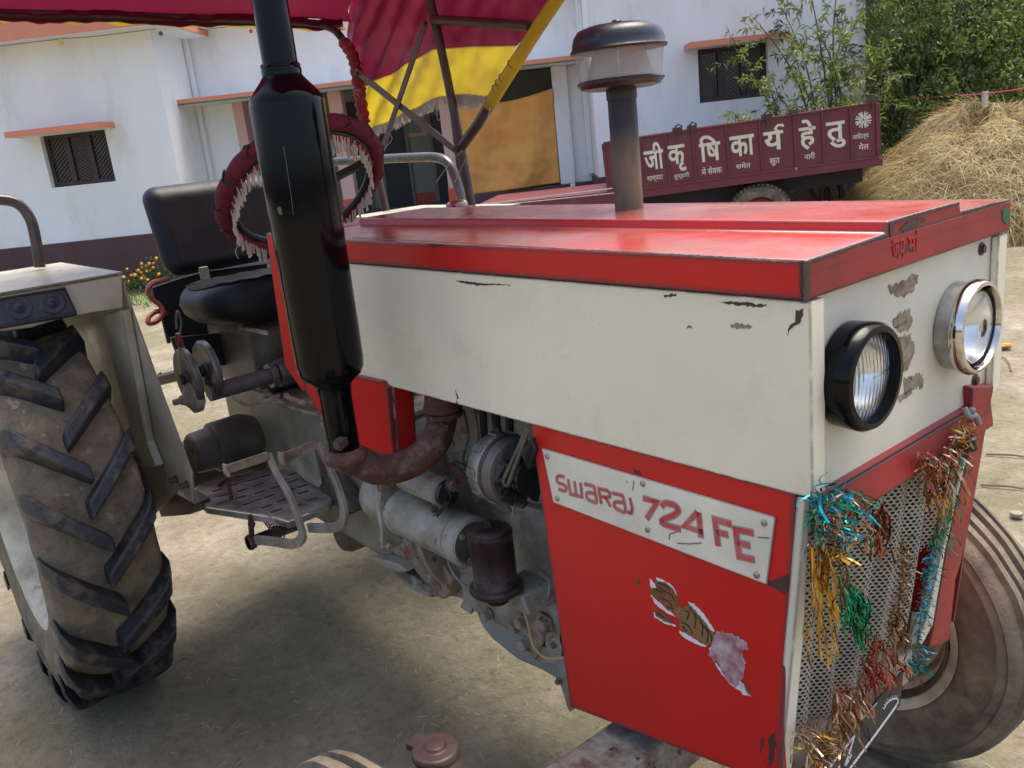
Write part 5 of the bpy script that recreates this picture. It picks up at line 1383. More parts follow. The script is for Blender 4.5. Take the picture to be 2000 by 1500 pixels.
# wires and small pipes
def wire(name, pts, r, mt, par=T):
    w_ = MB(); w_.tube(catmull(pts, 8), r, 6); return w_.build(name, M[mt], par)
wire('green_wire', [at(872, 887, 'y', -.18), at(895, 885, 'y', -.2), at(915, 872, 'y', -.21), at(935, 866, 'y', -.21), at(975, 858, 'y', -.215)], .0016, 'wire_green')
wire('yellow_wire', [at(1018, 1180, 'y', -.22), at(1030, 1215, 'y', -.22), at(1042, 1262, 'y', -.23), at(1068, 1286, 'y', -.25), at(1106, 1284, 'y', -.255)], .0026, 'wire_yellow')
wire('yellow_wire', [at(1000, 1012, 'y', -.20), at(1003, 990, 'y', -.2), at(1006, 970, 'y', -.2)], .002, 'wire_yellow')
wire('oil_pipe', [at(872, 1068, 'y', -.165), at(878, 1105, 'y', -.17), at(898, 1135, 'y', -.175), at(935, 1163, 'y', -.18)], .0032, 'grey')
wire('oil_pipe', [at(1050, 1115, 'y', -.16), at(1072, 1135, 'y', -.165), at(1070, 1165, 'y', -.17), at(1055, 1180, 'y', -.165)], .003, 'grey')
m = MB(); m.lathe([(0.03, 0), (0.036, .012), (0.036, .03), (0.02, .034)], pe(1042, 1150, -.13), -Y3, 28); m.build('timing_boss', M['grey'], T)

PY = lambda a, b_, y: at(a, b_, 'y', y)
m = MB(); m.prism([PY(905, 900, -.128), PY(985, 880, -.128), PY(1010, 985, -.128), PY(1000, 1010, -.128), PY(930, 985, -.128)], (0, .02, 0)); m.build('tappet_cover', M['grey_olive'], T, bevel=0.006)
m = MB(); m.prism([PY(975, 1005, -.135), PY(1040, 1000, -.135), PY(1075, 1010, -.135), PY(1085, 1180, -.135), PY(1040, 1180, -.135), PY(1030, 1060, -.135)], (0, .03, 0)); m.build('timing_case', M['grey_olive'], T, bevel=0.008)
for a, b_, y in ((916, 905, -.128), (978, 888, -.128), (1000, 975, -.128), (935, 975, -.128), (1070, 1030, -.136), (1076, 1090, -.136), (905, 1105, -.143), (940, 1165, -.143), (880, 1125, -.143), (1080, 1260, -.152), (1092, 1330, -.152)):
    m = MB(); m.bolt(PY(a, b_, y), -Y3, .0062, .008); m.build('block_bolt', M['grey_rust'], T, smooth=0)
m = MB(); m.prism([PY(562, 905, -.20), PY(612, 880, -.20), PY(627, 945, -.20), PY(622, 952, -.20), PY(596, 938, -.20)], (0, .006, 0)); m.build('link_plate', M['grey'], T, bevel=0.001)
wire('fuel_pipe', [PY(905, 800, -.15), PY(915, 850, -.16), PY(905, 900, -.165), PY(925, 940, -.165), PY(965, 960, -.16), PY(1000, 1000, -.15)], .0028, 'grey_dark')
wire('fuel_pipe', [PY(925, 790, -.14), PY(935, 860, -.15), PY(928, 905, -.15), PY(945, 925, -.15), PY(975, 930, -.14)], .0026, 'steel_dull')
wire('coolant_hose', [PY(968, 800, -.12), PY(972, 850, -.13), PY(965, 880, -.13)], .011, 'black_plastic')
for k, (dx, dz) in enumerate(((0, 0), (5, 4), (-4, 8), (8, -4))):
    wire('loom_wire', [PY(862 + dx, 930 + dz, -.245), PY(880 + dx, 905 + dz, -.235), PY(905 + dx, 918 + dz * 2, -.21), PY(925, 905 + dz * 3, -.18)], .0016, ('black_plastic', 'brown_metal', 'hose_red', 'black_plastic')[k])
wire('wire_clip', [PY(868, 950, -.255), PY(880, 968, -.255), PY(873, 985, -.255), PY(858, 998, -.262), PY(846, 1008, -.262)], .0013, 'black_plastic')
m = MB(); m.lathe([(.012, 0), (.014, .004), (.014, .02), (.009, .024), (.009, .04)], PY(880, 945, -.24), Vector((1, -.2, .1)), 14); m.build('terminal_block', M['brown_metal'], T)
for (a, b_), (c_, d_) in (((560, 775), (600, 790)), ((470, 640), (520, 650)), ((520, 765), (556, 790))):
    m = MB(); m.tube([PY(a, b_, -.17), PY(c_, d_, -.17)], .007, 8); m.bolt(PY(a, b_, -.17), Z3, .008, .01); m.build('control_rod', M['grey_rust'], T)
wire('brake_rod', [at(455, 775, 'x', -1.82), at(480, 790, 'x', -1.80), at(510, 786, 'x', -1.76), at(545, 772, 'x', -1.72)], .0045, 'grey_rust')
m = MB(); m.prism([PY(612, 935, -.19), PY(640, 925, -.19), PY(668, 960, -.19), PY(690, 1000, -.19), PY(672, 1010, -.19), PY(640, 975, -.19)], (0, .04, 0)); m.build('pedal_bracket', M['grey_dark'], T, bevel=0.004)

# ---- transmission
m = MB(); m.hexa([(-2.35, -.125, .40), (-1.28, -.14, .40), (-1.28, .14, .40), (-2.35, .125, .40)], [(-2.35, -.125, .755), (-1.28, -.14, .775), (-1.28, .14, .775), (-2.35, .125, .755)]); gb = m.build('gearbox', M['grey_olive'] if 'grey_olive' in M else M['grey'], T, bevel=0.015)
m = MB(); m.hexa([(-1.92, -.165, .757), (-1.30, -.165, .778), (-1.30, .165, .778), (-1.92, .165, .757)], [(-1.92, -.165, .770), (-1.30, -.165, .791), (-1.30, .165, .791), (-1.92, .165, .770)]); m.build('gearbox_flange', M['grey_rust'], T, bevel=0.003)
m = MB(); m.box((-1.66, -.11, .79), (-1.44, .11, .84)); m.build('gearbox_cover', M['grey_rust'], T, bevel=0.015, seg=3)
m = MB(); m.tube(catmull([(-1.52, -.168, .76), (-1.4, -.175, .768), (-1.28, -.168, .775)], 5), .010, 8)
for k in range(4): m.bolt((-1.42 + .035 * k, -.165, .748), -Y3, .009, .016)
m.build('side_bolts', M['grey_rust'], T)
m = MB(); m.box((-2.34, -.15, .757), (-1.93, .15, .99)); m.build('hydraulic_housing', M['grey_dark'], T, bevel=0.045, seg=5)
m = MB(); m.box((-1.92, -.07, .80), (-1.72, .09, .93)); m.build('lift_cover', M['grey_dark'], T, bevel=0.03, seg=4)
XT = -1.86
t0, t1 = at(408, 768, 'x', XT), at(532, 733, 'x', XT)
m = MB(); m.tube([t0, t1], .0245, 24); m.lathe([(.038, 0), (.040, .004), (.038, .018), (.03, .02)], t1 - (t1 - t0).normalized() * .01, (t1 - t0), 8); m.lathe([(.04, 0), (.045, .01), (.045, .10), (.03, .12)], t1 + (t1 - t0).normalized() * .015, (t1 - t0), 8); m.build('cross_shaft', M['filter_grey'] if 'filter_grey' in M else M['grey_dark'], T)
# quadrants and levers
dy = (t1 - t0).normalized()
qa, qb = at(366, 738, 'x', XT - .02), at(404, 722, 'x', XT - .02)
for qc in (qa, qb):
    m = MB(); m.lathe([(0.052, -.006), (0.080, -.008), (0.085, -.002), (0.085, .010), (0.080, .014), (0.052, .010)], qc, dy, 44)
    m.lathe([(0.012, -.008), (0.022, -.009), (0.022, .012), (0.012, .014)], qc, dy, 24); m.frame_bar(qc - Z3 * .078, qc + Z3 * .02, .030, .012, dy)
    qo = m.build('quadrant', M['steel_dull'] if 'steel_dull' in M else M['grey'], T, bevel=0.001)
    m = MB(); m.lathe([(0.006, 0), (0.016, .002), (0.016, .010), (0.012, .012)], qc - dy * .022, dy, 24); m.build('quadrant_knob', M['black_plastic'], qo)
k0 = at(366, 745, 'x', XT - .02) - dy * .012; k1 = at(358, 668, 'x', XT - .02) - dy * .012
m = MB(); m.frame_bar(k0, k1, .009, .004, dy); lv_ = m.build('lift_lever', M['steel'], T)
m = MB(); m.lathe([(.004, 0), (.0085, .006), (.0095, .022), (.008, .036), (.001, .040)], k1 - (k1 - k0).normalized() * .01, (k1 - k0), 20); m.build('lever_knob', M['knob_red'], lv_)
k2 = at(348, 608, 'x', XT - .12); k3 = at(352, 655, 'x', XT - .12)
m = MB(); m.tube(catmull([k3 + Vector((.02, 0, -.06)), k3, k3.lerp(k2, .5) + dy * .006, k2, k2 - dy * .008 + Z3 * -.012, k3 + dy * -.006 + Z3 * .02], 6), .0035, 8); m.build('trailer_lever', M['steel_dull'], T)
m = MB(); m.lathe([(.012, 0), (.016, .01), (.028, .02), (.045, .03), (.045, .05), (.03, .06)], at(352, 783, 'x', XT - .0), dy, 20); m.lathe([(.006, -.02), (.009, -.018), (.009, 0), (.014, .002)], at(352, 783, 'x', XT - .0), dy, 12); m.build('draft_knob', M['grey'], T)
# brake drum and axle
bc = at(398, 880, 'x', -1.98)
m = MB(); m.lathe([(.052, -.01), (.060, -.004), (.062, .01), (.064, .05), (.076, .06), (.078, .16), (.06, .2)], Vector((bc.x, bc.y - .03, bc.z)), Y3, 40); bdr = m.build('brake_drum', M['grey_dark'], T, bevel=0.004)
m = MB()
for k in range(8):
    a = 2 * pi * k / 8; p = Vector((bc.x + .05 * cos(a), bc.y - .036, bc.z + .05 * sin(a))); m.frame_bar(Vector((bc.x, bc.y - .036, bc.z)) + (p - Vector((bc.x, bc.y - .036, bc.z))) * .3, p, .012, .01, Y3)
m.build('drum_ribs', M['tyre_mud'], bdr, smooth=0)
for sg in (-1, 1):
    m = MB(); m.lathe([(.10, 0), (.085, .06), (.075, .3), (.095, .34), (.095, .42)], (-2.17, .12 * sg, .55), Y3 * sg, 32); m.build('axle_trumpet', M['grey_dark'], T)

# ---- step plate and pedals
ZS_ = .56
sp = [at(383, 950, 'z', ZS_), at(522, 914, 'z', ZS_), at(590, 922, 'z', ZS_), at(650, 968, 'z', ZS_), at(640, 985, 'z', ZS_), at(562, 1016, 'z', ZS_), at(535, 1008, 'z', ZS_), at(402, 988, 'z', ZS_), at(384, 968, 'z', ZS_)]
holes = []
for px, py in ((460, 933), (492, 938), (520, 930), (425, 958), (455, 948), (505, 947), (474, 958), (508, 962), (538, 952), (436, 968), (470, 972), (500, 978), (525, 970), (434, 982), (486, 984), (520, 990), (573, 940), (590, 950), (566, 958), (592, 962), (550, 978), (580, 988), (610, 976), (540, 998), (573, 926), (548, 942)):
    holes.append(at(px, py, 'z', ZS_ + .0008))
m = MB(); m.prism([p - Z3 * .004 for p in sp], (0, 0, .004))
for i in range(len(sp)):
    a, b_ = sp[i], sp[(i + 1) % len(sp)]
    if i in (0, 1): continue
    d = (b_ - a).normalized(); nrm = d.cross(Z3)
    m.hexa([a - Z3 * .022, b_ - Z3 * .022, b_ - Z3 * .022 - nrm * .003, a - Z3 * .022 - nrm * .003], [a - Z3 * .0042, b_ - Z3 * .0042, b_ - Z3 * .0042 - nrm * .003, a - Z3 * .0042 - nrm * .003])
stp = m.build('footboard', M['step'], T, bevel=0.0015)
for i, h_ in enumerate(holes):
    m = MB()
    ring, inn, bot = [], [], []
    L_, w_ = .018, .0062
    for k in range(16):
        a = 2 * pi * k / 16
        ox = (L_ - w_) * (1 if cos(a) > 0 else -1) if abs(cos(a)) > .05 else 0
        ring.append(h_ + Y3 * (ox + (w_ + .004) * cos(a)) + X3 * (w_ + .004) * sin(a) - Z3 * .0006)
        inn.append(h_ + Y3 * (ox + (w_ + .001) * cos(a)) + X3 * (w_ + .001) * sin(a) + Z3 * .0012)
        bot.append(h_ + Y3 * (ox + w_ * cos(a)) + X3 * w_ * sin(a) + Z3 * .0010)
    m.add(ring + inn + bot, [(k, (k + 1) % 16, 16 + (k + 1) % 16, 16 + k) for k in range(16)] + [(16 + k, 16 + (k + 1) % 16, 32 + (k + 1) % 16, 32 + k) for k in range(16)])
    m.build('slot_rim', M['step'], stp)
    m = MB(); m.add([p - Z3 * 0.0 for p in bot], [tuple(range(16))]); m.build('slot', M['shadow_metal'], stp, smooth=0)
def parm(c_list, wd, y, th, nm):
    P = catmull([at(a, b_, 'y', y) for a, b_ in c_list], 8)
    m = MB()
    Lf, Rt = [], []
    for i, p in enumerate(P):
        d = (P[min(i + 1, len(P) - 1)] - P[max(i - 1, 0)]).normalized()
        s = d.cross(Y3).normalized()
        w_ = wd * (0.65 + 0.35 * min(1, i / len(P) * 1.8)) / 2
        Lf.append(p + s * w_); Rt.append(p - s * w_)
    for i in range(len(P) - 1):
        m.hexa([Lf[i], Lf[i + 1], Rt[i + 1], Rt[i]], [q_ + Y3 * th for q_ in (Lf[i], Lf[i + 1], Rt[i + 1], Rt[i])])
    vs = Lf + Rt[::-1]
    m = MB(); m.prism(vs, (0, th, 0))
    return m.build(nm, M['grey'], T, bevel=0.0015)
YP1, YP2 = -.385, -.30
a1 = parm([(520, 888), (535, 925), (560, 968), (580, 1020), (586, 1050), (568, 1064), (535, 1060), (497, 1056)], .024, YP1, .012, 'brake_pedal')
a2 = parm([(618, 868), (640, 915), (658, 960), (668, 1000), (662, 1025), (640, 1033), (600, 1032)], .024, YP2, .012, 'clutch_pedal')
for (l, r_, yy, par) in (((440, 918), (524, 890), None, a1), ((548, 895), (618, 868), None, a2)):
    xp = at(*r_, 'y', YP1 if par is a1 else YP2).x
    p, q_ = at(*l, 'x', xp), at(*r_, 'x', xp)
    m = MB(); m.frame_bar(p, q_, .022, .006, Z3)
    m.hexa([p + Vector((-.004, -.004, -.012)), p + Vector((.022, -.004, -.012)), p + Vector((.022, .002, -.012)), p + Vector((-.004, .002, -.012))], [p + Vector((-.004, -.004, .016)), p + Vector((.022, -.004, .016)), p + Vector((.022, .002, .016)), p + Vector((-.004, .002, .016))])
    m.build('pedal_pad', M['grey_rust'], par, bevel=0.001)
hb = at(492, 1058, 'y', YP1)
m = MB(); m.tube([hb - Y3 * .012, hb + Y3 * .14], .016, 20); m.lathe([(.020, 0), (.022, .006), (.020, .018)], hb - Y3 * .012, Y3, 20); m.build('pedal_shaft', M['brown_metal'], T)
m = MB(); p = at(492, 1020, 'y', YP1); m.frame_bar(p + Z3 * .02, hb, .012, .010, Y3); m.bolt(p + Vector((.01, -.006, 0)), X3, .008, .01); m.build('pedal_link', M['brown_metal'], T)
m = MB()
for k in range(9):
    m.lathe([(.010, 0), (.013, .002), (.010, .004)], at(535, 1032, 'y', YP1 + .05) + Y3 * .0 + (at(548, 1050, 'y', YP1 + .05) - at(520, 1012, 'y', YP1 + .05)) * (k - 4) / 9, at(548, 1050, 'y', YP1) - at(520, 1012, 'y', YP1), 12, caps=False)
m.build('return_spring', M['grey_dark'], T)
hk = at(452, 975, 'z', ZS_ + .001)
m = MB(); m.tube([hk, at(444, 925 + 8, 'y', hk.y)], .0055, 8); m.tube([at(430, 948, 'y', hk.y - .01), at(445, 934, 'y', hk.y), at(460, 932, 'y', hk.y + .01)], .006, 8); m.build('pin', M['brown_metal'], T)
# bell/boss under the transmission
m = MB(); m.lathe([(.05, 0), (.06, .02), (.06, .06), (.04, .075)], at(665, 1045, 'y', -.1), Y3, 24); m.build('drain_boss', M['grey_dark'], T)

# ---- fenders
FX, FB, FI, FO, FZ = -1.84, -2.46, -.50, -.86, 1.212
def fender(sg):
    f = empty('fender'); f.parent = T; f.location = (0, 0, 0)
    Y = lambda y: y * (-sg)
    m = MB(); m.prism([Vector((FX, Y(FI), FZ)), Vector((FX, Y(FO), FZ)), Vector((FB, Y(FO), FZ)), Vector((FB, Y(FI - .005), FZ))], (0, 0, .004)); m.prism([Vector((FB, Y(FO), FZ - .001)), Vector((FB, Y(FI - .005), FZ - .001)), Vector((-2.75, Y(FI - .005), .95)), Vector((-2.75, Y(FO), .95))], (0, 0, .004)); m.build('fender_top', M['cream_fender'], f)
    if sg > 0:
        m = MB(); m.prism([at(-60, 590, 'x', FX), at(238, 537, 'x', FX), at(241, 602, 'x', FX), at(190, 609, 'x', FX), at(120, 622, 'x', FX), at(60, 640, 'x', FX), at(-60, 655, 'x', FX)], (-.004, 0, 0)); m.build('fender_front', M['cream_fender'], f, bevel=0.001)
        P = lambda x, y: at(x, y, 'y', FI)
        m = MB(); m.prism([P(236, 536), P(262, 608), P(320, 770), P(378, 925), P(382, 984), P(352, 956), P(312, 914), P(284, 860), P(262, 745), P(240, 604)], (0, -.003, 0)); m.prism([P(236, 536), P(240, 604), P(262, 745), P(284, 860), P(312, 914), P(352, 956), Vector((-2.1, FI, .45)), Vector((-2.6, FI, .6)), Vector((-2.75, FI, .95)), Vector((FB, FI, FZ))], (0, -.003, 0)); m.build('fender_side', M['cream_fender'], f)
        m = MB(); m.prism([at(200, 613, 'y', FI - .03), at(236, 606, 'y', FI - .03), at(262, 745, 'y', FI - .03), at(284, 862, 'y', FI - .03), at(303, 912, 'y', FI - .03), at(281, 915, 'y', FI - .03), at(258, 850, 'y', FI - .03), at(228, 740, 'y', FI - .03)], (0, .026, 0)); m.build('fender_brace', M['cream_fender'], f, bevel=0.002)
        for px, py in ((346, 935), (367, 945)):
            m = MB(); m.bolt(at(px, py, 'y', FI - .004), -Y3, .008, .02); m.build('fender_bolt', M['brown_metal'], f, smooth=0)
        # lamp housing
        m = MB(); m.prism([at(-40, 588, 'x', FX + .012), at(128, 560, 'x', FX + .012), at(152, 612, 'x', FX + .012), at(148, 618, 'x', FX + .012), at(-40, 650, 'x', FX + .012)], (-.022, 0, 0)); lh = m.build('lamp_housing', M['blue_plastic'], f, bevel=0.006, seg=3)
        m = MB(); ring = [at(-40, 590, 'x', FX + .013), at(126, 563, 'x', FX + .013), at(149, 612, 'x', FX + .013), at(-40, 646, 'x', FX + .013)]; m.tube(ring, .0045, 8, closed=True); m.build('lamp_seal', M['black_plastic'], f)
        for px, py in ((38, 601), (103, 591)):
            m = MB(); m.lathe([(.030, 0), (.026, .003), (.014, .001), (.010, .006), (.006, .007), (.005, .002), (.0005, .002)], at(px, py, 'x', FX + .0125), X3, 28); m.build('bulb_socket', M['blue_plastic'], f)
        m = MB(); m.prism([at(285, 905, 'y', -.47), at(345, 965, 'y', -.47), at(378, 985, 'y', -.47), at(370, 1005, 'y', -.47), at(345, 1008, 'y', -.47), at(315, 1010, 'y', -.47), at(295, 960, 'y', -.47)], (0, .05, 0)); m.build('axle_bracket', M['brown_metal'], f, bevel=0.003)
    else:
        m = MB(); m.prism([Vector((FX, -FI, FZ)), Vector((-1.66, -FI, .60)), Vector((-2.6, -FI, .6)), Vector((FB, -FI, FZ))], (0, .003, 0)); m.build('fender_side', M['cream_fender'], f)
        m = MB(); m.box((FX, -FI, FZ - .06), (FX - .004, -FO, FZ - .0005)); m.build('fender_front', M['cream_fender'], f)
    return f
f1 = fender(1); f1['label'] = 'near rear fender with dusty lamp housing'
f2 = fender(-1); f2['label'] = 'far rear fender half hidden by the bonnet'
# grab rails
m = MB(); m.tube(catmull([at(78, 522, 'x', -2.3), at(70, 470, 'x', -2.3), at(60, 430, 'x', -2.3), at(40, 402, 'x', -2.31), at(10, 391, 'x', -2.32), at(-60, 389, 'x', -2.33)], 6), .0155, 14); m.build('grab_rail', M['grab'], T)
m = MB(); yy = .74
m.tube(catmull([at(905, 402, 'y', yy), at(893, 358, 'y', yy), at(878, 322, 'y', yy), at(853, 308, 'y', yy), at(800, 308, 'y', yy), at(740, 311, 'y', yy), at(655, 316, 'y', yy), at(600, 322, 'y', yy)], 6), .0175, 14); m.build('grab_rail', M['grab'], T)

# ---- rear wheels
WC, WR = Vector((-2.17, -.735, .55)), .55
def rear_wheel(yc):
    cen = Vector((WC.x, yc, WC.z))
    e = empty('rear_wheel'); e.parent = T; e.location = cen - Vector(T.location)
    prof = [(.315, -.115), (.33, -.128), (.40, -.138), (.455, -.138), (.490, -.132), (.505, -.120), (.512, -.09), (.518, -.045), (.520, 0), (.518, .045), (.512, .09), (.505, .120), (.490, .132), (.455, .138), (.40, .138), (.33, .128), (.315, .115)]
    P2 = []
    for i in range(len(prof) - 1):
        for k in range(3):
            t = k / 3; P2.append((prof[i][0] * (1 - t) + prof[i + 1][0] * t, prof[i][1] * (1 - t) + prof[i + 1][1] * t))
    P2.append(prof[-1])
    m = MB(); m.lathe(P2, cen, Y3, 180, caps=False)
    for i, v in enumerate(m.v):
        d = v - cen; r = Vector((d.x, 0, d.z))
        m.v[i] = v + r.normalized() * (0.007 * noise.noise(d * 14) + 0.004 * noise.noise(d * 40)) + Y3 * 0.003 * noise.noise(d * 18)
    ty = m.build('rear_tyre', M['tyre_mud'], e, smooth=180)
    lugs = []
    for sg in (-1, 1):
        m = MB()
        P = []
        for k in range(9):
            t = k / 8
            y = sg * (.143 - .158 * t)
            ang = -0.30 * t ** 0.9
            h_in = .500 + .012 * min(1, t * 3)
            h_out = .555 + .010 * min(1, t * 4)
            h_out += .004
            if k == 0: h_in, h_out = .450, .512
            w_ = .0255 - .004 * t
            P.append((y, ang, h_in, h_out, w_ / .55))
        vs, fs = [], []
        for (y, a, r0, r1, dw) in P:
            for (rr, da) in ((r0, -dw * 1.25), (r0, dw * 1.25), (r1, dw), (r1, -dw)):
                A = a + da
                vs.append(Vector((rr * cos(A), y, rr * sin(A))))
        n = len(P)
        for i in range(n - 1):
            for k in range(4):
                fs.append((i * 4 + k, i * 4 + (k + 1) % 4, (i + 1) * 4 + (k + 1) % 4, (i + 1) * 4 + k))
        fs.append((3, 2, 1, 0)); fs.append(tuple((n - 1) * 4 + k for k in range(4)))
        m.add(vs, fs)
        me_o = m.build('lug', M['tyre'], None, bevel=0.007, seg=3)
        lugs.append(me_o)
    NL = 18
    for j, (lo_, sg) in enumerate(zip(lugs, (-1, 1))):
        for k in range(NL):
            o = lo_ if k == 0 else lo_.copy()
            if k: COL.objects.link(o)
            o.parent = e
            o.location = (0, 0, 0)
            o.rotation_euler = (0, -2 * pi * (k + j * 0.5) / NL - 0.03 + (0.02 * (k % 3 - 1)), 0)
    r = MB(); r.lathe([(.318, -.118), (.325, -.125), (.305, -.120), (.290, -.09), (.275, -.02), (.20, -.015), (.10, -.05), (.06, -.06), (.001, -.06)], cen, Y3, 48, caps=False); r.build('rear_rim', M['rim'], e)
    r = MB(); r.lathe([(.318, .118), (.325, .125), (.305, .120), (.290, .09), (.276, -.018)], cen, Y3, 48, caps=False); r.build('rear_rim', M['rim'], e)
    return e
rw = rear_wheel(-.735); rear_wheel(.735)

# ---- front axle and wheels
FWX, FWY = -.275, -.79
bw = MB()
bw.hexa([(-.40, -.55, .36), (-.30, -.55, .36), (-.30, .42, .36), (-.40, .42, .36)], [(-.40, -.55, .455), (-.30, -.55, .455), (-.30, .42, .455), (-.40, .42, .455)])
bw.build('front_axle', M['axle'], T, bevel=0.008)
kc = at(852, 1470, 'y', -.60)
m = MB(); m.lathe([(.030, -.22), (.030, -.03), (.034, -.028), (.034, -.006)], kc, Z3, 28); m.build('kingpin_sleeve', M['axle'], T)
m = MB(); m.lathe([(.036, -.005), (.038, .002), (.034, .010), (.017, .011), (.016, .016), (.001, .018)], kc, Z3, 28); m.frame_bar(kc + Vector((0, 0, .003)), kc + Vector((-.05, -.01, 0)), .014, .03, Z3); m.build('steering_arm', M['brown_metal'], T, bevel=0.003)
def front_wheel(cen, R_, wd, rimr, steer=0.0):
    e = empty('front_wheel'); e.parent = T; e.location = cen - Vector(T.location)
    ax_ = Vector((sin(steer), cos(steer), 0))
    h = wd / 2
    prof = [(rimr, -h * .75), (rimr + .02, -h * .95), (rimr + .06, -h), (rimr + .085, -h * 1.0), (rimr + .088, -h * 1.03), (rimr + .092, -h * 1.03), (rimr + .095, -h * .99), (R_ - .040, -h * .95), (R_ - .036, -h * .99), (R_ - .028, -h * .93), (R_ - .02, -h * .82), (R_ - .016, -h * .70), (R_ - .004, -h * .66), (R_ - .001, -h * .50), (R_ - .014, -h * .46), (R_ - .014, -h * .36), (R_, -h * .33), (R_ + .001, -h * .12), (R_ - .012, -h * .09),
            (R_ - .012, h * .09), (R_ + .001, h * .12), (R_, h * .33), (R_ - .014, h * .36), (R_ - .014, h * .46), (R_ - .001, h * .50), (R_ - .004, h * .66), (R_ - .016, h * .70), (R_ - .02, h * .82), (R_ - .045, h * .96), (rimr + .06, h), (rimr + .02, h * .95), (rimr, h * .75)]
    m = MB(); m.lathe(prof, cen, ax_, 96, caps=False)
    for i, v in enumerate(m.v):
        d = v - cen; m.v[i] = v + d.normalized() * 0.003 * noise.noise(d * 16)
    m.build('front_tyre', M['tyre_front'], e, smooth=50)
    r = MB(); r.lathe([(rimr + .004, -h * .78), (rimr + .010, -h * .90), (rimr - .004, -h * .86), (rimr - .016, -h * .7), (rimr - .022, -h * .62), (rimr - .030, -h * .50), (rimr - .034, h * .1), (rimr - .06, h * .35), (rimr - .09, h * .30), (.06, h * .05), (.045, -h * .5), (.001, -h * .5)], cen, ax_, 64, caps=False); ro = r.build('front_rim', M['rim'], e, smooth=50)
    r = MB(); r.lathe([(rimr - .017, -h * .68), (rimr - .012, -h * .80), (rimr - .018, -h * .82), (rimr - .025, -h * .60)], cen, ax_, 64, caps=False); r.build('rim_groove', M['brown_metal'], e)
    r = MB(); r.lathe([(rimr - .050, -h * .02), (rimr - .046, -h * .10), (rimr - .052, -h * .12), (rimr - .058, h * .1)], cen, ax_, 64, caps=False); r.build('rim_bead', M['rim'], e)
    r = MB(); r.lathe([(.045, -h * .5), (.05, -h * 1.1), (.035, -h * 1.3), (.001, -h * 1.3)], cen, ax_, 28); r.build('hub', M['grey_rust'], e)
    return e
front_wheel(Vector((-.345, .525, .352)), .352, .155, .208)
front_wheel(Vector((FWX, FWY, .352)), .352, .155, .208)
m = MB(); m.tube([(-.34, .40, .60), (-.34, .42, .25)], .028, 16); m.build('kingpin_sleeve', M['axle'], T)

# ---- number board under the grille
n_ = Vector((1, -.0, .25)).normalized()
nb0 = Vector((-.045, 0, .58))
q = MB(); P = [hit(1765, 1309, nb0, n_), hit(1758, 1377, nb0, n_), hit(1600, 1590, nb0, n_), hit(1520, 1590, nb0, n_)]
q.prism(P, -n_ * .003); nb = q.build('number_board', M['plate_black'], T)
def cs(x, y): return 1440 + x / 4.545, 1170 + y / 4.545
def nbs(mb, L_, w):
    o0 = nb0; ev_ = n_.cross(Y3).normalized() * -1
    if ev_.z < 0: ev_ = -ev_
    pts = [hit(*cs(*p), nb0, n_) for p in L_]
    ribbon(mb, [((p - o0).dot(Y3), (p - o0).dot(ev_)) for p in pts], w, o0, Y3, ev_, n_, .0008, .0006)
q = MB()
nbs(q, [(1410, 945), (1240, 1180), (1000, 1500), (960, 1560)], .0035)
nbs(q, [(895, 1400), (1040, 1210), (955, 1480), (1120, 1260)][:3], .005)
nbs(q, [(955, 1480), (1010, 1380)], .004)
nbs(q, [(820, 1490), (900, 1380), (900, 1500)], .0045)
nbs(q, [(1240, 920), (1120, 1050)][:2], .0012)
q.build('board_lettering', M['plate_white'], nb, smooth=0)
q = MB()
arc = [(1300, 975), (1320, 930), (1350, 900), (1390, 882), (1420, 885), (1425, 915), (1405, 945)]
nbs(q, arc, .0022)
for i, (x, y) in enumerate([(1300, 975), (1310, 950), (1323, 928), (1338, 912), (1356, 898), (1375, 888), (1395, 881), (1412, 880)]):
    dx, dy_ = (-14, -10, -9, -7, -5, -2, 2, 6)[i], (-14, -20, -24, -28, -30, -32, -30, -26)[i]
    nbs(q, [(x, y), (x + dx, y + dy_)], .0011)
q.build('sun_emblem', M['plate_white'], nb, smooth=0)
q = MB(); q.box((-.10, -.23, .50), (-.055, .12, .56)); q.build('front_bumper', M['grey_rust'], T, bevel=0.006)

# ---- seat
m = MB(); m.box((-2.43, -.220, 1.120), (-2.325, .225, 1.408))
for i, v in enumerate(m.v): m.v[i] = v + Vector((-.09 if v.z > 1.3 else 0, 0, 0))
sb = m.build('backrest', M['leather'], T, bevel=0.048, seg=8)
def cushion(u, v):
    a = 2 * pi * u
    rr = v * 2 if v < .5 else (1 - v) * 2
    top = v < .5
    sx, sy = .235, .275
    ca, sa = cos(a), sin(a)
    k = (abs(ca) ** 3.2 + abs(sa) ** 3.2) ** (-1 / 3.2)
    e_ = rr ** 0.55 if True else rr
    x, y = ca * k * sx * e_, sa * k * sy * e_
    edge = max(0, 1 - rr ** 5)
    hz = (.062 if top else -.062) * edge ** .6
    dish = -.022 * math.exp(-((x + .02) ** 2 + y ** 2) / .012) if top else 0
    wr_ = .003 * sin(a * 26) * rr ** 3 * (1 - rr) * 4 + .004 * noise.noise(Vector((x * 18, y * 18, v)))
    return Vector((-2.06 + x, .0 + y, 1.052 + hz + dish + wr_ + .03 * max(0, x) / .2 * (1 if top else .2)))
m = MB(); m.grid(cushion, 72, 40); st_ = m.build('seat', M['leather'], T, smooth=180)
m = MB(); m.tube([cushion(i / 72, .40) + Z3 * .003 for i in range(72)], .0032, 6, closed=True); m.build('piping', M['leather'], st_)
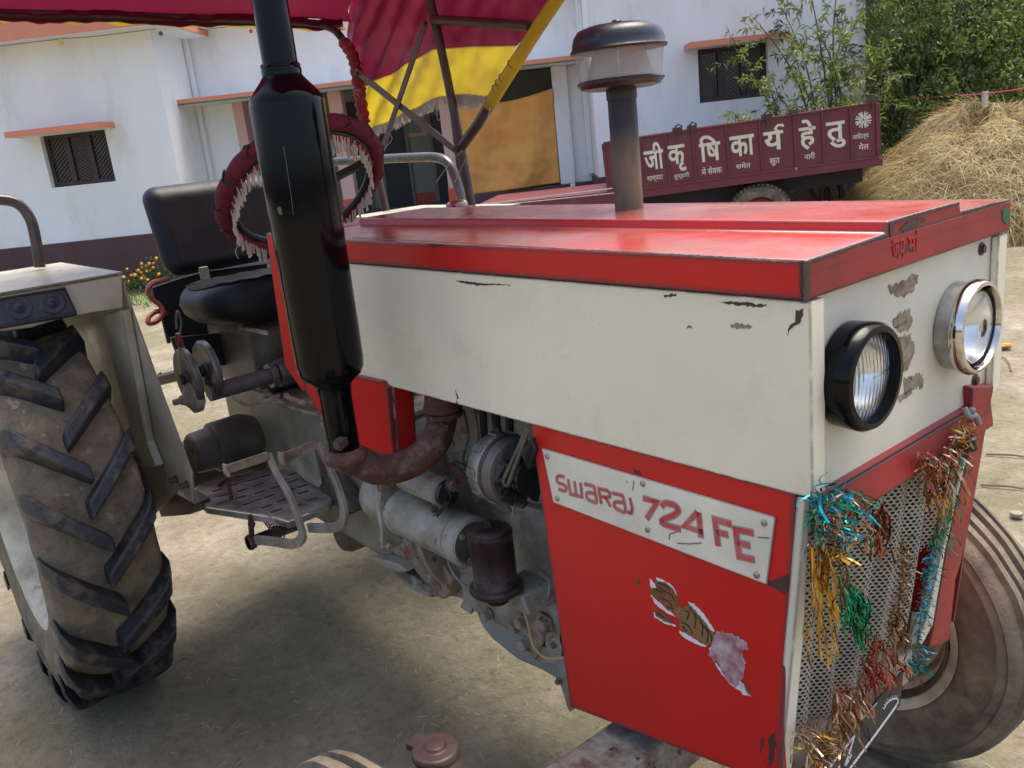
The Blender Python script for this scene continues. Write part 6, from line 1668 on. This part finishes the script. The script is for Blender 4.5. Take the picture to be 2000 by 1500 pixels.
m = MB(); m.prism([Vector((-2.32, -.13, 1.0)), Vector((-2.32, -.13, 1.14)), Vector((-2.335, -.13, 1.14)), Vector((-2.335, -.13, 1.0))], (0, .03, 0)); m.prism([at(440, 640, 'y', -.1), at(455, 628, 'y', -.1), at(520, 648, 'y', -.1), at(525, 665, 'y', -.1), at(500, 660, 'y', -.1)], (0, .2, 0)); m.build('seat_bracket', M['cream_fender'], T, bevel=0.003)
# black sheet behind the seat and red hose
shp = [(298, 562), (350, 545), (402, 530), (520, 515), (560, 640), (420, 670), (330, 662), (322, 640), (313, 600), (302, 580)]
m = MB(); m.prism([at(a, b_, 'x', -2.42) for a, b_ in shp], (-.02, 0, 0)); m.build('seat_apron', M['black_cloth'], T)
m = MB(); m.prism([at(335, 660, 'x', -2.2), at(560, 640, 'x', -2.2), at(590, 700, 'x', -2.2), at(420, 715, 'x', -2.2), at(350, 700, 'x', -2.2)], (-.02, 0, 0)); m.build('seat_base', M['shadow_metal'], T)
wire('red_hose', [at(330, 545, 'x', -2.40), at(300, 552, 'x', -2.40), at(289, 567, 'x', -2.40), at(296, 583, 'x', -2.40), at(312, 596, 'x', -2.40), at(318, 612, 'x', -2.39), at(306, 628, 'x', -2.38), at(290, 631, 'x', -2.38), at(292, 618, 'x', -2.39), at(308, 608, 'x', -2.4), at(326, 612, 'x', -2.42)], .0085, 'hose_red')
m = MB(); m.tube([at(304, 560, 'x', -2.43), at(330, 670, 'x', -2.43)], .007, 8); m.build('seat_strut', M['brown_metal'], T); m = MB(); m.tube([at(318, 735, 'x', -2.3), at(300, 745, 'x', -2.3), at(352, 732, 'x', -2.1)], .018, 8); m.build('seat_strut', M['brown_metal'], T)

# ---- steering wheel
SC_ = Vector((-1.75, 0, 1.37)); SR_ = .232; tl_ = radians(45)
e1_, e2_ = Y3, Vector((cos(tl_), 0, sin(tl_)))
def sw(a, r=SR_): return SC_ + e1_ * (cos(a) * r) + e2_ * (sin(a) * r)
swo = empty('steering_wheel'); swo.parent = T; swo.location = SC_ - Vector(T.location)
m = MB(); m.tube([sw(2 * pi * i / 72) for i in range(72)], [.0215 + .0015 * sin(i * 1.3) for i in range(72)], 14, closed=True); cv = m.build('wheel_cover', M['cover'], swo)
m = MB()
for i in range(16):
    a = 2 * pi * i / 16 + .1
    P = []
    for k in range(7):
        th = -1.9 + k * .55
        c0 = sw(a + .05 * sin(k * 1.7 + i))
        rd = (c0 - SC_).normalized(); nn = e1_.cross(e2_)
        P.append(c0 + (rd * cos(th) + nn * sin(th)) * .0232)
    m.tube(P, .0028, 5)
m.build('cover_stitching', M['ink'], swo)
axn = e1_.cross(e2_).normalized()
if axn.z < 0: axn = -axn
for k in range(3):
    a = pi / 2 + k * 2 * pi / 3 + .9
    m = MB(); m.frame_bar(SC_ - axn * .02, sw(a, SR_ - .01), .026, .010, axn); m.build('spoke', M['green_spoke'], swo, bevel=0.003)
m = MB(); m.lathe([(.035, -.03), (.04, -.01), (.034, .004), (.001, .008)], SC_, axn, 28); m.build('horn_boss', M['black_plastic'], swo)
m = MB(); m.tube([SC_ - axn * .03, Vector((-1.36, 0, .98))], .018, 14); m.build('steering_column', M['black_plastic'], T)
m = MB(); m.tube([sw(2 * pi * i / 60, SR_ - .028) - axn * .006 for i in range(60)], .008, 8, closed=True); m.build('inner_rim', M['black_plastic'], swo)
fr_r, fr_w = MB(), MB()
for i in range(150):
    a = 2 * pi * i / 150
    b0_ = sw(a, SR_ - .014)
    L_ = random.uniform(.045, .068)
    sway = Vector((random.uniform(-.006, .006), random.uniform(-.006, .006), 0))
    P = [b0_ + sway * t * t - Z3 * L_ * t + (SC_ - b0_).normalized() * .012 * math.sin(t * 2) for t in (0, .25, .5, .75, 1)]
    n = 3 if i % 5 else 4
    (fr_r if i % 3 else fr_w).tube(P[:3], .0026, 4, caps=False)
    fr_w.tube(P[2:] if i % 3 else P[1:], .0027, 4)
    fr_w.lathe([(.0015, 0), (.0036, .003), (.0028, .009)], P[-1] - Z3 * .006, Z3, 5)
o = fr_r.build('red_fringe', M['thread_red'], swo, orient=False); o['kind'] = 'stuff'
o = fr_w.build('cream_fringe', M['thread_white'], swo, orient=False); o['kind'] = 'stuff'
wire('loose_thread', [at(470, 468, 'x', -1.8), at(464, 480, 'x', -1.8), at(460, 492, 'x', -1.8), at(466, 505, 'x', -1.8)], .0009, 'thread_white', swo)

# ---- canopy frame and cloth
YC = .50
cy = lambda px, py, y=YC: at(px, py, 'y', y)
cn = empty('canopy'); cn.parent = T; cn.location = (0, 0, 0)
m = MB(); m.tube([cy(922, 407), cy(900, 285), cy(872, 145), cy(852, 50), cy(838, -10), cy(820, -110)], .0135, 14); m.build('canopy_post', M['pipe_brown'], cn)
m = MB(); m.tube(catmull([cy(754, 412), cy(736, 335), cy(716, 258), cy(705, 200), cy(697, 146), cy(690, 110), at(670, 78, 'x', -2.27), at(640, 52, 'x', -2.26), at(560, 43, 'x', -2.26), at(300, 34, 'x', -2.26), at(0, 25, 'x', -2.26), at(-120, 21, 'x', -2.26)], 8), .0135, 14); m.build('canopy_post', M['pipe_brown'], cn)
m = MB(); m.tube(catmull([cy(712, 240, YC - .003), cy(705, 200, YC - .003), cy(697, 146, YC - .003), cy(688, 108, YC - .003), at(670, 80, 'x', -2.262)], 14), [.019 + .0025 * sin(i * 1.1) + .002 * random.random() for i in range(57)], 12); m.build('cloth_wrapping', M['rope_red'], cn)
m = MB(); m.tube(catmull([cy(693, 175, YC - .01), cy(706, 178, YC - .022), cy(712, 172, YC - .01)], 4), .008, 8); m.tube(catmull([cy(695, 182, YC - .01), cy(704, 188, YC - .024), cy(706, 200, YC - .02)], 4), .006, 8); m.build('cloth_knot', M['rope_red'], cn)
def bar(p, q, w=.022, t=.005, y=YC - .018): 
    m = MB(); m.frame_bar(cy(*p, y), cy(*q, y), w, t, Y3.cross((cy(*q, y) - cy(*p, y)).normalized())); return m.build('brace_bar', M['bar_brown'], cn, bevel=0.001)
bar((694, 138), (892, 295)); bar((832, 42), (742, 305), y=YC - .026)
for p in ((698, 143), (888, 290), (832, 46)):
    m = MB(); m.bolt(cy(*p, YC - .024), -Y3, .007, .010); m.build('brace_bolt', M['brown_metal'], cn, smooth=0)
m = MB(); m.tube([cy(903, 285), cy(935, 240), cy(962, 195)], .0155, 14); m.build('front_strut', M['pipe_brown'], cn)
m = MB(); m.tube([cy(955, 208), cy(962, 195), cy(1010, 118), cy(1050, 55), cy(1090, -5), cy(1480, -480)], [.017, .0185, .0185, .018, .018, .018], 14); pl_ = m.build('front_strut', M['tarp_yellow'], cn)
m = MB()
for (a, b_) in ((972, 176), (978, 166), (985, 155), (1003, 128)):
    p = cy(a, b_); d = (cy(1050, 55) - cy(1010, 118)).normalized()
    m.tube([p + (d.orthogonal().normalized() * cos(t * .7) + d.cross(d.orthogonal()).normalized() * sin(t * .7)) * .0192 + d * .0008 * t for t in range(9)], .0013, 5)
m.build('binding_wire', M['brown_metal'], cn)
m = MB(); m.tube([cy(845, 38, YC - .01), cy(1034, 50, YC - .01)], .0135, 12); m.build('canopy_spreader', M['pipe_brown'], cn)
# cloth surfaces
ROWT = [(672, 70), (700, -60), (760, -160), (880, -230), (1030, -270), (1190, -370), (1480, -480)]  # last points stretch the unseen canopy front forward to shade the ground
ROWM = [(704, 171), (736, 157), (771, 140), (808, 117), (848, 96), (920, 91), (1012, 89)]
ROWB = [(718, 256), (752, 241), (785, 226), (822, 207), (858, 190), (905, 187), (962, 190)]
def rowp(R_, u):
    t = u * (len(R_) - 1); i = min(int(t), len(R_) - 2); f = t - i
    return R_[i][0] * (1 - f) + R_[i + 1][0] * f, R_[i][1] * (1 - f) + R_[i + 1][1] * f
def curt(u, R0, R1, v):
    a, b_ = rowp(R0, u), rowp(R1, u)
    p = cy(a[0] * (1 - v) + b_[0] * v, a[1] * (1 - v) + b_[1] * v, YC + .03)
    fold = .010 * sin((p.x * 1.0 - p.z * 1.25) * 42) * (1 - u) ** 1.2 + .006 * noise.noise(Vector((p.x * 9, p.z * 9, 3))) + .005 * noise.noise(Vector((p.x * 26, p.z * 18, 5)))
    return p + Y3 * fold
m = MB(); m.grid(lambda u, v: curt(u, ROWT, ROWM, v), 110, 50); m.build('side_curtain', M['tarp_maroon'], cn, smooth=180)
m = MB(); m.grid(lambda u, v: curt(u, ROWM, ROWB, v) + Y3 * -.0015, 110, 34); m.build('curtain_border', M['tarp_yellow'], cn, smooth=180)
m = MB()
for i in range(420):
    u = i / 420
    p = curt(u, ROWM, ROWB, 1.0)
    L_ = random.uniform(.018, .034) * (1.0 if u < .72 else 1.25)
    s_ = Vector((random.uniform(-.006, .010), random.uniform(-.006, .004), 0))
    m.tube([p + Z3 * .004, p - Z3 * L_ * .5 + s_ * .4, p - Z3 * L_ + s_], [.0016, .0015, .0011], 4, caps=False)
for i in range(160):
    p = curt(.72 + .28 * random.random(), ROWM, ROWB, 1.0); L_ = random.uniform(.01, .03); s_ = rv(.012)
    m.tube([p + Z3 * .006, p - Z3 * L_ + s_], .0010, 4, caps=False)
o = m.build('white_fringe', M['fringe'], cn, orient=False); o['kind'] = 'stuff'
m = MB()
for P in ([(752, 255), (766, 270), (752, 290), (748, 303)], [(852, 213), (856, 235), (868, 222), (862, 200)], [(958, 205), (950, 240), (930, 277)], [(902, 295), (878, 320), (852, 356)], [(916, 300), (900, 330), (888, 357)]):
    m = MB(); m.tube(catmull([cy(*p, YC - .03) for p in P], 5), .0010, 4); m.build('loose_strand', M['fringe'], cn, orient=False)
NT = len(ROWT)
def ceil(u, v):
    """u rear to front along the far side, v across to the near side"""
    a = rowp(ROWT, u)
    p = curt(u, ROWT, ROWM, 0.0)
    near_y = -.70
    # along the rear edge follow the sagging hem
    z_edge = p.z
    q = Vector((p.x, p.y + (near_y - p.y) * v, z_edge + .05 * sin(pi * v) * (1 - (1 - u) ** 3)))
    rear = Vector((-2.26, q.y, at(300, 32, 'x', -2.26).z + .006 + (.02 * (1 - v) ** 4 * -1)))
    w_ = (1 - u) ** 6
    q = q.lerp(rear, w_)
    q.z += .012 * noise.noise(Vector((q.x * 5, q.y * 5, 2))) + .010 * sin(q.x * 11 + q.y * 17) * .5 * (1 - w_) + .006 * noise.noise(Vector((q.x * 18, q.y * 6, 8)))
    return q
m = MB(); m.grid(ceil, 90, 90); m.build('canopy_roof', M['tarp_maroon'], cn, smooth=180)
m = MB()
hem = lambda u, v: (lambda a: at(a, 25 + a / 640 * 19 + 10 * sin(a / 45.0) * .25, 'x', -2.262 + .018 * cos(v * 5.2)) + Vector((0, 0, .018 * sin(v * 5.2) - .003 + .007 * noise.noise(Vector((a / 30, 2, 0))))))(-140 + u * 810)
m.grid(hem, 160, 12); m.build('canopy_hem', M['tarp_maroon'], cn, smooth=180)
m = MB(); m.grid(lambda u, v: at(-60 + u * 735, 28 + (-60 + u * 735) / 640 * 18 + 5 + v * (8 + 6 * noise.noise(Vector((u * 16, 0, 4)))), 'x', -2.30), 90, 2); m.build('hem_trim', M['tarp_yellow'], cn, smooth=180)

# ================================================================== TINSEL GARLANDS
def tinsel(lab, paths, mats, n, L_, w_, off=0.012, droop=0.9, spread=0.012):
    P0 = zq(*paths[0][0], off)
    mb = {k: MB() for k in mats}
    allp = []
    for path in paths:
        allp.append([zq(px, py, off) for px, py in path])
    for i in range(int(n * .72)):
        path = random.choice(allp)
        t = random.random() * (len(path) - 1) if len(path) > 1 else 0
        k = min(int(t), len(path) - 2) if len(path) > 1 else 0
        p = (path[k].lerp(path[k + 1], t - k) if len(path) > 1 else path[0].copy()) + rv(spread * random.random())
        d = (rv(1 - droop * .6) + Vector((0, 0, -droop)) + Vector((.12, 0, 0))).normalized()
        l = L_ * random.uniform(.45, 1.2)
        s = d.cross(rv()).normalized() * w_ * 0.95 * random.uniform(.6, 1.3) / 2
        tw = rv(.6)
        pts = [p + d * l * j / 4 + Vector((.006 * sin(j + i), 0, -.10 * l * (j / 4) ** 2)) + rv(l * .03) for j in range(5)]
        m = mb[random.choice(mats)]
        vs = []
        for j, q_ in enumerate(pts):
            sj = (s + s.cross(d) * sin(j * .9 + i) * .8).normalized() * s.length
            vs += [q_ - sj, q_ + sj]
        for v in vs: v.x = max(v.x, gx(v.z) + .003)
        m.add(vs, [(2 * j, 2 * j + 1, 2 * j + 3, 2 * j + 2) for j in range(4)])
    e = empty('tinsel_garland', P0)
    tag(e, lab, 'tinsel', 'tinsel tied across the grille')
    for path in allp:
        if len(path) > 1:
            c = MB(); c.tube(path, .0012, 5); c.build('tinsel_string', M['foil_copper'], e)
    for k, m in mb.items():
        if m.v: m.build('foil_strips', M[k], e, smooth=0, orient=False)
tinsel('bright blue tinsel tuft at the near top corner of the grille', [[(1588, 962), (1640, 968), (1700, 985)], [(1600, 980), (1610, 1020)]], ['foil_blue', 'foil_blue', 'foil_copper', 'foil_green'], 190, .036, .0028, droop=.45, spread=.018)
tinsel('brown and blue mixed tinsel below the near corner tuft', [[(1600, 985), (1625, 1040), (1680, 1040)]], ['foil_copper', 'foil_blue', 'foil_silver'], 130, .034, .0026, droop=.5, spread=.02)
tinsel('long gold tinsel tassel hanging straight down near the cream strip', [[(1597, 1065), (1606, 1070)]], ['foil_gold'], 44, .135, .0030, droop=2.5, spread=.006)
tinsel('short gold tinsel bow above the gold tassel', [[(1610, 1062), (1650, 1085)]], ['foil_gold', 'foil_gold', 'foil_copper'], 34, .040, .0034, droop=.5, spread=.008)
tinsel('shining green tinsel tassel in the middle of the grille', [[(1645, 1130), (1668, 1150), (1690, 1160)], [(1672, 1160), (1680, 1190)]], ['foil_green'], 110, .062, .0032, droop=1.5, spread=.010)
tinsel('dark green tinsel strands left of the green tassel', [[(1640, 1100), (1655, 1190)]], ['foil_green', 'foil_green', 'foil_copper'], 70, .040, .0018, droop=.7, spread=.014)
tinsel('red copper tinsel hanging from the top middle of the grille', [[(1715, 975), (1730, 1000)], [(1715, 1000), (1722, 1040)]], ['foil_red', 'foil_copper'], 40, .055, .0038, droop=1.2, spread=.010)
tinsel('bronze tinsel rope down the middle of the grille', [[(1760, 1062), (1765, 1110), (1755, 1180), (1750, 1230)]], ['foil_copper', 'foil_copper', 'foil_silver'], 210, .020, .0020, droop=.3, spread=.012)
tinsel('purple and silver tinsel at the top right of the grille', [[(1800, 890), (1825, 905), (1850, 880)]], ['foil_red', 'foil_silver', 'foil_copper'], 100, .030, .0030, droop=.7, spread=.018)
tinsel('orange and pale gold tinsel streamers on the far side of the grille', [[(1812, 905), (1835, 915), (1868, 850)], [(1800, 930), (1850, 930)]], ['foil_red', 'foil_gold', 'foil_silver', 'foil_copper'], 90, .058, .0034, droop=1.2, spread=.016)
tinsel('pale gold tinsel knot tied at the far top corner of the grille', [[(1885, 820), (1880, 850), (1868, 880)]], ['foil_silver', 'foil_gold', 'foil_copper'], 90, .024, .0030, droop=.4, spread=.012)
tinsel('green tinsel rope down the far edge of the grille', [[(1880, 880), (1862, 960), (1838, 1030), (1825, 1060)]], ['foil_green'], 150, .030, .0016, droop=.8, spread=.010)
tinsel('blue tinsel rope down the lower far edge of the grille', [[(1828, 1060), (1812, 1130), (1800, 1200), (1790, 1270)]], ['foil_blue'], 240, .020, .0016, droop=.3, spread=.009)
tinsel('blue tinsel end tuft at the lower far corner of the grille', [[(1782, 1290), (1790, 1300)]], ['foil_blue', 'foil_blue', 'foil_green'], 46, .026, .0024, droop=.3, spread=.010)
tinsel('rust red tinsel cluster above the number board', [[(1700, 1240), (1730, 1270), (1765, 1300)], [(1690, 1290), (1720, 1300)]], ['foil_red', 'foil_copper', 'foil_red'], 120, .040, .0034, droop=.9, spread=.016)
tinsel('brown tinsel bunch over the lower middle of the grille', [[(1635, 1350), (1670, 1345), (1690, 1340)], [(1640, 1370), (1650, 1400)]], ['foil_copper', 'foil_copper', 'foil_silver', 'foil_red'], 150, .042, .0028, droop=.9, spread=.018)
tinsel('pale brown tinsel bunch at the bottom near corner of the grille', [[(1560, 1430), (1600, 1435), (1625, 1440)], [(1580, 1460), (1610, 1490)]], ['foil_copper', 'foil_silver', 'foil_copper', 'foil_gold'], 190, .038, .0026, droop=.4, spread=.02)
tinsel('brown tinsel trailing under the bronze rope', [[(1750, 1180), (1735, 1215), (1760, 1230)]], ['foil_copper'], 40, .055, .0026, droop=1.2, spread=.008)
tinsel('single orange tinsel streamer hanging over the number board', [[(1685, 1405), (1687, 1407)]], ['foil_red'], 2, .05, .004, off=.012, droop=2.5, spread=.002)
# grey rag and small black cap tied at the far corner
m = MB(); m.tube(catmull([zq(1884, 797, .01), zq(1892, 812, .018), zq(1905, 812, .015), zq(1912, 828, .01)], 6), .0045, 8); m.tube(catmull([zq(1890, 805, .014), zq(1900, 800, .02), zq(1896, 816, .014)], 5), .004, 8)
o = m.build('rag_tie', M['concrete'], smooth=60, loc=zq(1890, 805, .012)); tag(o, 'grey rag knotted at the far top corner of the grille', 'rag')
m = MB(); m.lathe([(.004, .018), (.009, .016), (.0105, .004), (.0125, .0), (.0125, -.002)], zq(1893, 872, .014), Vector((.1, -.15, 1)), 18)
o = m.build('rubber_cap', M['black_plastic'], smooth=50, loc=zq(1893, 872, .014)); tag(o, 'small black rubber cap hanging among the tinsel at the far top corner', 'cap')

# ================================================================== LITTER ON THE GROUND
m = MB()
for i in range(900):
    x, y = random.uniform(-4, .8), random.uniform(-1.6, 4.5)
    if random.random() < .5: x, y = random.gauss(-1.2, .7), random.gauss(-.4, .5)
    a = random.uniform(0, pi); L_ = random.uniform(.008, .035); w_ = random.uniform(.0008, .0018)
    d = Vector((cos(a), sin(a), random.uniform(-.05, .12))); s = Vector((-sin(a), cos(a), 0)) * w_ / 2
    p = Vector((x, y, .003))
    m.add([p - s, p + s, p + d * L_ + s, p + d * L_ - s], [(0, 1, 2, 3)])
o = m.build('straw_bits', M['straw2'], smooth=0, orient=False); tag(o, 'scattered bits of straw and chaff on the packed earth', 'straw', kind='stuff')
m = MB()
for i in range(700):
    p = Vector((random.uniform(-4, 1), random.uniform(-1.5, 4), 0)); r = random.uniform(.001, .006)
    vs = [p + Vector((r * cos(a) * random.uniform(.7, 1.2), r * sin(a) * random.uniform(.7, 1.2), 0)) for a in (0, 1.25, 2.5, 3.8, 5)] + [p + Vector((0, 0, r * .7))]
    m.add(vs, [(0, 1, 5), (1, 2, 5), (2, 3, 5), (3, 4, 5), (4, 0, 5)])
o = m.build('pebbles', M['stone'], smooth=0); tag(o, 'small crumbs of earth and pebbles on the yard', 'pebbles', kind='stuff')
p = at(1961, 677, 'z', .01)
m = MB()
for k in range(4): m.lathe([(.001, 0), (.022, .008), (.026, .016), (.001, .02)], p + Vector((random.uniform(-.05, .05), random.uniform(-.04, .04), 0)), Z3 + rv(.4), 7)
o = m.build('fallen_marigold', M['leaf_dry'], loc=p); tag(o, 'orange fallen marigold on the earth right of the far headlight', 'flower')
for i, (x0, y0, x1, y1, lb) in enumerate(((1925, 887, 2000, 892, 'long thin dry twig on the ground right of the front fender leg'), (1915, 947, 2000, 955, 'thin dry twig lying just beyond the front tyre'), (1945, 690, 1975, 725, 'short dark twig below the fallen marigold'))):
    a, b_ = at(x0, y0, 'z', .008), at(x1, y1, 'z', .008)
    m = MB(); m.tube(catmull([a, a.lerp(b_, .5) + Vector((.02, .01, .004)), b_], 5), .004, 5)
    o = m.build('twig', M['stick'], loc=a); tag(o, lb, 'twig', 'twigs lying on the yard')
p = at(1985, 1006, 'z', .012)
m = MB(); m.lathe([(.001, -.01), (.022, 0), (.02, .01), (.001, .016)], p, Z3, 8); o = m.build('stone', M['stone'], loc=p); tag(o, 'flat dark stone on the earth at the right edge above the front tyre', 'stone')
